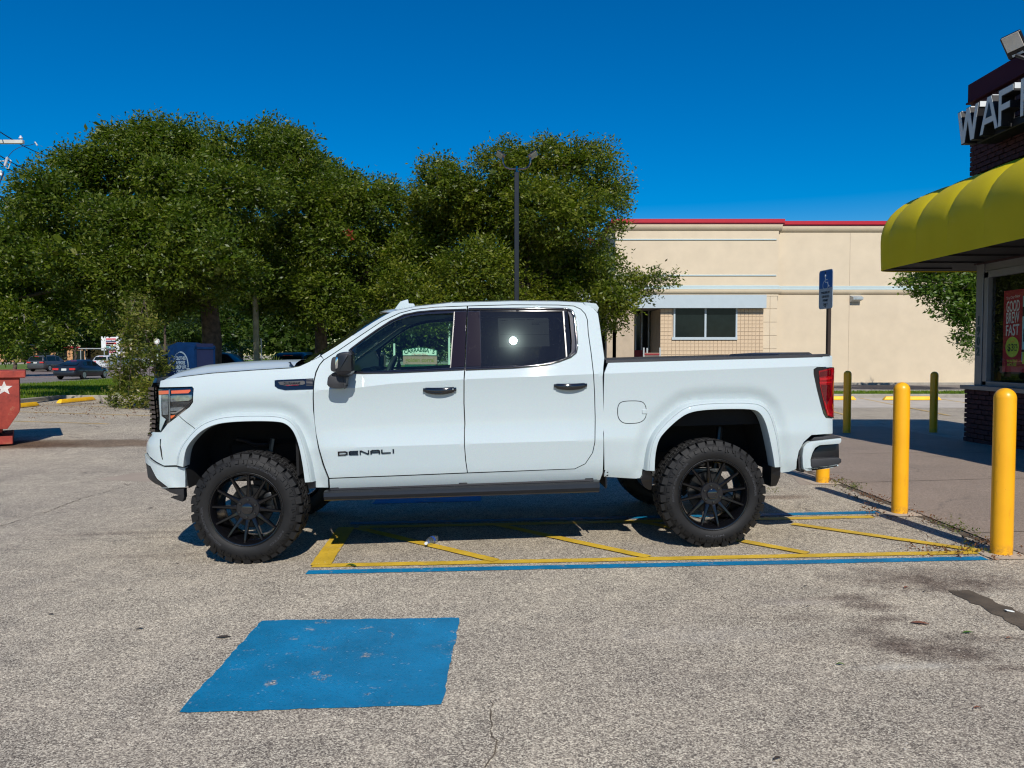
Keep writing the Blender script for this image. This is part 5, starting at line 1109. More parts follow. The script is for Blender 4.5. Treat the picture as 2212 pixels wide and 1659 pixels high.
fascia = [ZA(425, 1385), Z5(545, 182), Z5(552, 232), Z5(500, 300), Z5(440, 400), Z5(415, 480), Z5(412, 560), Z5(240, 562), ("r", XN - .42, inv(*Z5(180, 440))[1]), ("r", SCN + .02, inv(*Z5(180, 440))[1]), ("r", SCN + .02, inv(*Z5(180, 380))[1]), ("r", XN - .62, inv(*Z5(180, 330))[1]), ("r", XN - .52, inv(*Z5(180, 225))[1]), ZA(232, 1570), ZA(300, 1482)]
bumper = [("r", SCN + .02, inv(*Z5(190, 455))[1]), ("r", XN - .45, inv(*Z5(190, 455))[1]), Z5(236, 572), Z5(455, 577), Z5(460, 690), Z5(460, 780), Z5(215, 783), ("r", -2.76, .63), ("r", -2.815, .72), ("r", -2.86, .80), ("r", -2.95, .82), ("r", SCN + .02, .81)]
valance = [("r", SCN + .02, .805), ("r", -2.95, .815), ("r", -2.86, .795), ("r", -2.815, .715), ("r", -2.76, .625), Z5(215, 786), Z5(445, 790), Z5(447, 880), Z5(432, 927), Z5(300, 878), ("r", -2.70, .562), ("r", -2.78, .585), ("r", -2.84, .64), ("r", -2.95, .68), ("r", SCN + .02, .67)]
bedside = [Z4(262, 292), Z4(900, 274), Z4(1500, 259), Z4(2010, 245), Z4(2028, 262), Z4(2034, 300), Z4(2030, 331), Z4(1912, 336), Z4(1888, 352), Z4(1888, 385), Z4(1912, 500), Z4(1962, 690), Z4(1984, 732), Z4(2034, 737), Z4(2036, 800), Z4(2034, 856), Z4(1870, 872), Z4(1810, 925), Z4(1770, 1000), Z4(1754, 1080), Z4(1750, 1140), Z4(1690, 1163), Z4(1628, 1170),
           Z4(1590, 1112), Z4(1582, 1020), Z4(1555, 850), Z4(1512, 715), Z4(1462, 648), Z4(1390, 624), Z4(1200, 622), Z4(980, 632), Z4(865, 655), Z4(775, 718), Z4(675, 815), Z4(618, 905), Z4(590, 1020), Z4(580, 1140), Z4(536, 1140), Z4(532, 1185), Z4(515, 1212), Z4(480, 1216), Z4(262, 1203), Z4(228, 1203), Z4(226, 900), Z4(225, 500), Z4(229, 380)]
cab = [ZA(1868, 800), ZA(2000, 700), ZB(220, 728), ZB(400, 618), ZB(600, 488), ZB(800, 358), ZB(950, 270), ZB(1040, 228), ZB(1275, 180), ZB(1700, 134), ZC(0, 138), ZC(700, 119), ZC(1200, 122), ZC(1470, 136), ZC(1590, 200), ZC(1640, 260), ZC(1662, 400), ZC(1690, 600), ZC(1711, 750), ZC(1700, 860), ZC(1692, 960), ZC(1698, 1200), ZC(1712, 1500), Z6(2071, 120), Z6(2072, 250), Z6(2067, 380), Z6(2048, 432),
       Z6(1500, 447), Z6(800, 470), Z6(262, 488), Z6(258, 420), Z6(700, 403), Z6(1172, 384)] + rd_rear[:-1] + [ZC(700, 163), ZC(196, 176)] + fd_top + [ZB(262, 775), ZA(2005, 730)]
# split the C-shaped cab side as one outline
fen = panel("fender", fender, "pearl_paint"); 
fdo = panel("front_door", front_door, "pearl_paint", holes=[trim_f]); rdo = panel("rear_door", rear_door, "pearl_paint", holes=[trim_r])
panel("cab_side", cab, "pearl_paint", grid=.035); bed = panel("bed_side", bedside, "pearl_paint")
fas = panel("front_fascia", fascia, "pearl_paint"); bmp = panel("front_bumper", bumper, "pearl_paint", off=-.012, skirt=.07); panel("valance", valance, "trim_plastic", off=-.01, skirt=.07)
# window trims, glass
panel("window_trim", trim_f, "black_chrome", holes=[glass_f], parent=fdo, off=.002, gap=.002, skirt=.012)
panel("window_trim", trim_r, "black_chrome", holes=[[ZC(336, 238), ZC(1300, 236), ZC(1322, 300), ZC(1345, 560), ZC(1340, 690), ZC(1296, 738), ZC(1180, 780), ZC(1050, 817), ZC(700, 834), ZC(350, 848)]], parent=rdo, off=.002, gap=.002, skirt=.012)
panel("pillar_plate", [ZB(1712, 240), ZB(1843, 236), ZB(1822, 848), ZB(1668, 857)], "pillar_black", parent=fdo, off=-.003, gap=.003, skirt=.01)
panel("pillar_plate", [ZC(200, 237), ZC(330, 236), ZC(348, 844), ZC(176, 848)], "pillar_black", parent=rdo, off=-.003, gap=.003, skirt=.01)
panel("window_glass", [ZB(590, 640), ZB(740, 535), ZB(900, 424), ZB(1050, 340), ZB(1200, 290), ZB(1400, 263), ZB(1712, 248), ZB(1668, 866), ZB(1200, 888), ZB(735, 900), ZB(585, 898)], "tinted_glass", parent=fdo, gap=0, skirt=0, grid=.3, edge=.5, fn=plane_fn(900, 745, .012))
wg = panel("window_glass", [ZC(328, 230), ZC(1252, 226), ZC(1292, 742), ZC(1180, 786), ZC(1050, 822), ZC(700, 840), ZC(342, 854)], "privacy_glass", parent=rdo, gap=0, skirt=0, grid=.3, edge=.5, fn=plane_fn(1109, 736, .008))
panel("quarter_glass", quarter, "privacy_glass", parent=rdo, off=.006, gap=.001, skirt=.008)
panel("window_divider", [ZC(1247, 232), ZC(1260, 232), ZC(1297, 738), ZC(1284, 742)], "satin_black", parent=rdo, off=-.004, gap=0, skirt=.02)
panel("window_divider", [ZB(1703, 240), ZB(1713, 240), ZB(1669, 858), ZB(1659, 858)], "satin_black", parent=fdo, off=-.001, gap=0, skirt=.02)
# chrome-dark brow lines along the window tops and the sweep at the rear
def bead(name, pts, r_, m_, parent, off=-.004):
    for mir in (0, 1):
        k = MB(); q = [inv(*p) for p in pts]; q = [surf(q[i][0] + (q[i + 1][0] - q[i][0]) * f / 8, q[i][1] + (q[i + 1][1] - q[i][1]) * f / 8, off) for i in range(len(q) - 1) for f in range(8)] + [surf(*q[-1], off)]
        if mir: q = [np.array([v[0], TW - v[1], v[2]]) for v in q]
        k.tube(q, r_, 8); k.build(name, m_, parent[mir], sharp=60)
bead("trim_bead", [ZB(560, 652), ZB(700, 547), ZB(850, 441), ZB(1000, 344), ZB(1150, 274), ZB(1300, 243), ZB(1500, 224), ZB(1838, 214)], .0065, "black_chrome", fdo)
bead("trim_bead", [ZC(204, 213), ZC(1000, 207), ZC(1290, 211), ZC(1345, 231), ZC(1375, 290), ZC(1393, 480), ZC(1404, 620), ZC(1392, 688), ZC(1330, 738), ZC(1200, 787), ZC(1040, 827), ZC(700, 856), ZC(176, 877)], .012, "black_chrome", rdo, -.002)
bead("trim_bead", [ZB(590, 916), ZB(1000, 912), ZB(1500, 890), ZB(1812, 876)], .010, "black_chrome", fdo, -.002)
# ---- wheel arch flares
def flare(name, inner, outer, liner_to=.62):
    I_ = smooth_poly(P2(inner), 2, False); O_ = smooth_poly(P2(outer), 2, False); n = len(I_)
    prof = [(0, .10, 1), (0, -.030, 0), (.03, -.040, 0), (.08, -.043, 0), (.56, -.047, 0), (.58, -.041, 0), (.62, -.041, 0), (.64, -.047, 0), (.74, -.047, 0), (.82, -.041, 0), (.92, -.016, 0), (1.0, -.005, 0), (1.04, .012, 0)]
    for mir in (False, True):
        vs = []; fs = []
        for i in range(n):
            a = np.array(I_[i]); b_ = np.array(O_[i]); wb = float(wprof(b_[0], b_[1])); 
            for (f, o, ab) in prof:
                p = a + (b_ - a) * f; pw = float(plan(p[0])[1]); w_ = pw + o + (0 if ab else wb * min(1, f))
                vs.append((float(surf(p[0], p[1])[0]), TW - w_ if mir else w_, p[1]))
        m_ = len(prof)
        for i in range(n - 1):
            for j in range(m_ - 1):
                f = (i * m_ + j, i * m_ + j + 1, (i + 1) * m_ + j + 1, (i + 1) * m_ + j); fs.append(f[::-1] if mir else f)
        fs.append(tuple(range(m_))); fs.append(tuple((n - 1) * m_ + j for j in range(m_))[::-1])
        me = bpy.data.meshes.new(name); me.from_pydata(vs, [], fs); b2 = bmesh.new(); b2.from_mesh(me); bmesh.ops.recalc_face_normals(b2, faces=b2.faces); b2.to_mesh(me); b2.free()
        me.polygons.foreach_set("use_smooth", [True] * len(me.polygons)); me.set_sharp_from_angle(angle=R(40)); link(name, me, TRUCK, ["pearl_paint"])
        # black well
        vs = []; fs = []; wv = [.03, .30, liner_to]
        cx_ = sum(p[0] for p in I_) / n; zc = min(p[1] for p in I_)
        ext = [(I_[0][0], .62)] + [(p[0] + (p[0] - cx_) * .04, p[1] + .02) for p in I_] + [(I_[-1][0], .62)]
        for p in ext:
            for w_ in wv: vs.append((p[0], TW - w_ if mir else w_, p[1]))
        for i in range(len(ext) - 1):
            for j in range(2): fs.append((i * 3 + j, i * 3 + j + 1, (i + 1) * 3 + j + 1, (i + 1) * 3 + j))
        fs.append(tuple(i * 3 + 2 for i in range(len(ext))))
        link("wheel_well", mesh_from(vs, fs), TRUCK, ["under_black"])
flare("front_flare", arch_f, flare_f); flare("rear_flare", arch_r, flare_r)
# mud flaps / black ends of the flares
panel("mud_guard", [Z5(1672, 716), Z5(1770, 716), Z5(1770, 790), Z5(1700, 797), Z5(1690, 780)], "satin_black", off=-.02, skirt=.12)
panel("mud_guard", [Z4(542, 1145), Z4(612, 1145), Z4(612, 1292), Z4(596, 1312), Z4(545, 1285), Z4(520, 1235), Z4(515, 1212), Z4(534, 1185)], "satin_black", off=-.02, skirt=.20, sm=1)
panel("mud_guard", [Z4(1549, 1116), Z4(1627, 1116), Z4(1621, 1210), Z4(1592, 1272), Z4(1542, 1280), Z4(1546, 1200)], "satin_black", off=-.02, skirt=.20)
panel("rocker_end", [Z4(226, 1146), Z4(263, 1146), Z4(263, 1203), Z4(240, 1205), Z4(222, 1195)], "satin_black", off=.0, skirt=.05, gap=0)
# ---- headlight
HL = panel("headlight", [ZA(206, 1093), ZA(574, 1075), ZA(588, 1092), ZA(580, 1238), ZA(544, 1288), ZA(425, 1380), ZA(300, 1478), ZA(234, 1560), ZA(222, 1590), ZA(208, 1500)], "gloss_black", off=.022, skirt=.05, gap=.002)
def hp(name, pts, m_, off=.014, **kw): return panel(name, pts, m_, parent=HL, off=off, gap=.001, skirt=.01, grid=.05, **kw)
hp("turn_signal", [ZA(342, 1112), ZA(555, 1100), ZA(560, 1116), ZA(535, 1142), ZA(345, 1148)], "amber"); hp("turn_signal", [ZA(205, 1113), ZA(318, 1110), ZA(318, 1150), ZA(208, 1158)], "amber", .012)
hp("reflector", [ZA(336, 1168), ZA(575, 1158), ZA(572, 1205), ZA(540, 1225), ZA(336, 1238)], "lens_grey"); hp("reflector", [ZA(336, 1300), ZA(480, 1290), ZA(425, 1335), ZA(336, 1342)], "lens_grey")
for k_ in range(4): hp("fin", [ZA(336, 1246 + k_ * 13), ZA(555 - k_ * 16, 1240 + k_ * 13), ZA(550 - k_ * 16, 1244 + k_ * 13), ZA(336, 1250 + k_ * 13)], "steel")
hp("chrome_edge", [ZA(334, 1352), ZA(395, 1350), ZA(450, 1312), ZA(500, 1290), ZA(462, 1330), ZA(400, 1366), ZA(334, 1368)], "chrome")
hp("side_marker", [ZA(336, 1388), ZA(392, 1380), ZA(380, 1398), ZA(340, 1428)], "amber")
hp("running_light", [ZA(240, 1160), ZA(312, 1156), ZA(312, 1380), ZA(250, 1385)], "lens_grey", .010); hp("light_column", [ZA(207, 1162), ZA(238, 1160), ZA(238, 1395), ZA(285, 1430), ZA(228, 1560), ZA(214, 1540)], "pearl_paint", .006)
hp("divider", [ZA(316, 1100), ZA(334, 1100), ZA(334, 1450), ZA(316, 1462)], "steel", .008)
panel("headlight_lens", [ZA(204, 1091), ZA(574, 1073), ZA(590, 1090), ZA(582, 1239), ZA(545, 1290), ZA(425, 1383), ZA(300, 1481), ZA(232, 1565), ZA(220, 1590), ZA(206, 1500)], "clear_lens", parent=HL, off=-.001, gap=.001, skirt=0)
# fog slot
panel("vent_slot", [Z5(200, 292), Z5(212, 292), Z5(218, 400), Z5(230, 500), Z5(222, 495), Z5(206, 420), Z5(200, 340)], "gloss_black", parent=fas, off=-.003, gap=0, skirt=.01, grid=.1)
panel("bumper_gap", [Z5(236, 562), Z5(460, 562), Z5(455, 576), Z5(240, 574)], "under_black", off=.02, gap=-.002, skirt=.03)
# ---- taillight
TL = panel("tail_light", [Z4(1890, 352), Z4(1912, 338), Z4(2024, 331), Z4(2056, 350), Z4(2070, 410), Z4(2070, 640), Z4(2054, 705), Z4(2022, 733), Z4(1984, 730), Z4(1963, 695), Z4(1912, 500), Z4(1889, 385)], "gloss_black", off=-.008, gap=.002, skirt=.04, edge=.015)
def tp(name, pts, m_, off=-.012): return panel(name, pts, m_, parent=TL, off=off, gap=.001, skirt=.004, grid=.03, edge=.02)
tp("lens", [Z4(1925, 362), Z4(2025, 338), Z4(2052, 356), Z4(2064, 412), Z4(2064, 636), Z4(2048, 700), Z4(2018, 724), Z4(1994, 716), Z4(1974, 650), Z4(1935, 480)], "red_lens")
for q_ in ([Z4(1930, 420), Z4(2030, 410), Z4(2030, 428), Z4(1935, 440)], [Z4(1930, 452), Z4(2028, 446), Z4(2028, 460), Z4(1934, 466)], [Z4(2030, 350), Z4(2044, 360), Z4(2050, 420), Z4(2050, 630), Z4(2040, 700), Z4(2032, 700), Z4(2038, 600), Z4(2034, 420)], [Z4(1968, 600), Z4(1976, 600), Z4(2005, 700), Z4(2030, 700), Z4(2026, 712), Z4(1998, 710)]): tp("light_bar", q_, "red_bright", -.015)
tp("reflector", [Z4(1945, 474), Z4(2020, 470), Z4(2022, 560), Z4(1985, 640), Z4(1970, 600)], "red_lens_dark", -.014); tp("reflector", [Z4(1934, 372), Z4(2020, 352), Z4(2024, 400), Z4(1930, 410)], "red_lens_dark", -.014)
# ---- fuel door, handles, badge, vent
fpoly = [Z4(333, 690), Z4(336, 640), Z4(355, 610), Z4(395, 598), Z4(480, 596), Z4(530, 602), Z4(556, 625), Z4(567, 670), Z4(565, 720), Z4(548, 752), Z4(510, 775), Z4(450, 781), Z4(390, 780), Z4(358, 762), Z4(338, 730)]
FP = smooth_poly(P2(fpoly), 2)
for mir in (0, 1):
    if mir: break
    ring = panel_mesh(FP, [inset(dens(FP, .02), .007)], off=-.0012, gap=0, skirt=.001, grid=.5, edge=.02); link("fuel_door_gap", ring, bed[0], ["satin_black"])
    link("fuel_door", panel_mesh(inset(dens(FP, .02), .006), off=-.003, gap=0, skirt=.004, grid=.03), bed[0], ["pearl_paint"])
    p = surf(*inv(*Z4(549, 685)), -.004); MB().box(p, (.045, .012, .040), .006).build("finger_tab", "pearl_paint", bed[0])
def handle(Zf, x0, y0, x1, y1, par):
    cx_, cy_ = (x0 + x1) / 2, (y0 + y1) / 2; w2, h2 = (x1 - x0) / 2, (y1 - y0) / 2
    cup = [Zf(cx_ + w2 * a * .62, cy_ + (h2 * b_ * 1.02 if b_ > 0 else h2 * b_ * 1.35)) for a, b_ in [(math.cos(t_), math.sin(t_)) for t_ in np.linspace(0, 2 * PI, 20, endpoint=False)]]
    panel("handle_cup", cup, "pearl_paint", parent=par, off=-.0015, gap=0, skirt=.002, grid=.03)
    for mir in (0, 1):
        c = surf(*inv(*Zf(cx_, cy_)), 0); Lx = (surf(*inv(*Zf(x1, cy_)))[0] - surf(*inv(*Zf(x0, cy_)))[0]); Hz = abs(surf(*inv(*Zf(cx_, y0)))[2] - surf(*inv(*Zf(cx_, y1)))[2]); d = Lx * .5
        k = MB(); sec = []
        for i in range(13):
            t_ = -1 + i / 6; e = max(0, abs(t_) - .80) / .20; hz = Hz * .5 * (1 - .10 * t_ * t_) * math.sqrt(max(0.02, 1 - e ** 2.5)); yo = -.034 + .012 * t_ * t_ + .010 * e ** 2
            zc_ = c[2] + Hz * .09 * (t_ * t_) ; x = c[0] + d * t_; top_ = zc_ + hz * .62; bot = zc_ - hz * (1.0 - .35 * t_ * t_)
            rr_ = [(yo + .004, top_), (yo - .004, top_ - .006), (yo - .006, (top_ + bot) / 2), (yo - .002, bot + .006), (yo + .008, bot), (yo + .020, bot + .01), (yo + .020, top_ - .004)]
            sec.append([(x, (TW - (c[1] + y)) if mir else c[1] + y, z) for y, z in rr_])
        n_ = len(sec[0]); vs = [v for r_ in sec for v in r_]; fs = [(i * n_ + j, i * n_ + (j + 1) % n_, (i + 1) * n_ + (j + 1) % n_, (i + 1) * n_ + j) for i in range(12) for j in range(n_)] + [tuple(range(n_)), tuple(12 * n_ + j for j in range(n_))]
        k.add([Vector(v) for v in vs], fs)
        for e in (-.93, .93): k.box((c[0] + d * e, (TW - c[1]) if mir else c[1], c[2] + Hz * .08), (.018, .05, Hz * .4), .003)
        k.build("door_handle", "gloss_black", par[mir], sharp=50)
handle(ZB, 1362, 1060, 1732, 1156, fdo); handle(ZC, 1148, 1016, 1515, 1108, rdo)
q = surf(*inv(*ZB(1693, 1094)), -.043); MB().lathe([(0, -.004), (.006, -.004), (.007, 0)], 12, c=q, axis='Y').build("lock_cylinder", "steel", fdo[0])
VT = panel("fender_vent", [ZA(1487, 998), ZA(1525, 992), ZA(1921, 975), ZA(1914, 1098), ZA(1605, 1108), ZA(1525, 1090), ZA(1488, 1062)], "gloss_black", off=-.006, gap=.001, skirt=.01)
panel("vent_inset", [ZA(1522, 1015), ZA(1550, 1010), ZA(1805, 1000), ZA(1828, 1012), ZA(1826, 1040), ZA(1800, 1050), ZA(1625, 1062), ZA(1545, 1050)], "trim_plastic", parent=VT, off=-.010, gap=.002, skirt=.004)
for k_ in range(5): panel("vent_slat", [ZA(1838, 992 + 15 * k_), ZA(1910, 989 + 15 * k_), ZA(1909, 994 + 15 * k_), ZA(1838, 997 + 15 * k_)], "satin_black", parent=VT, off=-.010, gap=0, skirt=.004, grid=.1)
def sidetext(name, s, c_px, height_px, width_px, m_, par, off=-.008, bold=0.0, asp=1.0, ext=.003):
    c = surf(*inv(*c_px), off); a = surf(*inv(c_px[0] - width_px / 2, c_px[1] + 0), off); sl = .011
    me = text_mesh(s, 1.0, ext, bold=bold); xs = [v.co.x for v in me.vertices]; ys = [v.co.y for v in me.vertices]; sc = 1 / 266.0
    me.transform(Matrix.Translation((-(max(xs) + min(xs)) / 2, -(max(ys) + min(ys)) / 2, 0))); me.transform(Matrix.Diagonal((width_px * sc / (max(xs) - min(xs)), height_px * sc / (max(ys) - min(ys)), 1, 1)))
    u = Vector((1, 0, sl)); me.transform(frame(c, u, Vector((0, float(wprof(c[0], c[2] + .01) - wprof(c[0], c[2] - .01)) / .02, 1)))); return link(name, me, par, [m_])
sidetext("badge", "DURAMAX", ZA(1685, 1028), 4.6, 34, "satin_black", VT[0], -.014, .012); sidetext("badge", "ALLISON", ZA(1688, 1053), 1.8, 26, "red_bright", VT[0], -.014, .01)
# DENALI letters, drawn as wide stroke letters
def stroke_word(c_px, word, wpx, hpx, m_, par):
    G_ = {"D": [[(0, 0), (0, 1)], [(0, 1), (.78, 1), (1, .8), (1, .2), (.78, 0), (0, 0)]], "E": [[(1, 1), (.12, 1), (0, .85), (0, .15), (.12, 0), (1, 0)], [(0, .5), (.95, .5)]], "N": [[(0, 0), (0, 1), (.12, 1), (.88, 0), (1, 0), (1, 1)]],
          "A": [[(0, 0), (0, .8), (.15, 1), (.85, 1), (1, .8), (1, 0)], [(0, .38), (1, .38)]], "L": [[(0, 1), (0, .12), (.1, 0), (1, 0)]], "I": [[(0, 0), (0, 1)]]}
    c = surf(*inv(*c_px), -.006); sc = 1 / 266.0; W_ = wpx * sc; H_ = hpx * sc; n = len(word); units = sum(1.0 if ch != "I" else .18 for ch in word) + (n - 1) * .30; uw = W_ / units; x = -W_ / 2; th = .0105
    for ch in word:
        k = MB(); cw = uw if ch != "I" else uw * .18
        for st in G_[ch]:
            pts = [(x + (p[0] * (cw if ch != "I" else 0) + (cw / 2 if ch == "I" else 0)), (p[1] - .5) * (H_ - th)) for p in st]
            for a, b_ in zip(pts, pts[1:]):
                d = math.hypot(b_[0] - a[0], b_[1] - a[1]); an = math.atan2(b_[1] - a[1], b_[0] - a[0])
                k.box(((a[0] + b_[0]) / 2, (a[1] + b_[1]) / 2, 0), (d + th * .9, th * (1 if abs(math.sin(an)) < .5 or ch == "N" else 1.25), .005), rot=Matrix.Rotation(an, 3, 'Z'))
        o = k.build("badge_letter", m_, par, flat=True); o.data.transform(frame(c, (1, 0, .018), (0, -.12, 1))); x += cw + uw * .30
stroke_word(Z6(505, 246), "DENALI", 118.5, 9.4, "gloss_black", fdo[0])
# price sheet inside the rear window, header in grey print
PSh = panel("window_sticker", [ZC(530, 312), ZC(1082, 306), ZC(1094, 322), ZC(1104, 622), ZC(545, 634)], "paper_shade", parent=[wg[0], wg[1]], both=False, gap=0, skirt=0, grid=.3, edge=.5, fn=plane_fn(1109, 736, .012))[0]
sidetext("print", "GMC", ZC(594, 337), 2.6, 18, "ink", PSh, .012, .02, ext=.0004)
for (a_, b_, c_, d_) in [(565, 362, 630, 366), (710, 325, 830, 331), (850, 322, 930, 328), (905, 372, 990, 380), (560, 490, 1095, 493), (905, 352, 1075, 355)]: panel("print", [ZC(a_, b_), ZC(c_, b_), ZC(c_, d_), ZC(a_, d_)], "ink", parent=[PSh], both=False, gap=0, skirt=0, grid=.5, edge=.5, fn=plane_fn(1109, 736, .0105))
# ---- hood, windscreen, roof, rear wall (lofts across the truck)
def side_at(pts, off=0.0): return [surf(*inv(*p), off) for p in pts]
def resample(P_, n):
    P_ = np.array(P_); d = np.r_[0, np.cumsum(np.linalg.norm(np.diff(P_, axis=0), axis=1))]; t_ = np.linspace(0, d[-1], n); return np.stack([np.interp(t_, d, P_[:, i]) for i in range(3)], 1)
def loft(name, rows, m_, parent=None, sharp=40, flip=False, label=None):
    """rows of equal length, near side -> far side"""
    n = len(rows[0]); vs = [tuple(v) for r_ in rows for v in r_]; fs = [(i * n + j, i * n + j + 1, (i + 1) * n + j + 1, (i + 1) * n + j) for i in range(len(rows) - 1) for j in range(n - 1)]
    me = bpy.data.meshes.new(name); me.from_pydata(vs, [], fs); b2 = bmesh.new(); b2.from_mesh(me); bmesh.ops.recalc_face_normals(b2, faces=b2.faces); b2.to_mesh(me); b2.free()
    me.polygons.foreach_set("use_smooth", [True] * len(me.polygons)); me.set_sharp_from_angle(angle=R(sharp)); o = link(name, me, parent or TRUCK, [m_]); return o
hood_edge = resample([surf(*inv(*p), .0) for p in [ZA(226, 996), ZA(350, 970), ZA(800, 915), ZA(1250, 882), ZA(1660, 858)]], 40)
bulge = [lpt(*p, .30) for p in [ZA(245, 975), ZA(300, 950), ZA(440, 905), ZA(700, 846), ZA(1000, 817), ZA(1300, 797), ZA(1600, 787), ZA(1700, 786)]]; BXx, BZz = np.array(bulge).T
rows = []
for w in (0, .012, .05, .11, .19, .30, .40, .5, .75, 1.03):
    r_ = hood_edge.copy(); tt = min(1, w / .30); e = tt * tt * (3 - 2 * tt)
    lead = np.interp(w, NP_[:, 1], NP_[:, 0]) + .05 if w > .02 else hood_edge[0, 0]
    X0 = hood_edge[0, 0] + (lead - hood_edge[0, 0]) * min(1, w / .1) if w > .02 else hood_edge[0, 0]
    X0 = max(X0, -3.0); X = np.linspace(X0, hood_edge[-1, 0] + .02, 40)
    ze = np.interp(X, hood_edge[:, 0], hood_edge[:, 2]); zb_ = np.interp(X, BXx, BZz); nd = np.clip((X - X0) / .22, 0, 1); zz = ze + (zb_ - ze) * e + (.012 * sstep(.30, .36, w) - .006 * sstep(.5, 1.03, w)) 
    zz = zz - .05 * (1 - nd) ** 2.2
    rows.append(np.stack([X, np.interp(X, hood_edge[:, 0], hood_edge[:, 1]) * (1 - min(1, w / .2)) + w + (0.0 if w else 0) + (.03 * (1 - min(1, w / .2)) if w else 0) * 0, zz], 1))
mir = [np.stack([r_[:, 0], TW - r_[:, 1], r_[:, 2]], 1) for r_ in rows[::-1][1:]]
loft("hood", rows + mir, "pearl_paint")
# black cowl between hood and glass
co_ = resample(side_at([ZA(1640, 800), ZA(1700, 850), ZA(1790, 822), ZA(1872, 792)]), 10)
cw = [co_, np.stack([co_[:, 0] - .03, co_[:, 1] + .25, co_[:, 2] + .005], 1), np.stack([co_[:, 0] - .14, co_[:, 1] * 0 + 1.03, co_[:, 2] + .02], 1)]
loft("cowl", cw + [np.stack([r_[:, 0], TW - r_[:, 1], r_[:, 2]], 1) for r_ in cw[::-1][1:]], "trim_plastic")
# windscreen
ws = resample(side_at([ZA(1850, 806), ZA(2000, 702), ZB(220, 731), ZB(400, 621), ZB(600, 491), ZB(800, 361), ZB(950, 273), ZB(1010, 246)], .01), 24)
def cross(edge, n, fwd, rise, taper=1.0):
    rows = []
    for i in range(n + 1):
        t_ = i / n; y = edge[:, 1] + (TW - 2 * edge[:, 1]) * t_; s_ = 1 - (2 * t_ - 1) ** 2; s_ = s_ ** .8
        rows.append(np.stack([edge[:, 0] - fwd * s_, y, edge[:, 2] + rise * s_], 1))
    return rows
loft("windshield", cross(ws, 16, .17, .015), "dark_glass")
rf = resample(side_at([ZB(1000, 250), ZB(1040, 229), ZB(1275, 181), ZB(1700, 135), ZC(0, 139), ZC(700, 120), ZC(1200, 123), ZC(1470, 137)]), 40)
rfu = rf.copy()
rows = cross(rfu, 20, 0.0, .035)
for r_, q_ in zip(rows, np.linspace(0, 1, 21)):
    s_ = (1 - (2 * q_ - 1) ** 2) ** .8; k_ = sstep(.25, 0, (r_[:, 0] - r_[0, 0])); r_[:, 0] -= .17 * s_ * k_
loft("roof", rows, "pearl_paint")
# back of the cab with rear window
bk = resample(side_at([ZC(1470, 136), ZC(1590, 200), ZC(1640, 260), ZC(1662, 400), ZC(1690, 600), ZC(1711, 750), ZC(1700, 860), ZC(1692, 960), ZC(1698, 1200), ZC(1712, 1500)], .004), 30)
loft("cab_rear", cross(bk, 12, 0, 0), "pearl_paint")
p = (bk[4] + bk[14]) / 2; MB().box((p[0] + .02, TW / 2, p[2] + .0), (.02, 1.35, .40), .008).build("rear_window", "window_dark", TRUCK)
# roof spoiler at the back and shark fin
k = MB(); a_, b_, c_, d_ = [LPn(*ZC(*q_), .22) for q_ in [(1475, 134), (1618, 150), (1648, 195), (1628, 248)]]
k.prism([(a_[0], a_[2]), (b_[0], b_[2]), (c_[0], c_[2]), (d_[0], d_[2]), (d_[0] - .05, d_[2] - .0), (a_[0] + .02, a_[2] - .04)], .215, TW - .215, 'XZ'); k.build("roof_spoiler", "pearl_paint", TRUCK, bevel=.006)
fn = [LPn(*ZB(*q_), .42) for q_ in [(1040, 224), (1112, 128), (1197, 103), (1204, 150), (1258, 150), (1274, 172), (1262, 190)]]
k = MB(); k.prism([(p[0], p[2]) for p in fn[:1]] + [(p[0], p[2]) for p in fn[1:]] + [(fn[0][0] + .02, fn[0][2] - .08)], .395, .445, 'XZ'); k.build("antenna", "pearl_paint", TRUCK, bevel=.008)
# ---- grille and front lamps seen from the side as the dark nose edge
zg0, zg1 = inv(*ZA(230, 1560))[1], inv(*ZA(225, 1010))[1]
gr = panel("grille", [("r", XN - .46, zg0 - .02), ("r", XN - .46, zg1), ("r", SCN + .0, zg1), ("r", SCN + .0, zg0 - .10)], "satin_black", off=-.006, gap=0, skirt=.1)
for j in range(11):
    z = zg0 - .04 + (zg1 - zg0 - .02) * j / 10
    for mir in (0, 1):
        k = MB(); s_ = np.linspace(XN - .44, SCN + .02, 9); q_ = [surf(a, z, -.012) for a in s_]; q_ = [np.array([v[0], TW - v[1] if mir else v[1], v[2]]) for v in q_]
        vs = [];
        for v in q_: vs += [Vector((v[0] - .012, v[1], v[2] + .012)), Vector((v[0] - .016, v[1], v[2] - .004)), Vector((v[0] + .03, v[1], v[2] - .016)), Vector((v[0] + .03, v[1], v[2] + .012))]
        k.add(vs, [(i * 4 + a, i * 4 + (a + 1) % 4, (i + 1) * 4 + (a + 1) % 4, (i + 1) * 4 + a) for i in range(8) for a in range(4)] + [(0, 1, 2, 3), (35, 34, 33, 32)]); k.build("grille_bar", "chrome_dark", gr[mir])
panel("grille_header", [("r", XN - .36, zg1 - .01), ("r", XN - .40, zg1 + .025), ("r", SCN, zg1 + .03), ("r", SCN, zg1 - .01)], "satin_black", off=-.01, gap=0, skirt=.12)
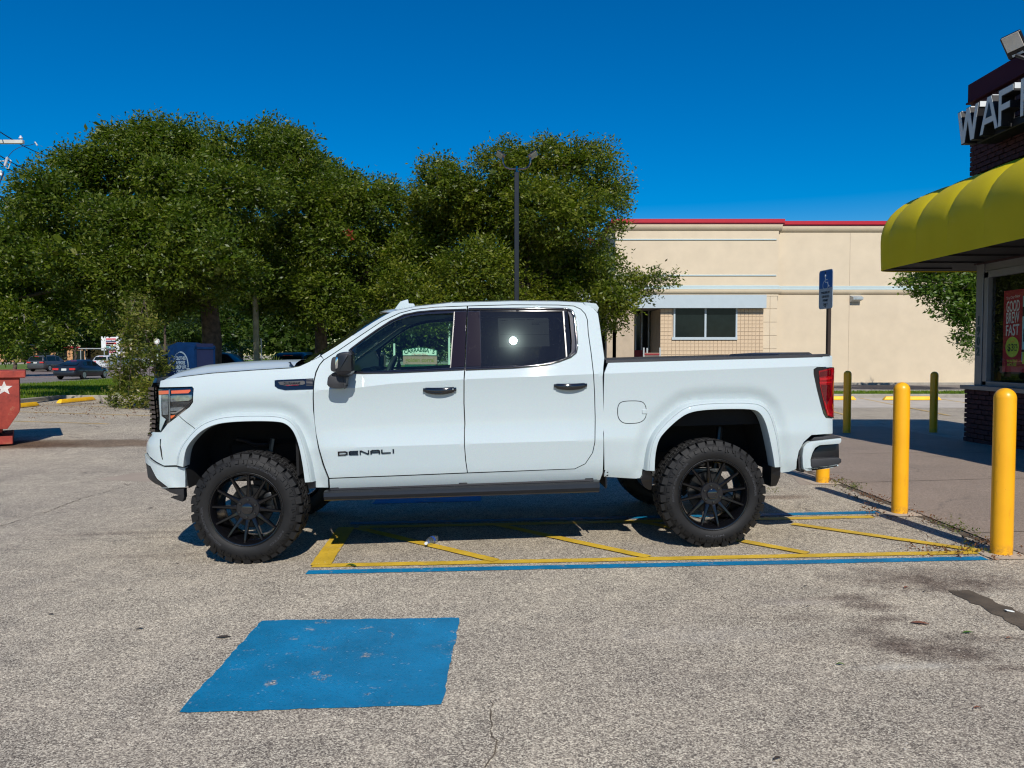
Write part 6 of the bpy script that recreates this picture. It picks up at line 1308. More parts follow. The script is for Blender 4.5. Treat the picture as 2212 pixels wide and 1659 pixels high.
# ---- bed: rails, inner walls, floor, tailgate, cover
rq = P2([Z4(245, 290), Z4(900, 272), Z4(1500, 257), Z4(2010, 243)]); rail = [surf(x_, float(np.interp(x_, [q_[0] for q_ in rq], [q_[1] for q_ in rq]))) for x_ in np.linspace(rq[0][0], rq[-1][0], 24)]
for mir in (0, 1):
    k = MB(); vs = []
    for p in rail:
        y = lambda w: TW - w if mir else w
        vs += [Vector((p[0], y(p[1] - .004), p[2] - .012)), Vector((p[0], y(p[1] - .002), p[2] + .014)), Vector((p[0], y(p[1] + .09), p[2] + .016)), Vector((p[0], y(p[1] + .09), p[2] - .012))]
    k.add(vs, [(i * 4 + a, i * 4 + (a + 1) % 4, (i + 1) * 4 + (a + 1) % 4, (i + 1) * 4 + a) for i in range(23) for a in range(4)] + [(0, 1, 2, 3), (95, 94, 93, 92)]); k.build("bed_rail", "trim_plastic", TRUCK)
X0, X1, zr_ = rail[0][0] + .03, XE - .05, rail[0][2]
k = MB(); k.box(((X0 + X1) / 2, .155, zr_ - .27), (X1 - X0, .02, .52)).box(((X0 + X1) / 2, TW - .155, zr_ - .27), (X1 - X0, .02, .52)).box(((X0 + X1) / 2, TW / 2, zr_ - .54), (X1 - X0, TW - .3, .04)).box((X0, TW / 2, zr_ - .26), (.03, TW - .16, .54)); k.build("bed_liner", "under_black", TRUCK)
tg = np.linspace(.13, TW - .13, 2); zt_ = rail[-1][2]
k = MB(); k.box((XE - .03, TW / 2, (zt_ + .9) / 2), (.09, TW - .28, zt_ - .9), .012, seg=2); k.build("tailgate", "pearl_paint", TRUCK)
a_, b_ = LPn(*Z4(1588, 240), .4), LPn(*Z4(1893, 240), .4); t1 = LPn(*Z4(1612, 229), .4); MB().prism([(a_[0], a_[2] - .02), (t1[0], t1[2]), (b_[0] - .05, t1[2] + .01), (b_[0], b_[2] - .0), (b_[0], b_[2] - .03)], .4, TW - .4, 'XZ').build("tailgate_cap", "trim_plastic", TRUCK)
# ---- rear bumper with corner step
def YB(Zf, pts, w): return [(LPn(*Zf(*p), w)[0], LPn(*Zf(*p), w)[2]) for p in pts]
for mir in (0, 1):
    def ex(name, pts, w0, w1, m_, bev=.01):
        k = MB(); k.prism(YB(Z4, pts, w0 if w0 > 0 else 0), (TW - w1) if mir else w0, (TW - w0) if mir else w1, 'XZ'); return k.build(name, m_, RB if name != "rear_bumper" else TRUCK, bevel=bev)
    RB = None
    RB = ex("rear_bumper", [(1797, 1030), (1806, 965), (1830, 935), (1870, 920), (2106, 893), (2108, 905), (2106, 926), (2092, 940), (1935, 952), (1900, 972), (1880, 1010), (1864, 1062), (1866, 1112), (1880, 1138), (2080, 1104), (2086, 1112), (2030, 1132), (1872, 1152), (1832, 1156), (1806, 1140), (1800, 1110)], .02, .34, "pearl_paint", .012)
    ex("bumper_pad", [(1862, 916), (1892, 884), (2030, 872), (2098, 882), (2106, 892)], .03, .32, "trim_plastic", .006)
    ex("bumper_end", [(1762, 1050), (1775, 1030), (1808, 1020), (1811, 1165), (1790, 1165), (1768, 1140)], .06, .5, "trim_plastic", .004)
    ex("bumper_recess", [(1885, 1000), (1935, 955), (2085, 940), (2088, 1050), (1990, 1100), (1870, 1130), (1866, 1062)], .10, .36, "satin_black", .004)
    ex("step", [(1866, 1060), (2085, 1048), (2106, 1060), (2106, 1086), (2080, 1104), (1866, 1130)], .035, .34, "trim_plastic", .006)
k = MB(); p0 = LPn(*Z4(1900, 905), .3); p1 = LPn(*Z4(2080, 1100), .3); k.box(((p0[0] + p1[0]) / 2 + .02, TW / 2, (p0[2] + p1[2]) / 2), (p1[0] - p0[0] - .05, TW - .66, p0[2] - p1[2]), .02); k.build("bumper_bar", "pearl_paint", TRUCK)
# ---- running boards
for mir in (0, 1):
    a0, a1 = LPn(*Z6(222, 512), -.05), LPn(*Z6(228, 570), -.05); b0, b1 = LPn(*Z6(2044, 446), -.05), LPn(*Z6(2030, 512), -.05)
    vs = []
    for p, q_ in ((a0, a1), (b0, b1)):
        for (w, z) in [(.12, p[2] + .006), (-.03, p[2] + .006), (-.05, p[2] - .006), (-.056, (p[2] + q_[2]) / 2), (-.045, q_[2] + .01), (-.03, q_[2]), (.12, q_[2] + .01)]: vs.append(Vector((p[0], TW - w if mir else w, z)))
    k = MB(); n = 7; k.add(vs, [(j, (j + 1) % n, n + (j + 1) % n, n + j) for j in range(n)] + [tuple(range(n)), tuple(n + j for j in range(n))]); k.build("running_board", "satin_black", TRUCK, sharp=25)
    for g_ in range(3):
        w = .0 + g_ * .03; k = MB(); k.tube([(a0[0] + .04, TW - w if mir else w, a0[2] + .008), (b0[0] - .04, TW - w if mir else w, b0[2] + .008)], .004, 5); k.build("step_ridge", "satin_black", TRUCK)
    k = MB()
    for f in (.03, .5, .97):
        p = a0 + (b0 - a0) * f; k.box((p[0], TW - .22 if mir else .22, p[2] - .0), (.07, .32, .04), .005)
    k.build("board_bracket", "satin_black", TRUCK)
# rocker underside sill strip
for mir in (0, 1):
    a_ = surf(*inv(*Z6(270, 480)), .012); b_ = surf(*inv(*Z6(2045, 432)), .012); k = MB(); vs = []
    for p in (a_, b_):
        for (dw, dz) in [(0, 0), (.01, -.018), (.10, -.02), (.10, .0)]: vs.append(Vector((p[0], TW - p[1] - dw if mir else p[1] + dw, p[2] + dz)))
    k.add(vs, [(j, (j + 1) % 4, 4 + (j + 1) % 4, 4 + j) for j in range(4)] + [(0, 1, 2, 3), (4, 5, 6, 7)]); k.build("rocker_sill", "pearl_paint", TRUCK)
# ---- mirror
for mir in (0, 1):
    def my(w): return TW - w if mir else w
    def mbx(name, pts, w0, w1, m_, bev, par=None):
        P_ = YB(ZB, pts, w0); k = MB(); k.prism(smooth_poly(P_, 1), min(my(w0), my(w1)), max(my(w0), my(w1)), 'XZ'); return k.build(name, m_, par, bevel=bev)
    k = MB()
    MR = bpy.data.objects.new("mirror", None); COL.objects.link(MR); MR.parent = TRUCK
    mbx("mirror_cap", [(385, 735), (410, 700), (480, 682), (560, 682), (575, 700), (575, 905), (555, 935), (470, 948), (395, 940), (385, 900)], -.22, -.05, "satin_black", .028, MR)
    mbx("mirror_housing", [(340, 790), (352, 745), (400, 732), (440, 735), (440, 905), (350, 905), (334, 880)], -.19, -.03, "trim_plastic", .012, MR)
    mbx("mirror_lamp", [(393, 745), (420, 738), (420, 860), (400, 872), (388, 865)], -.23, -.20, "clear_lens", .003, MR); mbx("lamp_reflector", [(393, 745), (420, 738), (420, 860), (400, 872), (388, 865)], -.222, -.195, "chrome", .002, MR)
    mbx("mirror_arm", [(320, 935), (440, 880), (560, 890), (566, 930), (520, 955), (420, 955)], -.15, .06, "trim_plastic", .01, MR)
    mbx("lower_mirror", [(292, 1040), (305, 950), (350, 925), (500, 935), (518, 960), (510, 1070), (490, 1088), (380, 1090), (310, 1076)], -.14, -.01, "trim_plastic", .022, MR)
# ---- interior
tr = MB(); zbelt = float(np.interp(0, CUX, CUZ)) + .04
xa_, xb_ = XDF + .05, XCR - .10
for mir in (0, 1): MB().box(((xa_ + xb_) / 2, (TW - .10) if mir else .10, zbelt - .36), (xb_ - xa_, .06, .66), .02).build("door_trim", "seat_grey", TRUCK)
MB().box(((xa_ + xb_) / 2, TW / 2, .74), (xb_ - xa_, TW - .12, .06)).build("cab_floor", "under_black", TRUCK)
def seat(x, y, w):
    s_ = bpy.data.objects.new("seat", None); COL.objects.link(s_); s_.parent = TRUCK; s_.location = (x, y, 0)
    MB().box((0, 0, 1.10), (.55, w, .22), .06, seg=2).build("seat_cushion", "seat_grey", s_); MB().box((.32, 0, 1.42), (.16, w, .62), .05, rot=Matrix.Rotation(R(14), 3, 'Y'), seg=2).build("seat_back", "seat_grey", s_)
    for o_ in ((0,) if w < .8 else (-.45, .45)): MB().box((.43, o_, 1.80), (.10, .27, .17), .04, rot=Matrix.Rotation(R(10), 3, 'Y'), seg=2).build("headrest", "seat_grey", s_)
xs1 = lpt(1005, 800, .5)[0]; seat(xs1 - .02, .52, .54); seat(xs1 - .02, TW - .52, .54); seat(XCR - .66, TW / 2, 1.5)
xd = lpt(*ZB(600, 880), .5)[0]
MB().box((xd - .12, TW / 2, zbelt - .10), (.42, TW - .30, .22), .06, seg=2).box((xd + .06, TW / 2, zbelt - .08), (.10, .40, .26), .02).build("dashboard", "trim_plastic", TRUCK)
SW = MB(); c = Vector((xd + .28, .50, zbelt - .02)); rot = Matrix.Rotation(R(-65), 3, 'Y')
pts = [c + rot @ Vector((math.cos(a_) * .185, math.sin(a_) * .185, 0)) for a_ in np.linspace(0, 2 * PI, 25)]
SW.tube(pts, .016, 8, cap=False)
for a_ in (0, PI, PI / 2): SW.tube([c, c + rot @ Vector((math.cos(a_) * .18, math.sin(a_) * .18, 0))], .018, 6)
SW.lathe([(0, -.02), (.06, -.02), (.06, .02), (0, .02)], 12, c=c, axis='X'); SW.tube([c, c + Vector((-.3, 0, -.12))], .03, 8); SW.build("steering_wheel", "trim_plastic", TRUCK)
rows = [r_ - np.array([0, 0, .05]) for r_ in cross(np.stack([rf[:, 0], rf[:, 1] + .05, rf[:, 2]], 1), 10, 0, .02)]; loft("headliner", rows, "headliner", TRUCK)
q = Vector((xd + .30, TW / 2, rf[10][2] - .13)); MB().box(q, (.03, .24, .07), .012).tube([q, q + Vector((-.04, 0, .09))], .01, 6).build("rearview_mirror", "trim_plastic", TRUCK)
MB().box((xd + .30, .62, rf[8][2] - .10), (.30, .36, .02), .006, rot=Matrix.Rotation(R(-18), 3, 'Y')).build("sun_visor", "headliner", TRUCK)
# black plate added to keep the bed gap dark, then firewall and pillars
MB().box((XCR + .012, TW / 2, 1.0), (.01, TW - .12, .98)).build("gap_dark_plate", "under_black", TRUCK)
MB().box((XDF - .16, TW / 2, 1.05), (.02, TW - .16, .72)).build("firewall", "under_black", TRUCK)
xm = lpt(1003, 900)[0]
for mir in (0, 1): MB().box((xm, TW - .11 if mir else .11, 1.07), (.12, .05, .80)).build("door_pillar", "under_black", TRUCK)
# ---- underbody
UB = MB(); 
for y in (.62, TW - .62): UB.box((0, y, .66), (5.4, .10, .16), .01)
UB.box((-1.95, TW / 2, .80), (1.0, .9, .30), .05).box((-.6, TW / 2, .62), (1.2, .45, .22), .05).box((.2, TW / 2, .72), (4.9, .9, .06)).box((1.15, TW - .75, .66), (.9, .35, .25), .05)
UB.build("chassis", "under_black", TRUCK)
XF = lpt(532, 1105, -.02)[0]; XRW = lpt(1541, 1072, -.02)[0]; WR = .445
k = MB(); k.tube([(XF, .2, WR), (XF, TW - .2, WR)], .05, 10); k.tube([(XRW, .15, WR), (XRW, TW - .15, WR)], .055, 10); k.lathe([(0, -.16), (.12, -.12), (.16, 0), (.12, .12), (0, .16)], 14, c=(XRW, TW / 2, WR), axis='Y'); k.lathe([(0, -.13), (.1, -.1), (.13, 0), (.1, .1), (0, .13)], 14, c=(XF, TW / 2 + .2, WR), axis='Y'); k.build("axle", "under_black", TRUCK)
k = MB(); k.tube([(.5, .75, .60), (1.0, .72, .60), (1.6, .60, .62)], .045, 10); k.build("exhaust_pipe", "exhaust_brown", TRUCK)
for (x, s_) in ((XF + .05, 1), (XRW + .12, 1)):
    for y in (.34, TW - .34):
        k = MB(); k.tube([(x, y, WR + .05), (x + .08, y + (.05 if y < 1 else -.05), WR + .52)], [.035, .03], 10); k.build("shock_absorber", "satin_black", TRUCK)
k = MB(); a_ = LPn(*Z5(970, 290), .5); b_ = LPn(*Z5(1150, 345), .5); c_ = LPn(*Z5(1350, 345), .5); k.tube([a_, (a_ + b_) / 2 + np.array([0, 0, .01]), b_, c_], .018, 8); k.build("sway_bar", "satin_black", TRUCK)
k = MB(); a_ = LPn(*Z4(600, 1150), .35); k.box((a_[0] + .25, .35, a_[2]), (.9, .07, .012)).box((a_[0] + .25, .35, a_[2] - .016), (.9, .07, .012)).box((a_[0] + .25, .35, a_[2] - .034), (.7, .07, .012)); k.build("leaf_spring", "steel", TRUCK)
# ---- wheels
def cyl(r_, a_, w): return Vector((r_ * math.cos(a_), w, r_ * math.sin(a_)))
def cblock(k, r0, r1, a0, a1, w0, w1, ch=.004, sk=0.0):
    """block on the tread: base at r0, top at r1; sk skews it along the tread"""
    da = ch / r1; v = []
    for (r_, i_) in ((r0, 0), (r1, 1)):
        e = da * i_; c = ch * i_ * 1.0
        v += [cyl(r_, a0 + e, w0 + c), cyl(r_, a1 - e, w0 + c), cyl(r_, a1 - e + sk, w1 - c), cyl(r_, a0 + e + sk, w1 - c)]
    k.add(v, [(0, 1, 2, 3), (4, 5, 6, 7), (0, 1, 5, 4), (1, 2, 6, 5), (2, 3, 7, 6), (3, 0, 4, 7)])
def make_wheel(side_text):
    Wp = bpy.data.objects.new("wheel", None); COL.objects.link(Wp); Wp.parent = TRUCK; WD = .315
    # axis along +Y (inwards), outer face at y = 0
    prof = [(.288, .028), (.293, .012), (.300, .006), (.318, -.004), (.345, -.010), (.372, -.008), (.398, .002), (.415, .016), (.427, .036), (.431, .07), (.4335, WD / 2), (.431, WD - .07), (.427, WD - .036), (.415, WD - .016), (.398, WD - .002), (.345, WD + .01), (.30, WD - .006), (.288, WD - .02)]
    MB().lathe(prof, 96, axis='Y').build("tire", "rubber", Wp, sharp=60)
    k = MB(); n = 36
    for i in range(n):
        a = 2 * PI * i / n; st = 2 * PI / n
        for s_ in (0, 1):
            f = (lambda w: WD - w) if s_ else (lambda w: w); o = st * .5 * s_; alt = i % 2
            w0 = .018 if alt else .004
            # shoulder lug wrapping down the sidewall
            v = []; a0, a1 = a + o + st * .10, a + o + st * (.90 if not alt else .82)
            for (r_, w) in [(.402, w0 - .002), (.4455, w0 + .012), (.4475, w0 + .03), (.4475, .085), (.430, .087), (.40, w0 + .02)]:
                v += [cyl(r_, a0, f(w)), cyl(r_, a1 - (.01 if r_ < .41 else 0), f(w))]
            k.add(v, [(0, 1, 3, 2), (2, 3, 5, 4), (4, 5, 7, 6), (6, 7, 9, 8), (8, 9, 11, 10), (0, 2, 4, 6, 8, 10), (1, 3, 5, 7, 9, 11)])
            cblock(k, .428, .4475, a + o + st * .55, a + o + st * 1.40, min(f(.094), f(.128)), max(f(.094), f(.128)), sk=.05 * (1 if s_ else -1))
        cblock(k, .428, .4475, a, a + st * .40, .134, WD - .134, sk=.05); cblock(k, .428, .4475, a + st * .5, a + st * .90, .134, WD - .134, sk=-.05)
    k.build("tread", "rubber", Wp, flat=True, recalc=True)["kind"] = "stuff"
    k = MB()                                           # raised sidewall lugs
    for i in range(36):
        a = 2 * PI * i / 36 + .03; kind = i % 6
        def sb(a0, a1, r0, r1, h=.007, sk=0.0):
            h *= 1.6
            y0 = lambda r_: float(np.interp(r_, [.318, .345, .372, .398, .415], [-.004, -.010, -.008, .002, .016]))
            v = [cyl(r0, a0, y0(r0) + .003), cyl(r0, a1, y0(r0) + .003), cyl(r1, a1 + sk, y0(r1) + .003), cyl(r1, a0 + sk, y0(r1) + .003), cyl(r0, a0 + .004, y0(r0) - h), cyl(r0, a1 - .004, y0(r0) - h), cyl(r1 - .002, a1 + sk - .004, y0(r1) - h), cyl(r1 - .002, a0 + sk + .004, y0(r1) - h)]
            k.add(v, [(0, 1, 2, 3), (4, 5, 6, 7), (0, 1, 5, 4), (1, 2, 6, 5), (2, 3, 7, 6), (3, 0, 4, 7)])
        if kind in (0, 3): sb(a, a + .085, .376, .402); sb(a + .02, a + .065, .383, .396, .0045)
        elif kind in (1, 4): sb(a, a + .035, .370, .404, sk=-.02 if kind == 1 else .02); sb(a + .055, a + .10, .380, .404, sk=.03)
        elif kind == 2: sb(a, a + .05, .366, .403); sb(a + .065, a + .10, .376, .403, sk=.02)
        else: sb(a, a + .04, .374, .404, sk=.035); sb(a + .06, a + .10, .368, .404)
    k.build("sidewall_lugs", "rubber", Wp, flat=True)["kind"] = "stuff"
    # raised lettering
    def curved(s, a_mid, r_, size, wtot):
        me = text_mesh(s, size, .0022, bold=.001); xs = [v.co.x for v in me.vertices]; cx_ = (max(xs) + min(xs)) / 2; sc = wtot / (max(xs) - min(xs))
        for v in me.vertices:
            a = a_mid - (v.co.x - cx_) * sc / r_; rr = r_ + v.co.y; y0 = float(np.interp(rr, [.318, .345, .372], [-.004, -.010, -.008])); v.co = cyl(rr, a, y0 - .0015 - v.co.z)
        return link("raised_lettering", me, Wp, ["trim_plastic"])
    for s, am, wt in side_text: curved(s, R(am), .345, .022, wt)
    # rim: barrel and lip
    MB().lathe([(.291, .020), (.296, .006), (.291, -.001), (.284, .001), (.279, .010), (.272, .022), (.262, .050), (.256, .10), (.250, .20), (.256, .27), (.28, .30)], 96, axis='Y').build("rim_barrel", "wheel_black", Wp, sharp=40)
    MB().lathe([(.2965, .004), (.2985, .001), (.2965, -.002)], 96, axis='Y').build("rim_edge", "steel", Wp)
    # spokes: 12, shared mesh
    k = MB(); sec = []
    for i in range(12):
        t_ = i / 11; r_ = .072 + (.283 - .072) * t_; hw = .007 * (1 - t_) ** 5 + .0165 - .0060 * t_; yt = .062 - .046 * t_ ** .7 + (.004 if t_ > .98 else 0); dp = .034 * (1 - t_) + .030
        sec.append([(-hw, yt + .007), (-hw * .55, yt), (hw * .55, yt), (hw, yt + .007), (hw * .7, yt + dp), (-hw * .7, yt + dp)]); sec[-1] = [Vector((x, y, r_)) for x, y in sec[-1]]
    vs = [v for s_ in sec for v in s_]; k.add(vs, [(i * 6 + j, i * 6 + (j + 1) % 6, (i + 1) * 6 + (j + 1) % 6, (i + 1) * 6 + j) for i in range(11) for j in range(6)] + [tuple(range(6)), tuple(66 + j for j in range(6))])
    sp_ = k.build("spoke", "wheel_black", Wp, sharp=30); sp_.rotation_euler = (0, R(9), 0)
    for i in range(1, 12): c = sp_.copy(); COL.objects.link(c); c.rotation_euler = (0, R(9 + 30 * i), 0)
    MB().lathe([(0.0, .050), (.046, .048), (.052, .046), (.090, .048), (.097, .056), (.099, .10), (0, .11)], 40, axis='Y').build("hub", "satin_black", Wp, sharp=30)
    MB().lathe([(0, .026), (.034, .027), (.044, .032), (.047, .05)], 32, axis='Y').build("center_cap", "gloss_black", Wp, sharp=50)
    k = MB()
    for i in range(8): k.box(cyl(.0335, 2 * PI * i / 8, .031), (.005, .004, .005), .001)
    k.build("cap_studs", "steel", Wp)
    k = MB().lathe([(0, .036), (.009, .037), (.011, .042), (.011, .058)], 6, axis='Y', smooth=False); k.build("lug_nut", "gloss_black", Wp, flat=True); ln = Wp.children[-1]
    ln = [c for c in Wp.children if c.name.startswith("lug_nut")][0]; ln.location = cyl(.070, R(20), 0)
    for i in range(1, 6): c = ln.copy(); COL.objects.link(c); c.location = cyl(.070, R(20 + 60 * i), 0)
    MB().lathe([(.06, .155), (.06, .150), (.172, .150), (.176, .155), (.176, .172), (.06, .175)], 48, axis='Y').build("brake_disc", "dark_steel", Wp, sharp=30)
    k = MB(); k.box((.155, .150, .02), (.075, .075, .17), .014, rot=Matrix.Rotation(R(-8), 3, 'Y'), seg=2); k.box((.155, .108, .055), (.05, .012, .035), .004); k.box((.155, .108, -.02), (.05, .012, .035), .004); k.build("brake_caliper", "dark_steel", Wp)
    return Wp
wf = make_wheel([("RIDGE GRAPPLER", 200, .36), ("RIDGE GRAPPLER", 60, .26), ("NITTO", -48, .16)]); wf.location = (XF, -.035, WR); wf.rotation_euler = (0, R(-4), R(-2.5))
wr = copy_tree(wf, TRUCK); wr.location = (XRW, -.035, WR); wr.rotation_euler = (0, R(42), 0)
for (src, x, rz_) in ((wf, XF, R(180 - 2.5)), (wr, XRW, R(180))):
    c = copy_tree(src, TRUCK); c.location = (x, TW + .035, WR); c.rotation_euler = (0, 0, rz_)
# ------------------------------------------------------------------ THE RESTAURANT at the right
WX = 8.25; YC = 14.0; H0 = float(gz(8.3, 13.5))
mat("brick_maroon", (0.055, 0.012, 0.014), 0.8, 0, 0.45, vs=9, bs=0.5, bscale=30)
mat("brick_mortar", (0.035, 0.012, 0.013), 0.95)
mat("metal_maroon", (0.050, 0.012, 0.022), 0.7, 0.0, 0.08, vs=1, spec=.15)
m, t, b = nmat("awning_fabric"); co = objco(t)
c = ramp(t, noise(t, co, 1.5, 5), [(0.3, (0.76, 0.60, 0.012)), (0.7, (0.84, 0.66, 0.016))]); L(t, c, b.inputs["Base Color"]); b.inputs["Roughness"].default_value = 0.55; b.inputs["Specular IOR Level"].default_value = .3
bump(t, b, noise(t, co, 300, 2), 0.1, .002)
tr_ = t.nodes.new("ShaderNodeBsdfTranslucent"); tr_.inputs[0].default_value = (.62, .46, .02, 1); ms_ = t.nodes.new("ShaderNodeMixShader"); ms_.inputs[0].default_value = .26; L(t, b.outputs[0], ms_.inputs[1]); L(t, tr_.outputs[0], ms_.inputs[2]); L(t, ms_.outputs[0], t.nodes["Material Output"].inputs[0])
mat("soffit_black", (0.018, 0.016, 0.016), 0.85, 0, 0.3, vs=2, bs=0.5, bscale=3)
mat("frame_alu", (0.27, 0.27, 0.28), 0.4, 0.5, 0.06)
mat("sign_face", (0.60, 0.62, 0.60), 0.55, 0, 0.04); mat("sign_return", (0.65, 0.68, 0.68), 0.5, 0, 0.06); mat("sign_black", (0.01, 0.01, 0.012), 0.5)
mat("number_green", (0.05, 0.09, 0.08), 0.6); mat("poster_red", (0.42, 0.012, 0.025), 0.7, 0, 0.05); mat("poster_pink", (0.75, 0.45, 0.40), 0.7); mat("poster_cream", (0.80, 0.72, 0.62), 0.7); mat("poster_lime", (0.55, 0.62, 0.06), 0.7); mat("can_teal", (0.35, 0.62, 0.60), 0.4); mat("poster_orange", (0.85, 0.30, 0.06), .6)
RT_ = thing("restaurant_building", "dark maroon brick restaurant with a scalloped yellow awning, at the right edge", "building", (WX, YC, H0)); R0 = Vector(RT_.location)
def rb(name, x0, x1, y0, y1, z0, z1, m_, parent=None, bev=0.0, z_abs=True):
    return MB().box(Vector(((x0 + x1) / 2, (y0 + y1) / 2, (z0 + z1) / 2)) - R0, (x1 - x0, y1 - y0, z1 - z0), bev).build(name, m_, parent if parent is not None else RT_)
zs_ = AT(2112, 834, YC).z; zt5 = ATX(2094, 185, WX).z; aw0 = ATX(1897, 586, 7.1).z
rb("foundation_wall", WX + .05, 16, 2, YC, H0 - .2, zs_ - .04, "brick_mortar")
rb("facade_core", WX + .10, WX + .40, 2, YC - .05, aw0, zt5 - .35, "brick_mortar")
rb("main_block", WX + 1.6, 16, 2, YC - .1, zs_, 3.35, "brick_mortar"); rb("roof_slab", WX + .42, 16, 2, YC - .05, 3.3, 3.5, "metal_maroon")
bh, bl2 = .083, .21; bm0 = MB().box((0, 0, 0), (.06, bl2 - .012, bh - .010), .004).build("brick", "brick_maroon", RT_, flat=True); nb = 0; rest = MB(); q = random.Random(4)
def brick(x, y, z, s_=1.0):
    global nb, bm0
    if nb < 296 and y > 12.0:
        o = bm0 if nb == 0 else bm0.copy()
        if nb: COL.objects.link(o)
        o.location = Vector((x + q.uniform(-.008, .008), y, z)) - R0; o.scale = (1, s_, 1); nb += 1
    else: rest.box(Vector((x + q.uniform(-.008, .008), y, z)) - R0, (.06, (bl2 - .012) * s_, bh - .010), .0)
for z0, z1 in ((H0, zs_ - .05), (4.85, zt5 - .36)):
    nr = int((z1 - z0) / bh)
    for j in range(nr):
        y = YC - (bl2 / 2 if j % 2 else bl2 * .25)
        first = True
        while y > 6:
            brick(WX + .03, y, z0 + (j + .5) * (z1 - z0) / nr, .5 if (first and j % 2 == 0) else 1.0); y -= bl2 * (.75 if first and j % 2 == 0 else 1); first = False
o = rest.build("far_bricks", "brick_maroon", RT_, flat=True); o["kind"] = "stuff"
# roof edge flashing
k = MB(); k.box(Vector((WX + .17, 8, zt5 - .165)) - R0, (.42, 12.06, .33), .004); k.box(Vector((WX + .17, 8, zt5 - .335)) - R0, (.47, 12.10, .03), .004); k.build("parapet_flashing", "metal_maroon", RT_)
rb("sill", WX - .05, WX + .35, 4, YC + .06, zs_ - .05, zs_ + .02, "frame_alu")
gx_ = 8.43
rb("corner_post", gx_ - .02, gx_ + .16, YC - .22, YC - .02, zs_ + .02, aw0 + .25, "frame_alu", bev=.005)
glass("shop_glass", (0.86, 0.92, 0.92), trans=.97)
k = MB(); k.add([Vector((gx_ + .055, y, z)) - R0 for y, z in [(9, zs_ + .1), (9, 3.02), (YC - .30, 3.02), (YC - .30, zs_ + .1)]], [(0, 3, 2, 1)]); WN = k.build("window_pane", "shop_glass", RT_, recalc=False)
rb("window_frame", gx_ - .02, gx_ + .10, 9.0, YC - .22, zs_ + .02, zs_ + .12, "frame_alu", WN) if False else None
def wf_(y0, y1, z0, z1): 
    o = MB().box(Vector((gx_ + .03, (y0 + y1) / 2, (z0 + z1) / 2)) - R0, (.09, y1 - y0, z1 - z0), .004).build("window_frame", "frame_alu", RT_); return o
wf_(YC - .36, YC - .25, zs_ + .03, 3.1); wf_(9, YC - .25, zs_ + .021, zs_ + .10); wf_(9, YC - .25, 3.0, 3.12); wf_(9.0, 9.1, zs_ + .03, 3.1); wf_(11.2, 11.28, zs_ + .03, 3.1)
rb("transom", WX + .2, WX + .5, 4, YC - .05, 3.12, aw0 + .3, "frame_alu")
rb("interior_floor", WX + .5, 12, 6, YC - .3, zs_ - .9, zs_ - .8, "soffit"); rb("interior_wall", 10.6, 10.7, 5, YC - .3, zs_ - .8, 3.2, "soffit_black"); rb("interior_wall", WX + .26, 11, YC - .14, YC - .08, zs_ - .1, 3.3, "soffit_black")
# address numbers down the post
for i, ch in enumerate("1902"):
    px, py = 1836 + 950 / 3.413 - 4.5, 540 + (525 + i * 75) / 3.413; v = AT(px + 3, py, YC - .12); text("address_number", ch, .22, frame(Vector((gx_ - .026, YC - .12, v.z)) - R0, (0, -1, 0), (0, 0, 1)), "number_green", RT_, bold=.006, extrude=.004, sx=.8)
# poster in the window
pz0, pz1 = ATX(2160, 803, gx_).z, ATX(2160, 629, gx_).z; py0 = ATX(2158, 700, gx_ - .0).y; PW = 1.12
PO = thing("poster", "red poster advertising cold brew, taped inside the restaurant window", "poster", (gx_ + .09, py0, pz0)); ph = pz1 - pz0
def pf(u, v, d=0.0): return Vector((-.012 - d, -u, v))
def prect(name, u0, u1, v0, v1, m_, d=0.0, bev=0): return MB().box(pf((u0 + u1) / 2, (v0 + v1) / 2, d), (.004, u1 - u0, v1 - v0), bev).build(name, m_, PO)
prect("sheet", 0, PW, 0, ph, "poster_red")
def ptx(s, u, v, h, w, m_, rot=0.0, name="lettering"):
    me = text_mesh(s, 1.0, .0015, bold=.01); xs = [a.co.x for a in me.vertices]; ys = [a.co.y for a in me.vertices]; me.transform(Matrix.Translation((-(max(xs) + min(xs)) / 2, -(max(ys) + min(ys)) / 2, 0)))
    me.transform(Matrix.Diagonal((w / (max(xs) - min(xs)), h / (max(ys) - min(ys)), 1, 1))); me.transform(frame(pf(u, v, .005), (0, -1, rot), (0, 0, 1))); return link(name, me, PO, [m_])
def vz(py): return ATX(2180, py, gx_).z - pz0
ptx("Try Our New", .25, vz(540 + 350 / 3.413), .07, .36, "poster_pink", .08)
for s, yy in (("GOOD", 413), ("BREW", 498), ("FAST", 590)): ptx(s, .25, vz(540 + yy / 3.413), .19, .34, "poster_cream", .04)
c = MB(); c.lathe([(0, -.002), (.175, -.002), (.175, .003), (0, .003)], 28, c=pf(.25, vz(540 + 715 / 3.413), .003), axis='X'); c.build("price_disc", "poster_lime", PO)
ptx("Only", .25, vz(540 + 675 / 3.413), .05, .14, "poster_orange", .1); ptx("$3", .21, vz(540 + 722 / 3.413), .14, .16, "ink"); ptx("75", .345, vz(540 + 710 / 3.413), .07, .09, "ink"); ptx("each", .34, vz(540 + 738 / 3.413), .03, .08, "ink")
ptx("WAFFLE\nHOUSE", .25, vz(540 + 832 / 3.413), .11, .27, "poster_lime")
u0, u1 = .50, 1.02
prect("can", u0, u1, .18, ph - .12, "can_teal", .003, 0); prect("can_top", u0 + .03, u1 - .03, ph - .30, ph - .10, "poster_lime", .0045); prect("can_band", u0, u1, ph - .46, ph - .30, "ink", .0045); prect("can_base", u0 + .02, u1 - .02, .14, .34, "poster_lime", .0045); prect("can_line", u0, u1, .34, .38, "ink", .005)
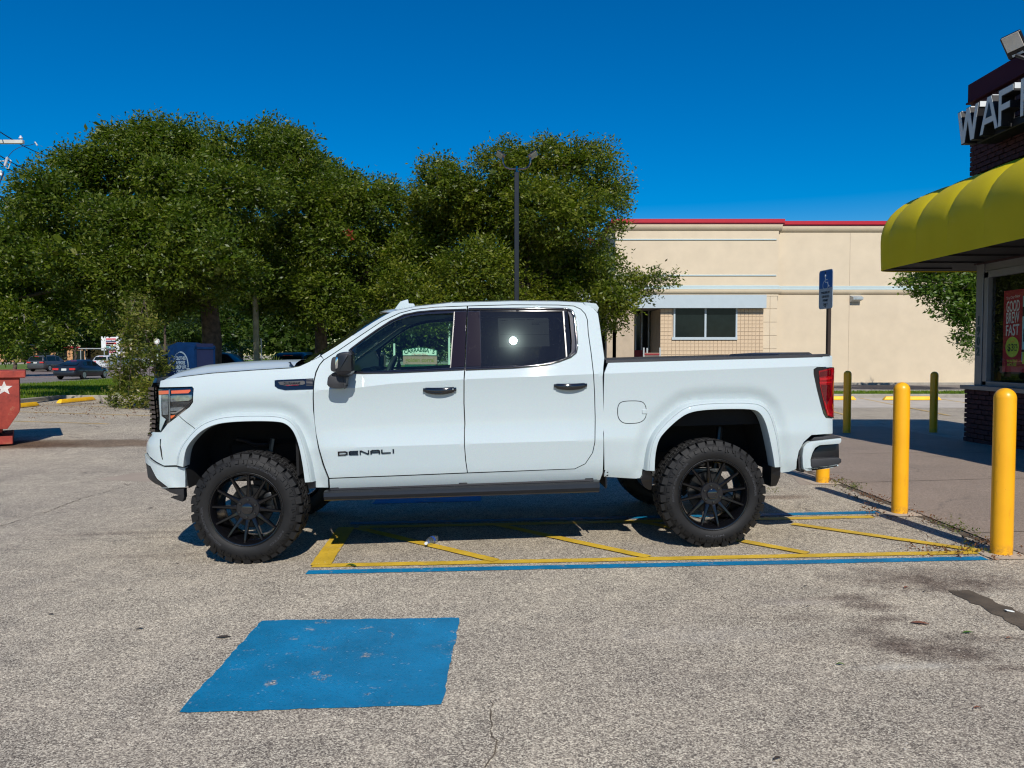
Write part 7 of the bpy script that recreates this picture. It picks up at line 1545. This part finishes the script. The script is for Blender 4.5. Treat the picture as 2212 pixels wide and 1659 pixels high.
ptx("COLD", .76, vz(540 + 600 / 3.413), .14, .46, "ink"); ptx("BREW", .76, vz(540 + 648 / 3.413), .14, .46, "ink"); ptx("$", .94, ph - .60, .10, .08, "poster_red") if False else None
# the yellow awning: barrel over a 0.97 m rib pitch, rounded far corner
AX0 = 7.1; AH = 4.70 - aw0; AP = WX + .05 - AX0; rad_c = .42
def apath():
    """plan of the outer edge: runs down the facade then round the far corner"""
    pts = []; yE = YC + AP - .05
    for i in range(0, 9): pass
    y = yE - rad_c
    seams = []
    run = []
    n0 = 14.56
    ys = [n0 - .97 * i for i in range(0, 10)]
    return ys, yE
ys, yE = apath()
AW = bpy.data.objects.new("awning", None); COL.objects.link(AW); AW.parent = RT_; AW.location = (0, 0, 0)
def profpt(t_, puff):
    """t 0..1 bottom->top of the barrel; returns (outward distance from wall, height)"""
    if t_ < .30: return AP + puff * .3 * math.sin(PI * .5 * t_ / .3), aw0 + AH * .36 * (t_ / .30)
    a = (t_ - .30) / .70 * PI / 2; return (AP) * math.cos(a) ** .95 + puff * (.3 + .7 * math.sin(a * 1.6 if a < 1 else 1.6)) * math.cos(a) ** .7, aw0 + AH * .36 + (AH * .64) * math.sin(a) + puff * math.sin(a) * .8 * math.cos(a) ** .7
def column_pts(base, outd, puff, n=16, hs=1.0):
    o = []
    for i in range(n + 1):
        d, z = profpt(i / n, puff); z = aw0 + (z - aw0) * hs; o.append(Vector((base[0] + outd[0] * d, base[1] + outd[1] * d, z)) - R0)
    return o
def awn(rows, name="fabric_panel"):
    n = len(rows[0]); vs = [v for r_ in rows for v in r_]; fs = [(i * n + j, i * n + j + 1, (i + 1) * n + j + 1, (i + 1) * n + j) for i in range(len(rows) - 1) for j in range(n - 1)]
    me = bpy.data.meshes.new(name); me.from_pydata([tuple(v) for v in vs], [], fs); b2 = bmesh.new(); b2.from_mesh(me); bmesh.ops.recalc_face_normals(b2, faces=b2.faces); b2.to_mesh(me); b2.free(); me.polygons.foreach_set("use_smooth", [True] * len(me.polygons)); link(name, me, AW, ["awning_fabric"])
wxw = WX + .05
for i in range(len(ys) - 1):                                    # panels along the facade (outward = -X)
    rows = []
    for j in range(13):
        f = j / 12; y = ys[i] + (ys[i + 1] - ys[i]) * f; pf_ = .058 * (1 - (2 * f - 1) ** 2) ** .75; rows.append(column_pts((wxw, y), (-1, 0), pf_))
    awn(rows)
rows = []                                                        # corner panel sweeping round
cx0, cy0 = wxw, ys[0]
for j in range(17):
    f = j / 16; a = f * PI / 2; o = []
    for i in range(17):
        d, z = profpt(i / 16, .07 * math.sin(PI * f) ** .8)
        dy = d * (yE - cy0) / AP; e = 4.5
        ux = math.cos(a) ** (2 / e) if a < PI / 2 - 1e-6 else 0; uy = math.sin(a) ** (2 / e) if a > 0 else 0
        o.append(Vector((cx0 - d * ux, cy0 + dy * uy, aw0 + (z - aw0) * (1 - .45 * sstep(.45, 1, f)))) - R0)
    rows.append(o)
awn(rows)
for k_ in range(3):                                              # far side, lower
    rows = []
    for j in range(9):
        f = j / 8; x = wxw + 1.0 * (k_ + f); o = []
        for i in range(17): d, z = profpt(i / 16, 0); o.append(Vector((x, cy0 + d * (yE - cy0) / AP, aw0 + (z - aw0) * .55)) - R0)
        rows.append(o)
    awn(rows)
# dark underside
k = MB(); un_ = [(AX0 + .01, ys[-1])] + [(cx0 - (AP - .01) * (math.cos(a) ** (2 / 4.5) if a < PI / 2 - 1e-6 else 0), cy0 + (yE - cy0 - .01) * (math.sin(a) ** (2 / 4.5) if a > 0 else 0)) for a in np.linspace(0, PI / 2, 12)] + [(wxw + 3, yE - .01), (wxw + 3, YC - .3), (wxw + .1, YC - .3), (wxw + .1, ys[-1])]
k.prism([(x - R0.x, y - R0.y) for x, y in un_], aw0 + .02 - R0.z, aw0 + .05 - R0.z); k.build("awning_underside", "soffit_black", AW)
for i in range(len(ys)): MB().box(Vector(((AX0 + wxw) / 2, ys[i], aw0 + .01)) - R0, (AP - .02, .03, .03)).build("awning_rib", "soffit_black", AW)
# channel letters on a raceway
SX = 7.72; zb1, zt1 = ATX(2067.5, 318, SX).z, ATX(2061, 249, SX).z
LS = thing("letter_sign", "big white channel letters spelling the restaurant's name on a dark raceway above the awning", "sign", (SX, 13.3, zb1)); S0 = Vector(LS.location)
MB().box(Vector((SX + .34, 9.4, zb1 + .05)) - S0, (.34, 7.6, .14), .01).build("raceway", "sign_black", LS)
for y in (13.0, 11.0, 9.0): MB().box(Vector((WX - .05, y, zb1 + .05)) - S0, (.25, .06, .06)).build("bracket", "sign_black", LS)
yl = [ATX(px, 300, SX).y for px in (2061, 2106, 2106, 2149, 2156, 2192, 2203, 2240)]
GL = {"W": [[(0, 1), (.17, 1), (.29, .38), (.41, 1), (.59, 1), (.71, .38), (.83, 1), (1, 1), (.80, 0), (.62, 0), (.5, .60), (.38, 0), (.20, 0)]],
      "F": [[(0, 0), (.24, 0), (.24, .40), (.80, .40), (.80, .60), (.24, .60), (.24, .80), (1, .80), (1, 1), (0, 1)]], "L": [[(0, 0), (1, 0), (1, .2), (.26, .2), (.26, 1), (0, 1)]], "E": [[(0, 0), (1, 0), (1, .2), (.25, .2), (.25, .4), (.85, .4), (.85, .6), (.25, .6), (.25, .8), (1, .8), (1, 1), (0, 1)]],
      "A": [[(0, 0), (.20, 0), (.28, .24), (.72, .24), (.80, 0), (1, 0), (.62, 1), (.38, 1)]]}
pos = [("W", 13.47, .62), ("A", 12.83, .50), ("F", yl[4], .37), ("F", yl[6], .37), ("L", yl[6] - .46, .34), ("E", yl[6] - .90, .36)]
Hh = zt1 - zb1
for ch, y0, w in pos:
    for grow, d0, d1, mm in ((.0, -.0, .20, "sign_return"), (.012, .198, .21, "sign_black"), (-.004, -.012, -.001, "sign_face")):
        pass
    gly = GL[ch][0]; 
    def fp(p, g_=0): return (y0 - p[0] * w, zb1 + p[1] * Hh)
    k = MB(); k.prism([(fp(p)[0] - S0.y, fp(p)[1] - S0.z) for p in gly], .0, .20, 'YZ'); body = k.build("letter", "sign_black", LS, flat=True)
    gi = [(-v[0], v[1]) for v in inset(dens([(-fp(p)[0], fp(p)[1]) for p in gly], 9), .012)]
    k = MB(); k.prism([(p[0] - S0.y, p[1] - S0.z) for p in [fp(p) for p in gly]], -.006, -.0005, 'YZ'); k.build("letter_edge", "sign_black", body, flat=True)
    k = MB(); k.prism([(p[0] - S0.y, p[1] - S0.z) for p in gi], -.012, -.0065, 'YZ')
    k.build("letter_face", "sign_face", body, flat=True)
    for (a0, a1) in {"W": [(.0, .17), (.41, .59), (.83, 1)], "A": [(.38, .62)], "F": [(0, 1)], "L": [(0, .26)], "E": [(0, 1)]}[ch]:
        k = MB(); y1_, y2_ = y0 - a0 * w, y0 - a1 * w; k.box(Vector((SX + .10, (y1_ + y2_) / 2 - .0, zb1 + Hh * .93)) - S0, (.194, abs(y1_ - y2_) + .006, Hh * .15)); k.build("lit_return_top", "sign_return", body, flat=True)  # pale boxes paint the sunlit tops of the black returns
    if ch == "A":
        tri = [(.34, .42), (.66, .42), (.5, .84)]; k = MB(); k.prism([(fp(p)[0] - S0.y, fp(p)[1] - S0.z) for p in tri], -.016, -.0125, 'YZ'); k.build("counter", "sign_black", body, flat=True)
# floodlight and small gear on the roof edge
FLc = ATX(2192, 97, 8.0)
FL = thing("floodlight", "flat square floodlight on the restaurant's roof edge, tilted towards the lot", "floodlight", FLc)
yax = (AT(2212, 85, FLc.y) - AT(2164, 107, FLc.y)).normalized(); zax = Vector((-.35, 0, .94))
nx_ = Vector((-.62, -.55, -.56)).normalized(); rt = (Vector((0, 0, 1)) - nx_ * nx_.z).normalized(); sd = rt.cross(nx_).normalized()
up2 = (rt * math.cos(R(20)) + sd * math.sin(R(-12))).normalized(); sd = up2.cross(nx_).normalized()
mt = Matrix((sd, up2, nx_)).transposed()
FS = .35
MB().box((0, 0, 0), (FS * .86, FS * 1.1, .07), .02, rot=mt).build("housing", "satin_black", FL); MB().box(nx_ * .037 + up2 * .06, (FS * .70, FS * .72, .008), .002, rot=mt).build("lens", "poster_cream", FL)
MB().box(nx_ * .037 - up2 * FS * .42 + sd * .0, (.16, .035, .006), rot=mt).build("label_plate", "sign_return", FL)
MB().tube([(0.02, 0, -.16), (.14, -.10, -.26), (.2, -.14, -.46)], .03, 8).build("bracket", "satin_black", FL)
v = ATX(2133, 166, WX + .2); o = MB().box((0, 0, 0), (.1, .13, .09), .01).box((0, .16, -.05), (.08, .16, .05)).build("roof_junction_box", "sign_return"); o.location = v + Vector((.1, 0, -.02)); tag(o, "tiny pale box on the restaurant's roof edge, left of the floodlight", "junction box")

# ------------------------------------------------------------------ bollards
mat("footing", (0.44, 0.36, 0.27), 0.9, 0, 0.12, vs=5, bs=.3, bscale=60)
def bollard(px, py, h, r_, lb, grp, pad=True, yy=None):
    g_ = G(px, py) if yy is None else Vector((px, py, yy)); T_ = thing("bollard", lb, "bollard", g_, 0, grp)
    prof = [(r_, 0), (r_, h - r_)] + [(r_ * math.cos(a), h - r_ + r_ * math.sin(a)) for a in np.linspace(.15, PI / 2, 8)]; prof[-1] = (0, h)
    MB().lathe(prof, 36).build("post", "post_yellow", T_, sharp=60)
    if pad:
        k = MB(); k.add([Vector((x, y, float(gz(g_.x + x, g_.y + y)) - g_.z + .006)) for x, y in [(-.17, -.17), (.16, -.19), (.18, .16), (.0, .2), (-.18, .17)]], [(0, 1, 2, 3, 4)]); k.build("footing", "footing", T_, recalc=False)
    return T_
bollard(2163, 1196, 1.30, .078, "tallest yellow bollard, closest to the right edge of the photo", "yellow bollards along the sidewalk")
bollard(1943, 1108, 1.29, .075, "yellow bollard standing just right of the truck's rear bumper", "yellow bollards along the sidewalk")
t3 = bollard(1777, 1042, 1.05, .078, "yellow bollard mostly hidden below the truck's rear bumper", "yellow bollards along the sidewalk")
MB().box((0.01, -.0785, .20), (.05, .004, .03)).build("scuff_mark", "ink", t3)
bollard(1829, 936, 1.30, .077, "shaded yellow bollard right next to the truck's tail light", "shaded bollards beside the restaurant", pad=False)
bollard(2016, 934, 1.28, .077, "shaded yellow bollard between the front bollard and the restaurant corner", "shaded bollards beside the restaurant", pad=False)
# ------------------------------------------------------------------ disabled parking sign
mat("sign_alu", (0.40, 0.43, 0.46), 0.45, 0.3, .05); mat("ada_blue", (0.004, 0.10, 0.32), .45); mat("ada_white", (0.50, 0.56, 0.60), .5); mat("post_brown", (0.045, 0.03, 0.022), 0.45, .3, .2)
sy = 9.45; v0 = AT(1784, 625, sy); PSn = thing("parking_sign", "blue and grey disabled parking sign on a dark post behind the truck bed", "sign", (v0.x + .0, sy, float(gz(v0.x, sy))))
hz_ = AT(1784, 583, sy).z - PSn.location.z; lz_ = AT(1784, 667, sy).z - PSn.location.z; wS = .305; hor = Vector((0.14, -0.990, 0))
MB().box((.045, .013, hz_ / 2 - .08), (.040, .06, hz_ - .1), .004).build("post", "post_brown", PSn)
fz = frame(Vector((0, 0, (hz_ + lz_) / 2)), hor, (0, 0, 1)); HH = hz_ - lz_
def rr(w, h, r_, n=5): return [(sx * (w / 2 - r_) + r_ * math.cos(a0 + a), sy_ * (h / 2 - r_) + r_ * math.sin(a0 + a)) for sx, sy_, a0 in ((1, 1, 0), (-1, 1, PI / 2), (-1, -1, PI), (1, -1, 1.5 * PI)) for a in np.linspace(0, PI / 2, n)]
def sg(name, pts, z0, z1, m_, par=PSn): k = MB(); k.prism(pts, z0, z1); o = k.build(name, m_, par, flat=True); o.data.transform(fz); return o
pl = sg("plate", rr(wS, HH, .035), -.004, .003, "sign_alu")
top_ = [(x, max(y, .015)) for x, y in rr(wS - .018, HH - .018, .03)]; sg("blue_field", top_, .0035, .0045, "ada_blue", pl)
k = MB(); c0 = (0.0, HH * .18)
k.lathe([(0, 0), (.017, 0), (.017, .001), (0, .001)], 16, c=(c0[0] - .008, c0[1] + .078, .005)); 
def seg(k, a, b_, w): d = Vector((b_[0] - a[0], b_[1] - a[1])); k.box(((a[0] + b_[0]) / 2, (a[1] + b_[1]) / 2, .0055), (d.length + w * .6, w, .001), rot=Matrix.Rotation(math.atan2(d.y, d.x), 3, 'Z'))
for a, b_ in [((-.008, .058), (-.004, -.002)), ((-.004, .030), (.034, .030)), ((-.004, -.002), (.042, -.002)), ((.042, -.002), (.062, -.058)), ((.062, -.058), (.080, -.050))]: seg(k, (c0[0] + a[0], c0[1] + a[1]), (c0[0] + b_[0], c0[1] + b_[1]), .011)
cp_ = [(c0[0] - .002 + .058 * math.cos(a), c0[1] - .035 + .056 * math.sin(a)) for a in np.linspace(R(105), R(345), 16)]
for a, b_ in zip(cp_, cp_[1:]): seg(k, a, b_, .010)
o = k.build("wheelchair_symbol", "ada_white", pl, flat=True); o.data.transform(fz)
for i, s in enumerate(["PARKING BY", "DISABLED", "PERMIT", "ONLY"]):
    me = text_mesh(s, .040, .0006, bold=.0006, sx=.85 if i == 0 else .95); me.transform(fz @ Matrix.Translation((0, -.040 - i * .048, .0045))); link("lettering", me, pl, ["ink"])
for z in (HH / 2 - .035, -HH / 2 + .03): o = MB().lathe([(0, 0), (.009, 0), (.009, .006), (0, .007)], 10, c=(0, z, .004)).build("bolt", "satin_black", pl); o.data.transform(fz)

# ------------------------------------------------------------------ bottle and litter
g_ = G(941, 1171); BT = thing("water_bottle", "clear plastic water bottle lying on the yellow stripe under the truck", "bottle", g_ + Vector((0, 0, .036)), R(78)); BT.rotation_euler = (0, 0, R(76))
mat("bottle_blue", (0.02, 0.08, 0.4), .3); mat("cap_white", (0.7, 0.72, 0.75), .4); mat("water", (0.5, 0.55, 0.55), .1)
glass("bottle_plastic", (0.86, 0.92, 0.94), gloss_rough=.05, trans=.93, dark=(.6, .65, .66))
rp = [(0, 0), (.020, .001), (.030, .006), (.033, .02), (.033, .035), (.031, .038), (.033, .042), (.033, .06), (.031, .063), (.033, .066), (.033, .13), (.030, .15), (.018, .175), (.012, .183), (.012, .195)]
MB().lathe(rp, 24, axis='X').build("body", "bottle_plastic", BT); MB().lathe([(.0332, .072), (.0334, .074), (.0334, .100), (.0332, .102)], 24, axis='X').build("label_band", "bottle_blue", BT); MB().lathe([(.0, .208), (.0135, .207), (.0138, .190), (.012, .189)], 16, axis='X').build("cap", "cap_white", BT)
# the neck points to the camera
BT.rotation_euler = (0, 0, R(-108))
def leaf(px, py, ln, a, m_, lb, curl=.012):
    g_ = G(px, py); vs = []; n = 6
    for i in range(n + 1):
        t_ = i / n; w = ln * .22 * math.sin(PI * min(1, t_ * .95 + .03)); z = .004 + curl * math.sin(PI * t_) + .3 * curl * t_
        vs += [(ln * (t_ - .5), -w, z + curl * .6), (ln * (t_ - .5), 0, z), (ln * (t_ - .5), w, z + curl * .5)]
    fs = [(i * 3 + j, i * 3 + j + 1, (i + 1) * 3 + j + 1, (i + 1) * 3 + j) for i in range(n) for j in (0, 1)]
    o = link("fallen_leaf", mesh_from(vs, fs, smooth=True), None, [m_]); o.location = g_; o.rotation_euler = (0, 0, a); tag(o, lb, "leaf", "leaves and scraps on the asphalt")
mat("leaf_brown", (0.22, 0.085, 0.045), .8); mat("leaf_dark", (0.05, 0.035, 0.025), .8); mat("leaf_green", (0.07, 0.14, 0.015), .6)
q0 = (1674, 1188.0); sc3 = 1895 / 996 * 1.8517
def Z3b(x, y): return (1674 + x / sc3, 1188 + y / sc3)
for (x, y, ln, a, m_, lb) in [(998, 292, .07, .6, "leaf_brown", "reddish leaf standing up on the asphalt above the dark stains"), (1145, 325, .05, .1, "leaf_dark", "dark curled leaf next to the reddish one"), (1105, 566, .14, -.35, "leaf_brown", "long brown leaf in the middle of the stained asphalt"), (1470, 638, .09, 0, "leaf_green", "thin green leaf blade right of the long brown leaf"), (498, 880, .06, -.3, "leaf_green", "small green leaf near the pale worn streak"),
                            (1782, 680, .05, 0, "leaf_brown", "brown leaf below the wet dark strip at right"), (235, 282, .04, 0, "leaf_dark", "dark scrap just below the blue line"), (255, 435, .04, 0, "leaf_dark", "dark scrap left of the stains"), (1540, 1213, .05, 0, "leaf_brown", "brown leaf low at the right"), (20, 1600, .06, .4, "leaf_dark", "dark scrap at the bottom of the lot")]:
    leaf(*Z3b(x, y), ln * .7, a, m_, lb, .006)
def Zl(x, y): return (x * 1200 / 2096 / 1.8517, 891 + y * 1200 / 2096 / 1.8517)
for (x, y, ln, a, lb) in [(405, 706, .05, 0, "dark leaf beside the long crack at left"), (1230, 1060, .07, 0, "dark twig left of the front tyre's shadow"), (975, 1517, .08, .2, "dark leaf left of the blue square"), (1560, 1575, .14, .2, "long dark twig just left of the blue square"), (905, 1245, .06, .3, "small dark twig in the open asphalt at left"), (352, 1415, .07, 0, "dark scrap at the lower left"), (790, 1322, .04, .8, "tiny dark scrap above the lower left scrap"), (1050, 672, .10, .5, "twig on the asphalt left of the front bumper"), (150, 247, .06, -.2, "twig on the lot near the brown stain")]:
    leaf(*Zl(x, y), ln * .6, a, "leaf_dark", lb, .004)
leaf(757, 1223, .07, .2, "leaf_green", "green leaf cluster on the yellow line's corner", .008); leaf(764, 1225, .06, -.5, "leaf_green", "second green leaf on the yellow line's corner", .008)
# white paper scrap and weeds
o = MB().box((0, 0, .01), (.05, .024, .006), .002, rot=Matrix.Rotation(R(10), 3, 'Y')).build("paper_scrap", "paper"); o.location = G(*Z3b(1785, 475)); tag(o, "small white paper scrap on the wet strip at right", "litter")
def weeds(name, pts, n, h, m_, lb, seed, r_=.085, leafsz=.026):
    g = np.random.default_rng(seed); C_ = []
    for (px, py, k) in pts:
        c = G(px, py); m2 = int(n * k * .2); C_.append(np.stack([c.x + g.normal(0, r_ * k ** .5, m2), c.y + g.normal(0, r_ * k ** .5 * 1.8, m2), c.z + g.uniform(0.005, h * k, m2)], 1))
    o = leafset(name, np.concatenate(C_), .022, 7, leafsz, m_, seed); tag(o, lb, "weeds", kind="stuff"); return o
weeds("weeds", [(1822, 1046, .7), (1832, 1052, 1.0), (1845, 1056, .6), (2052, 1139, .7), (2066, 1143, 1), (2082, 1150, .6), (2045, 1134, .4), (1680, 1062, .35), (2118, 1195, .5), (2100, 1190, .4)], 60, .07, "weed_leaf", "green weeds along the joint between the lot and the sidewalk", 5)
weeds("dry_weeds", [(1800, 1035, .6), (1812, 1042, .8), (1870, 1072, .7), (1885, 1078, .9), (1905, 1085, .8), (1920, 1090, .6), (1875, 1107, .6), (1890, 1110, .7), (2000, 1120, .8), (2015, 1126, .7), (2008, 1189, .8), (2020, 1190, .6), (2090, 1160, .6), (2105, 1166, .6), (2120, 1175, .6), (2085, 1192, .8), (2105, 1194, .8)], 60, .028, "dry_leaf", "dry reddish weeds and leaf litter along the sidewalk joint", 6, .10, .03)
o = leafset("leaf_litter", np.array([[G(px, py).x, G(px, py).y, G(px, py).z + .012] for px, py in [(random.Random(i).uniform(60, 340), random.Random(i + 999).uniform(868, 905)) for i in range(240)]]), .05, 3, .05, "dry_leaf", 61); tag(o, "scattered dry leaf litter on the lot below the oak", "leaf litter", kind="stuff")
# loose grit scattered over the near asphalt
g = np.random.default_rng(12); n = 9000; xs = g.uniform(-4.5, 4.0, n); yy = 1.9 + 4.6 * g.uniform(0, 1, n) ** 1.1; keep = ~((xs > 3.9)); xs, yy = xs[keep], yy[keep]; n = len(xs); sz = g.uniform(.0018, .0042, n) * (1 + (g.uniform(0, 1, n) > .97) * 1.0)
base = np.array([[1, 0, 0], [0, 1, 0], [-1, 0, 0], [0, -1, 0], [0, 0, .7]]); V = base[None] * sz[:, None, None] * g.uniform(.6, 1.3, (n, 5, 1)); V += np.stack([xs, yy, gz(xs, yy) + .0005], 1)[:, None]
F_ = np.array([[0, 1, 4], [1, 2, 4], [2, 3, 4], [3, 0, 4]]); F_ = (F_[None] + np.arange(n)[:, None, None] * 5).reshape(-1, 3)
me = bpy.data.meshes.new("grit"); me.vertices.add(n * 5); me.vertices.foreach_set("co", V.ravel()); me.loops.add(len(F_) * 3); me.loops.foreach_set("vertex_index", F_.ravel()); me.polygons.add(len(F_)); me.polygons.foreach_set("loop_start", np.arange(len(F_)) * 3); me.update(calc_edges=True)
m, t, b = nmat("grit_stone"); gg = t.nodes.new("ShaderNodeNewGeometry"); L(t, ramp(t, gg.outputs["Random Per Island"], [(0, (.12, .10, .09)), (.4, (.34, .30, .25)), (1, (.70, .64, .53))]), b.inputs["Base Color"]); b.inputs["Roughness"].default_value = .8
o = link("grit", me, None, ["grit_stone"]); tag(o, "loose pale grit scattered over the asphalt in the foreground", "grit", kind="stuff")
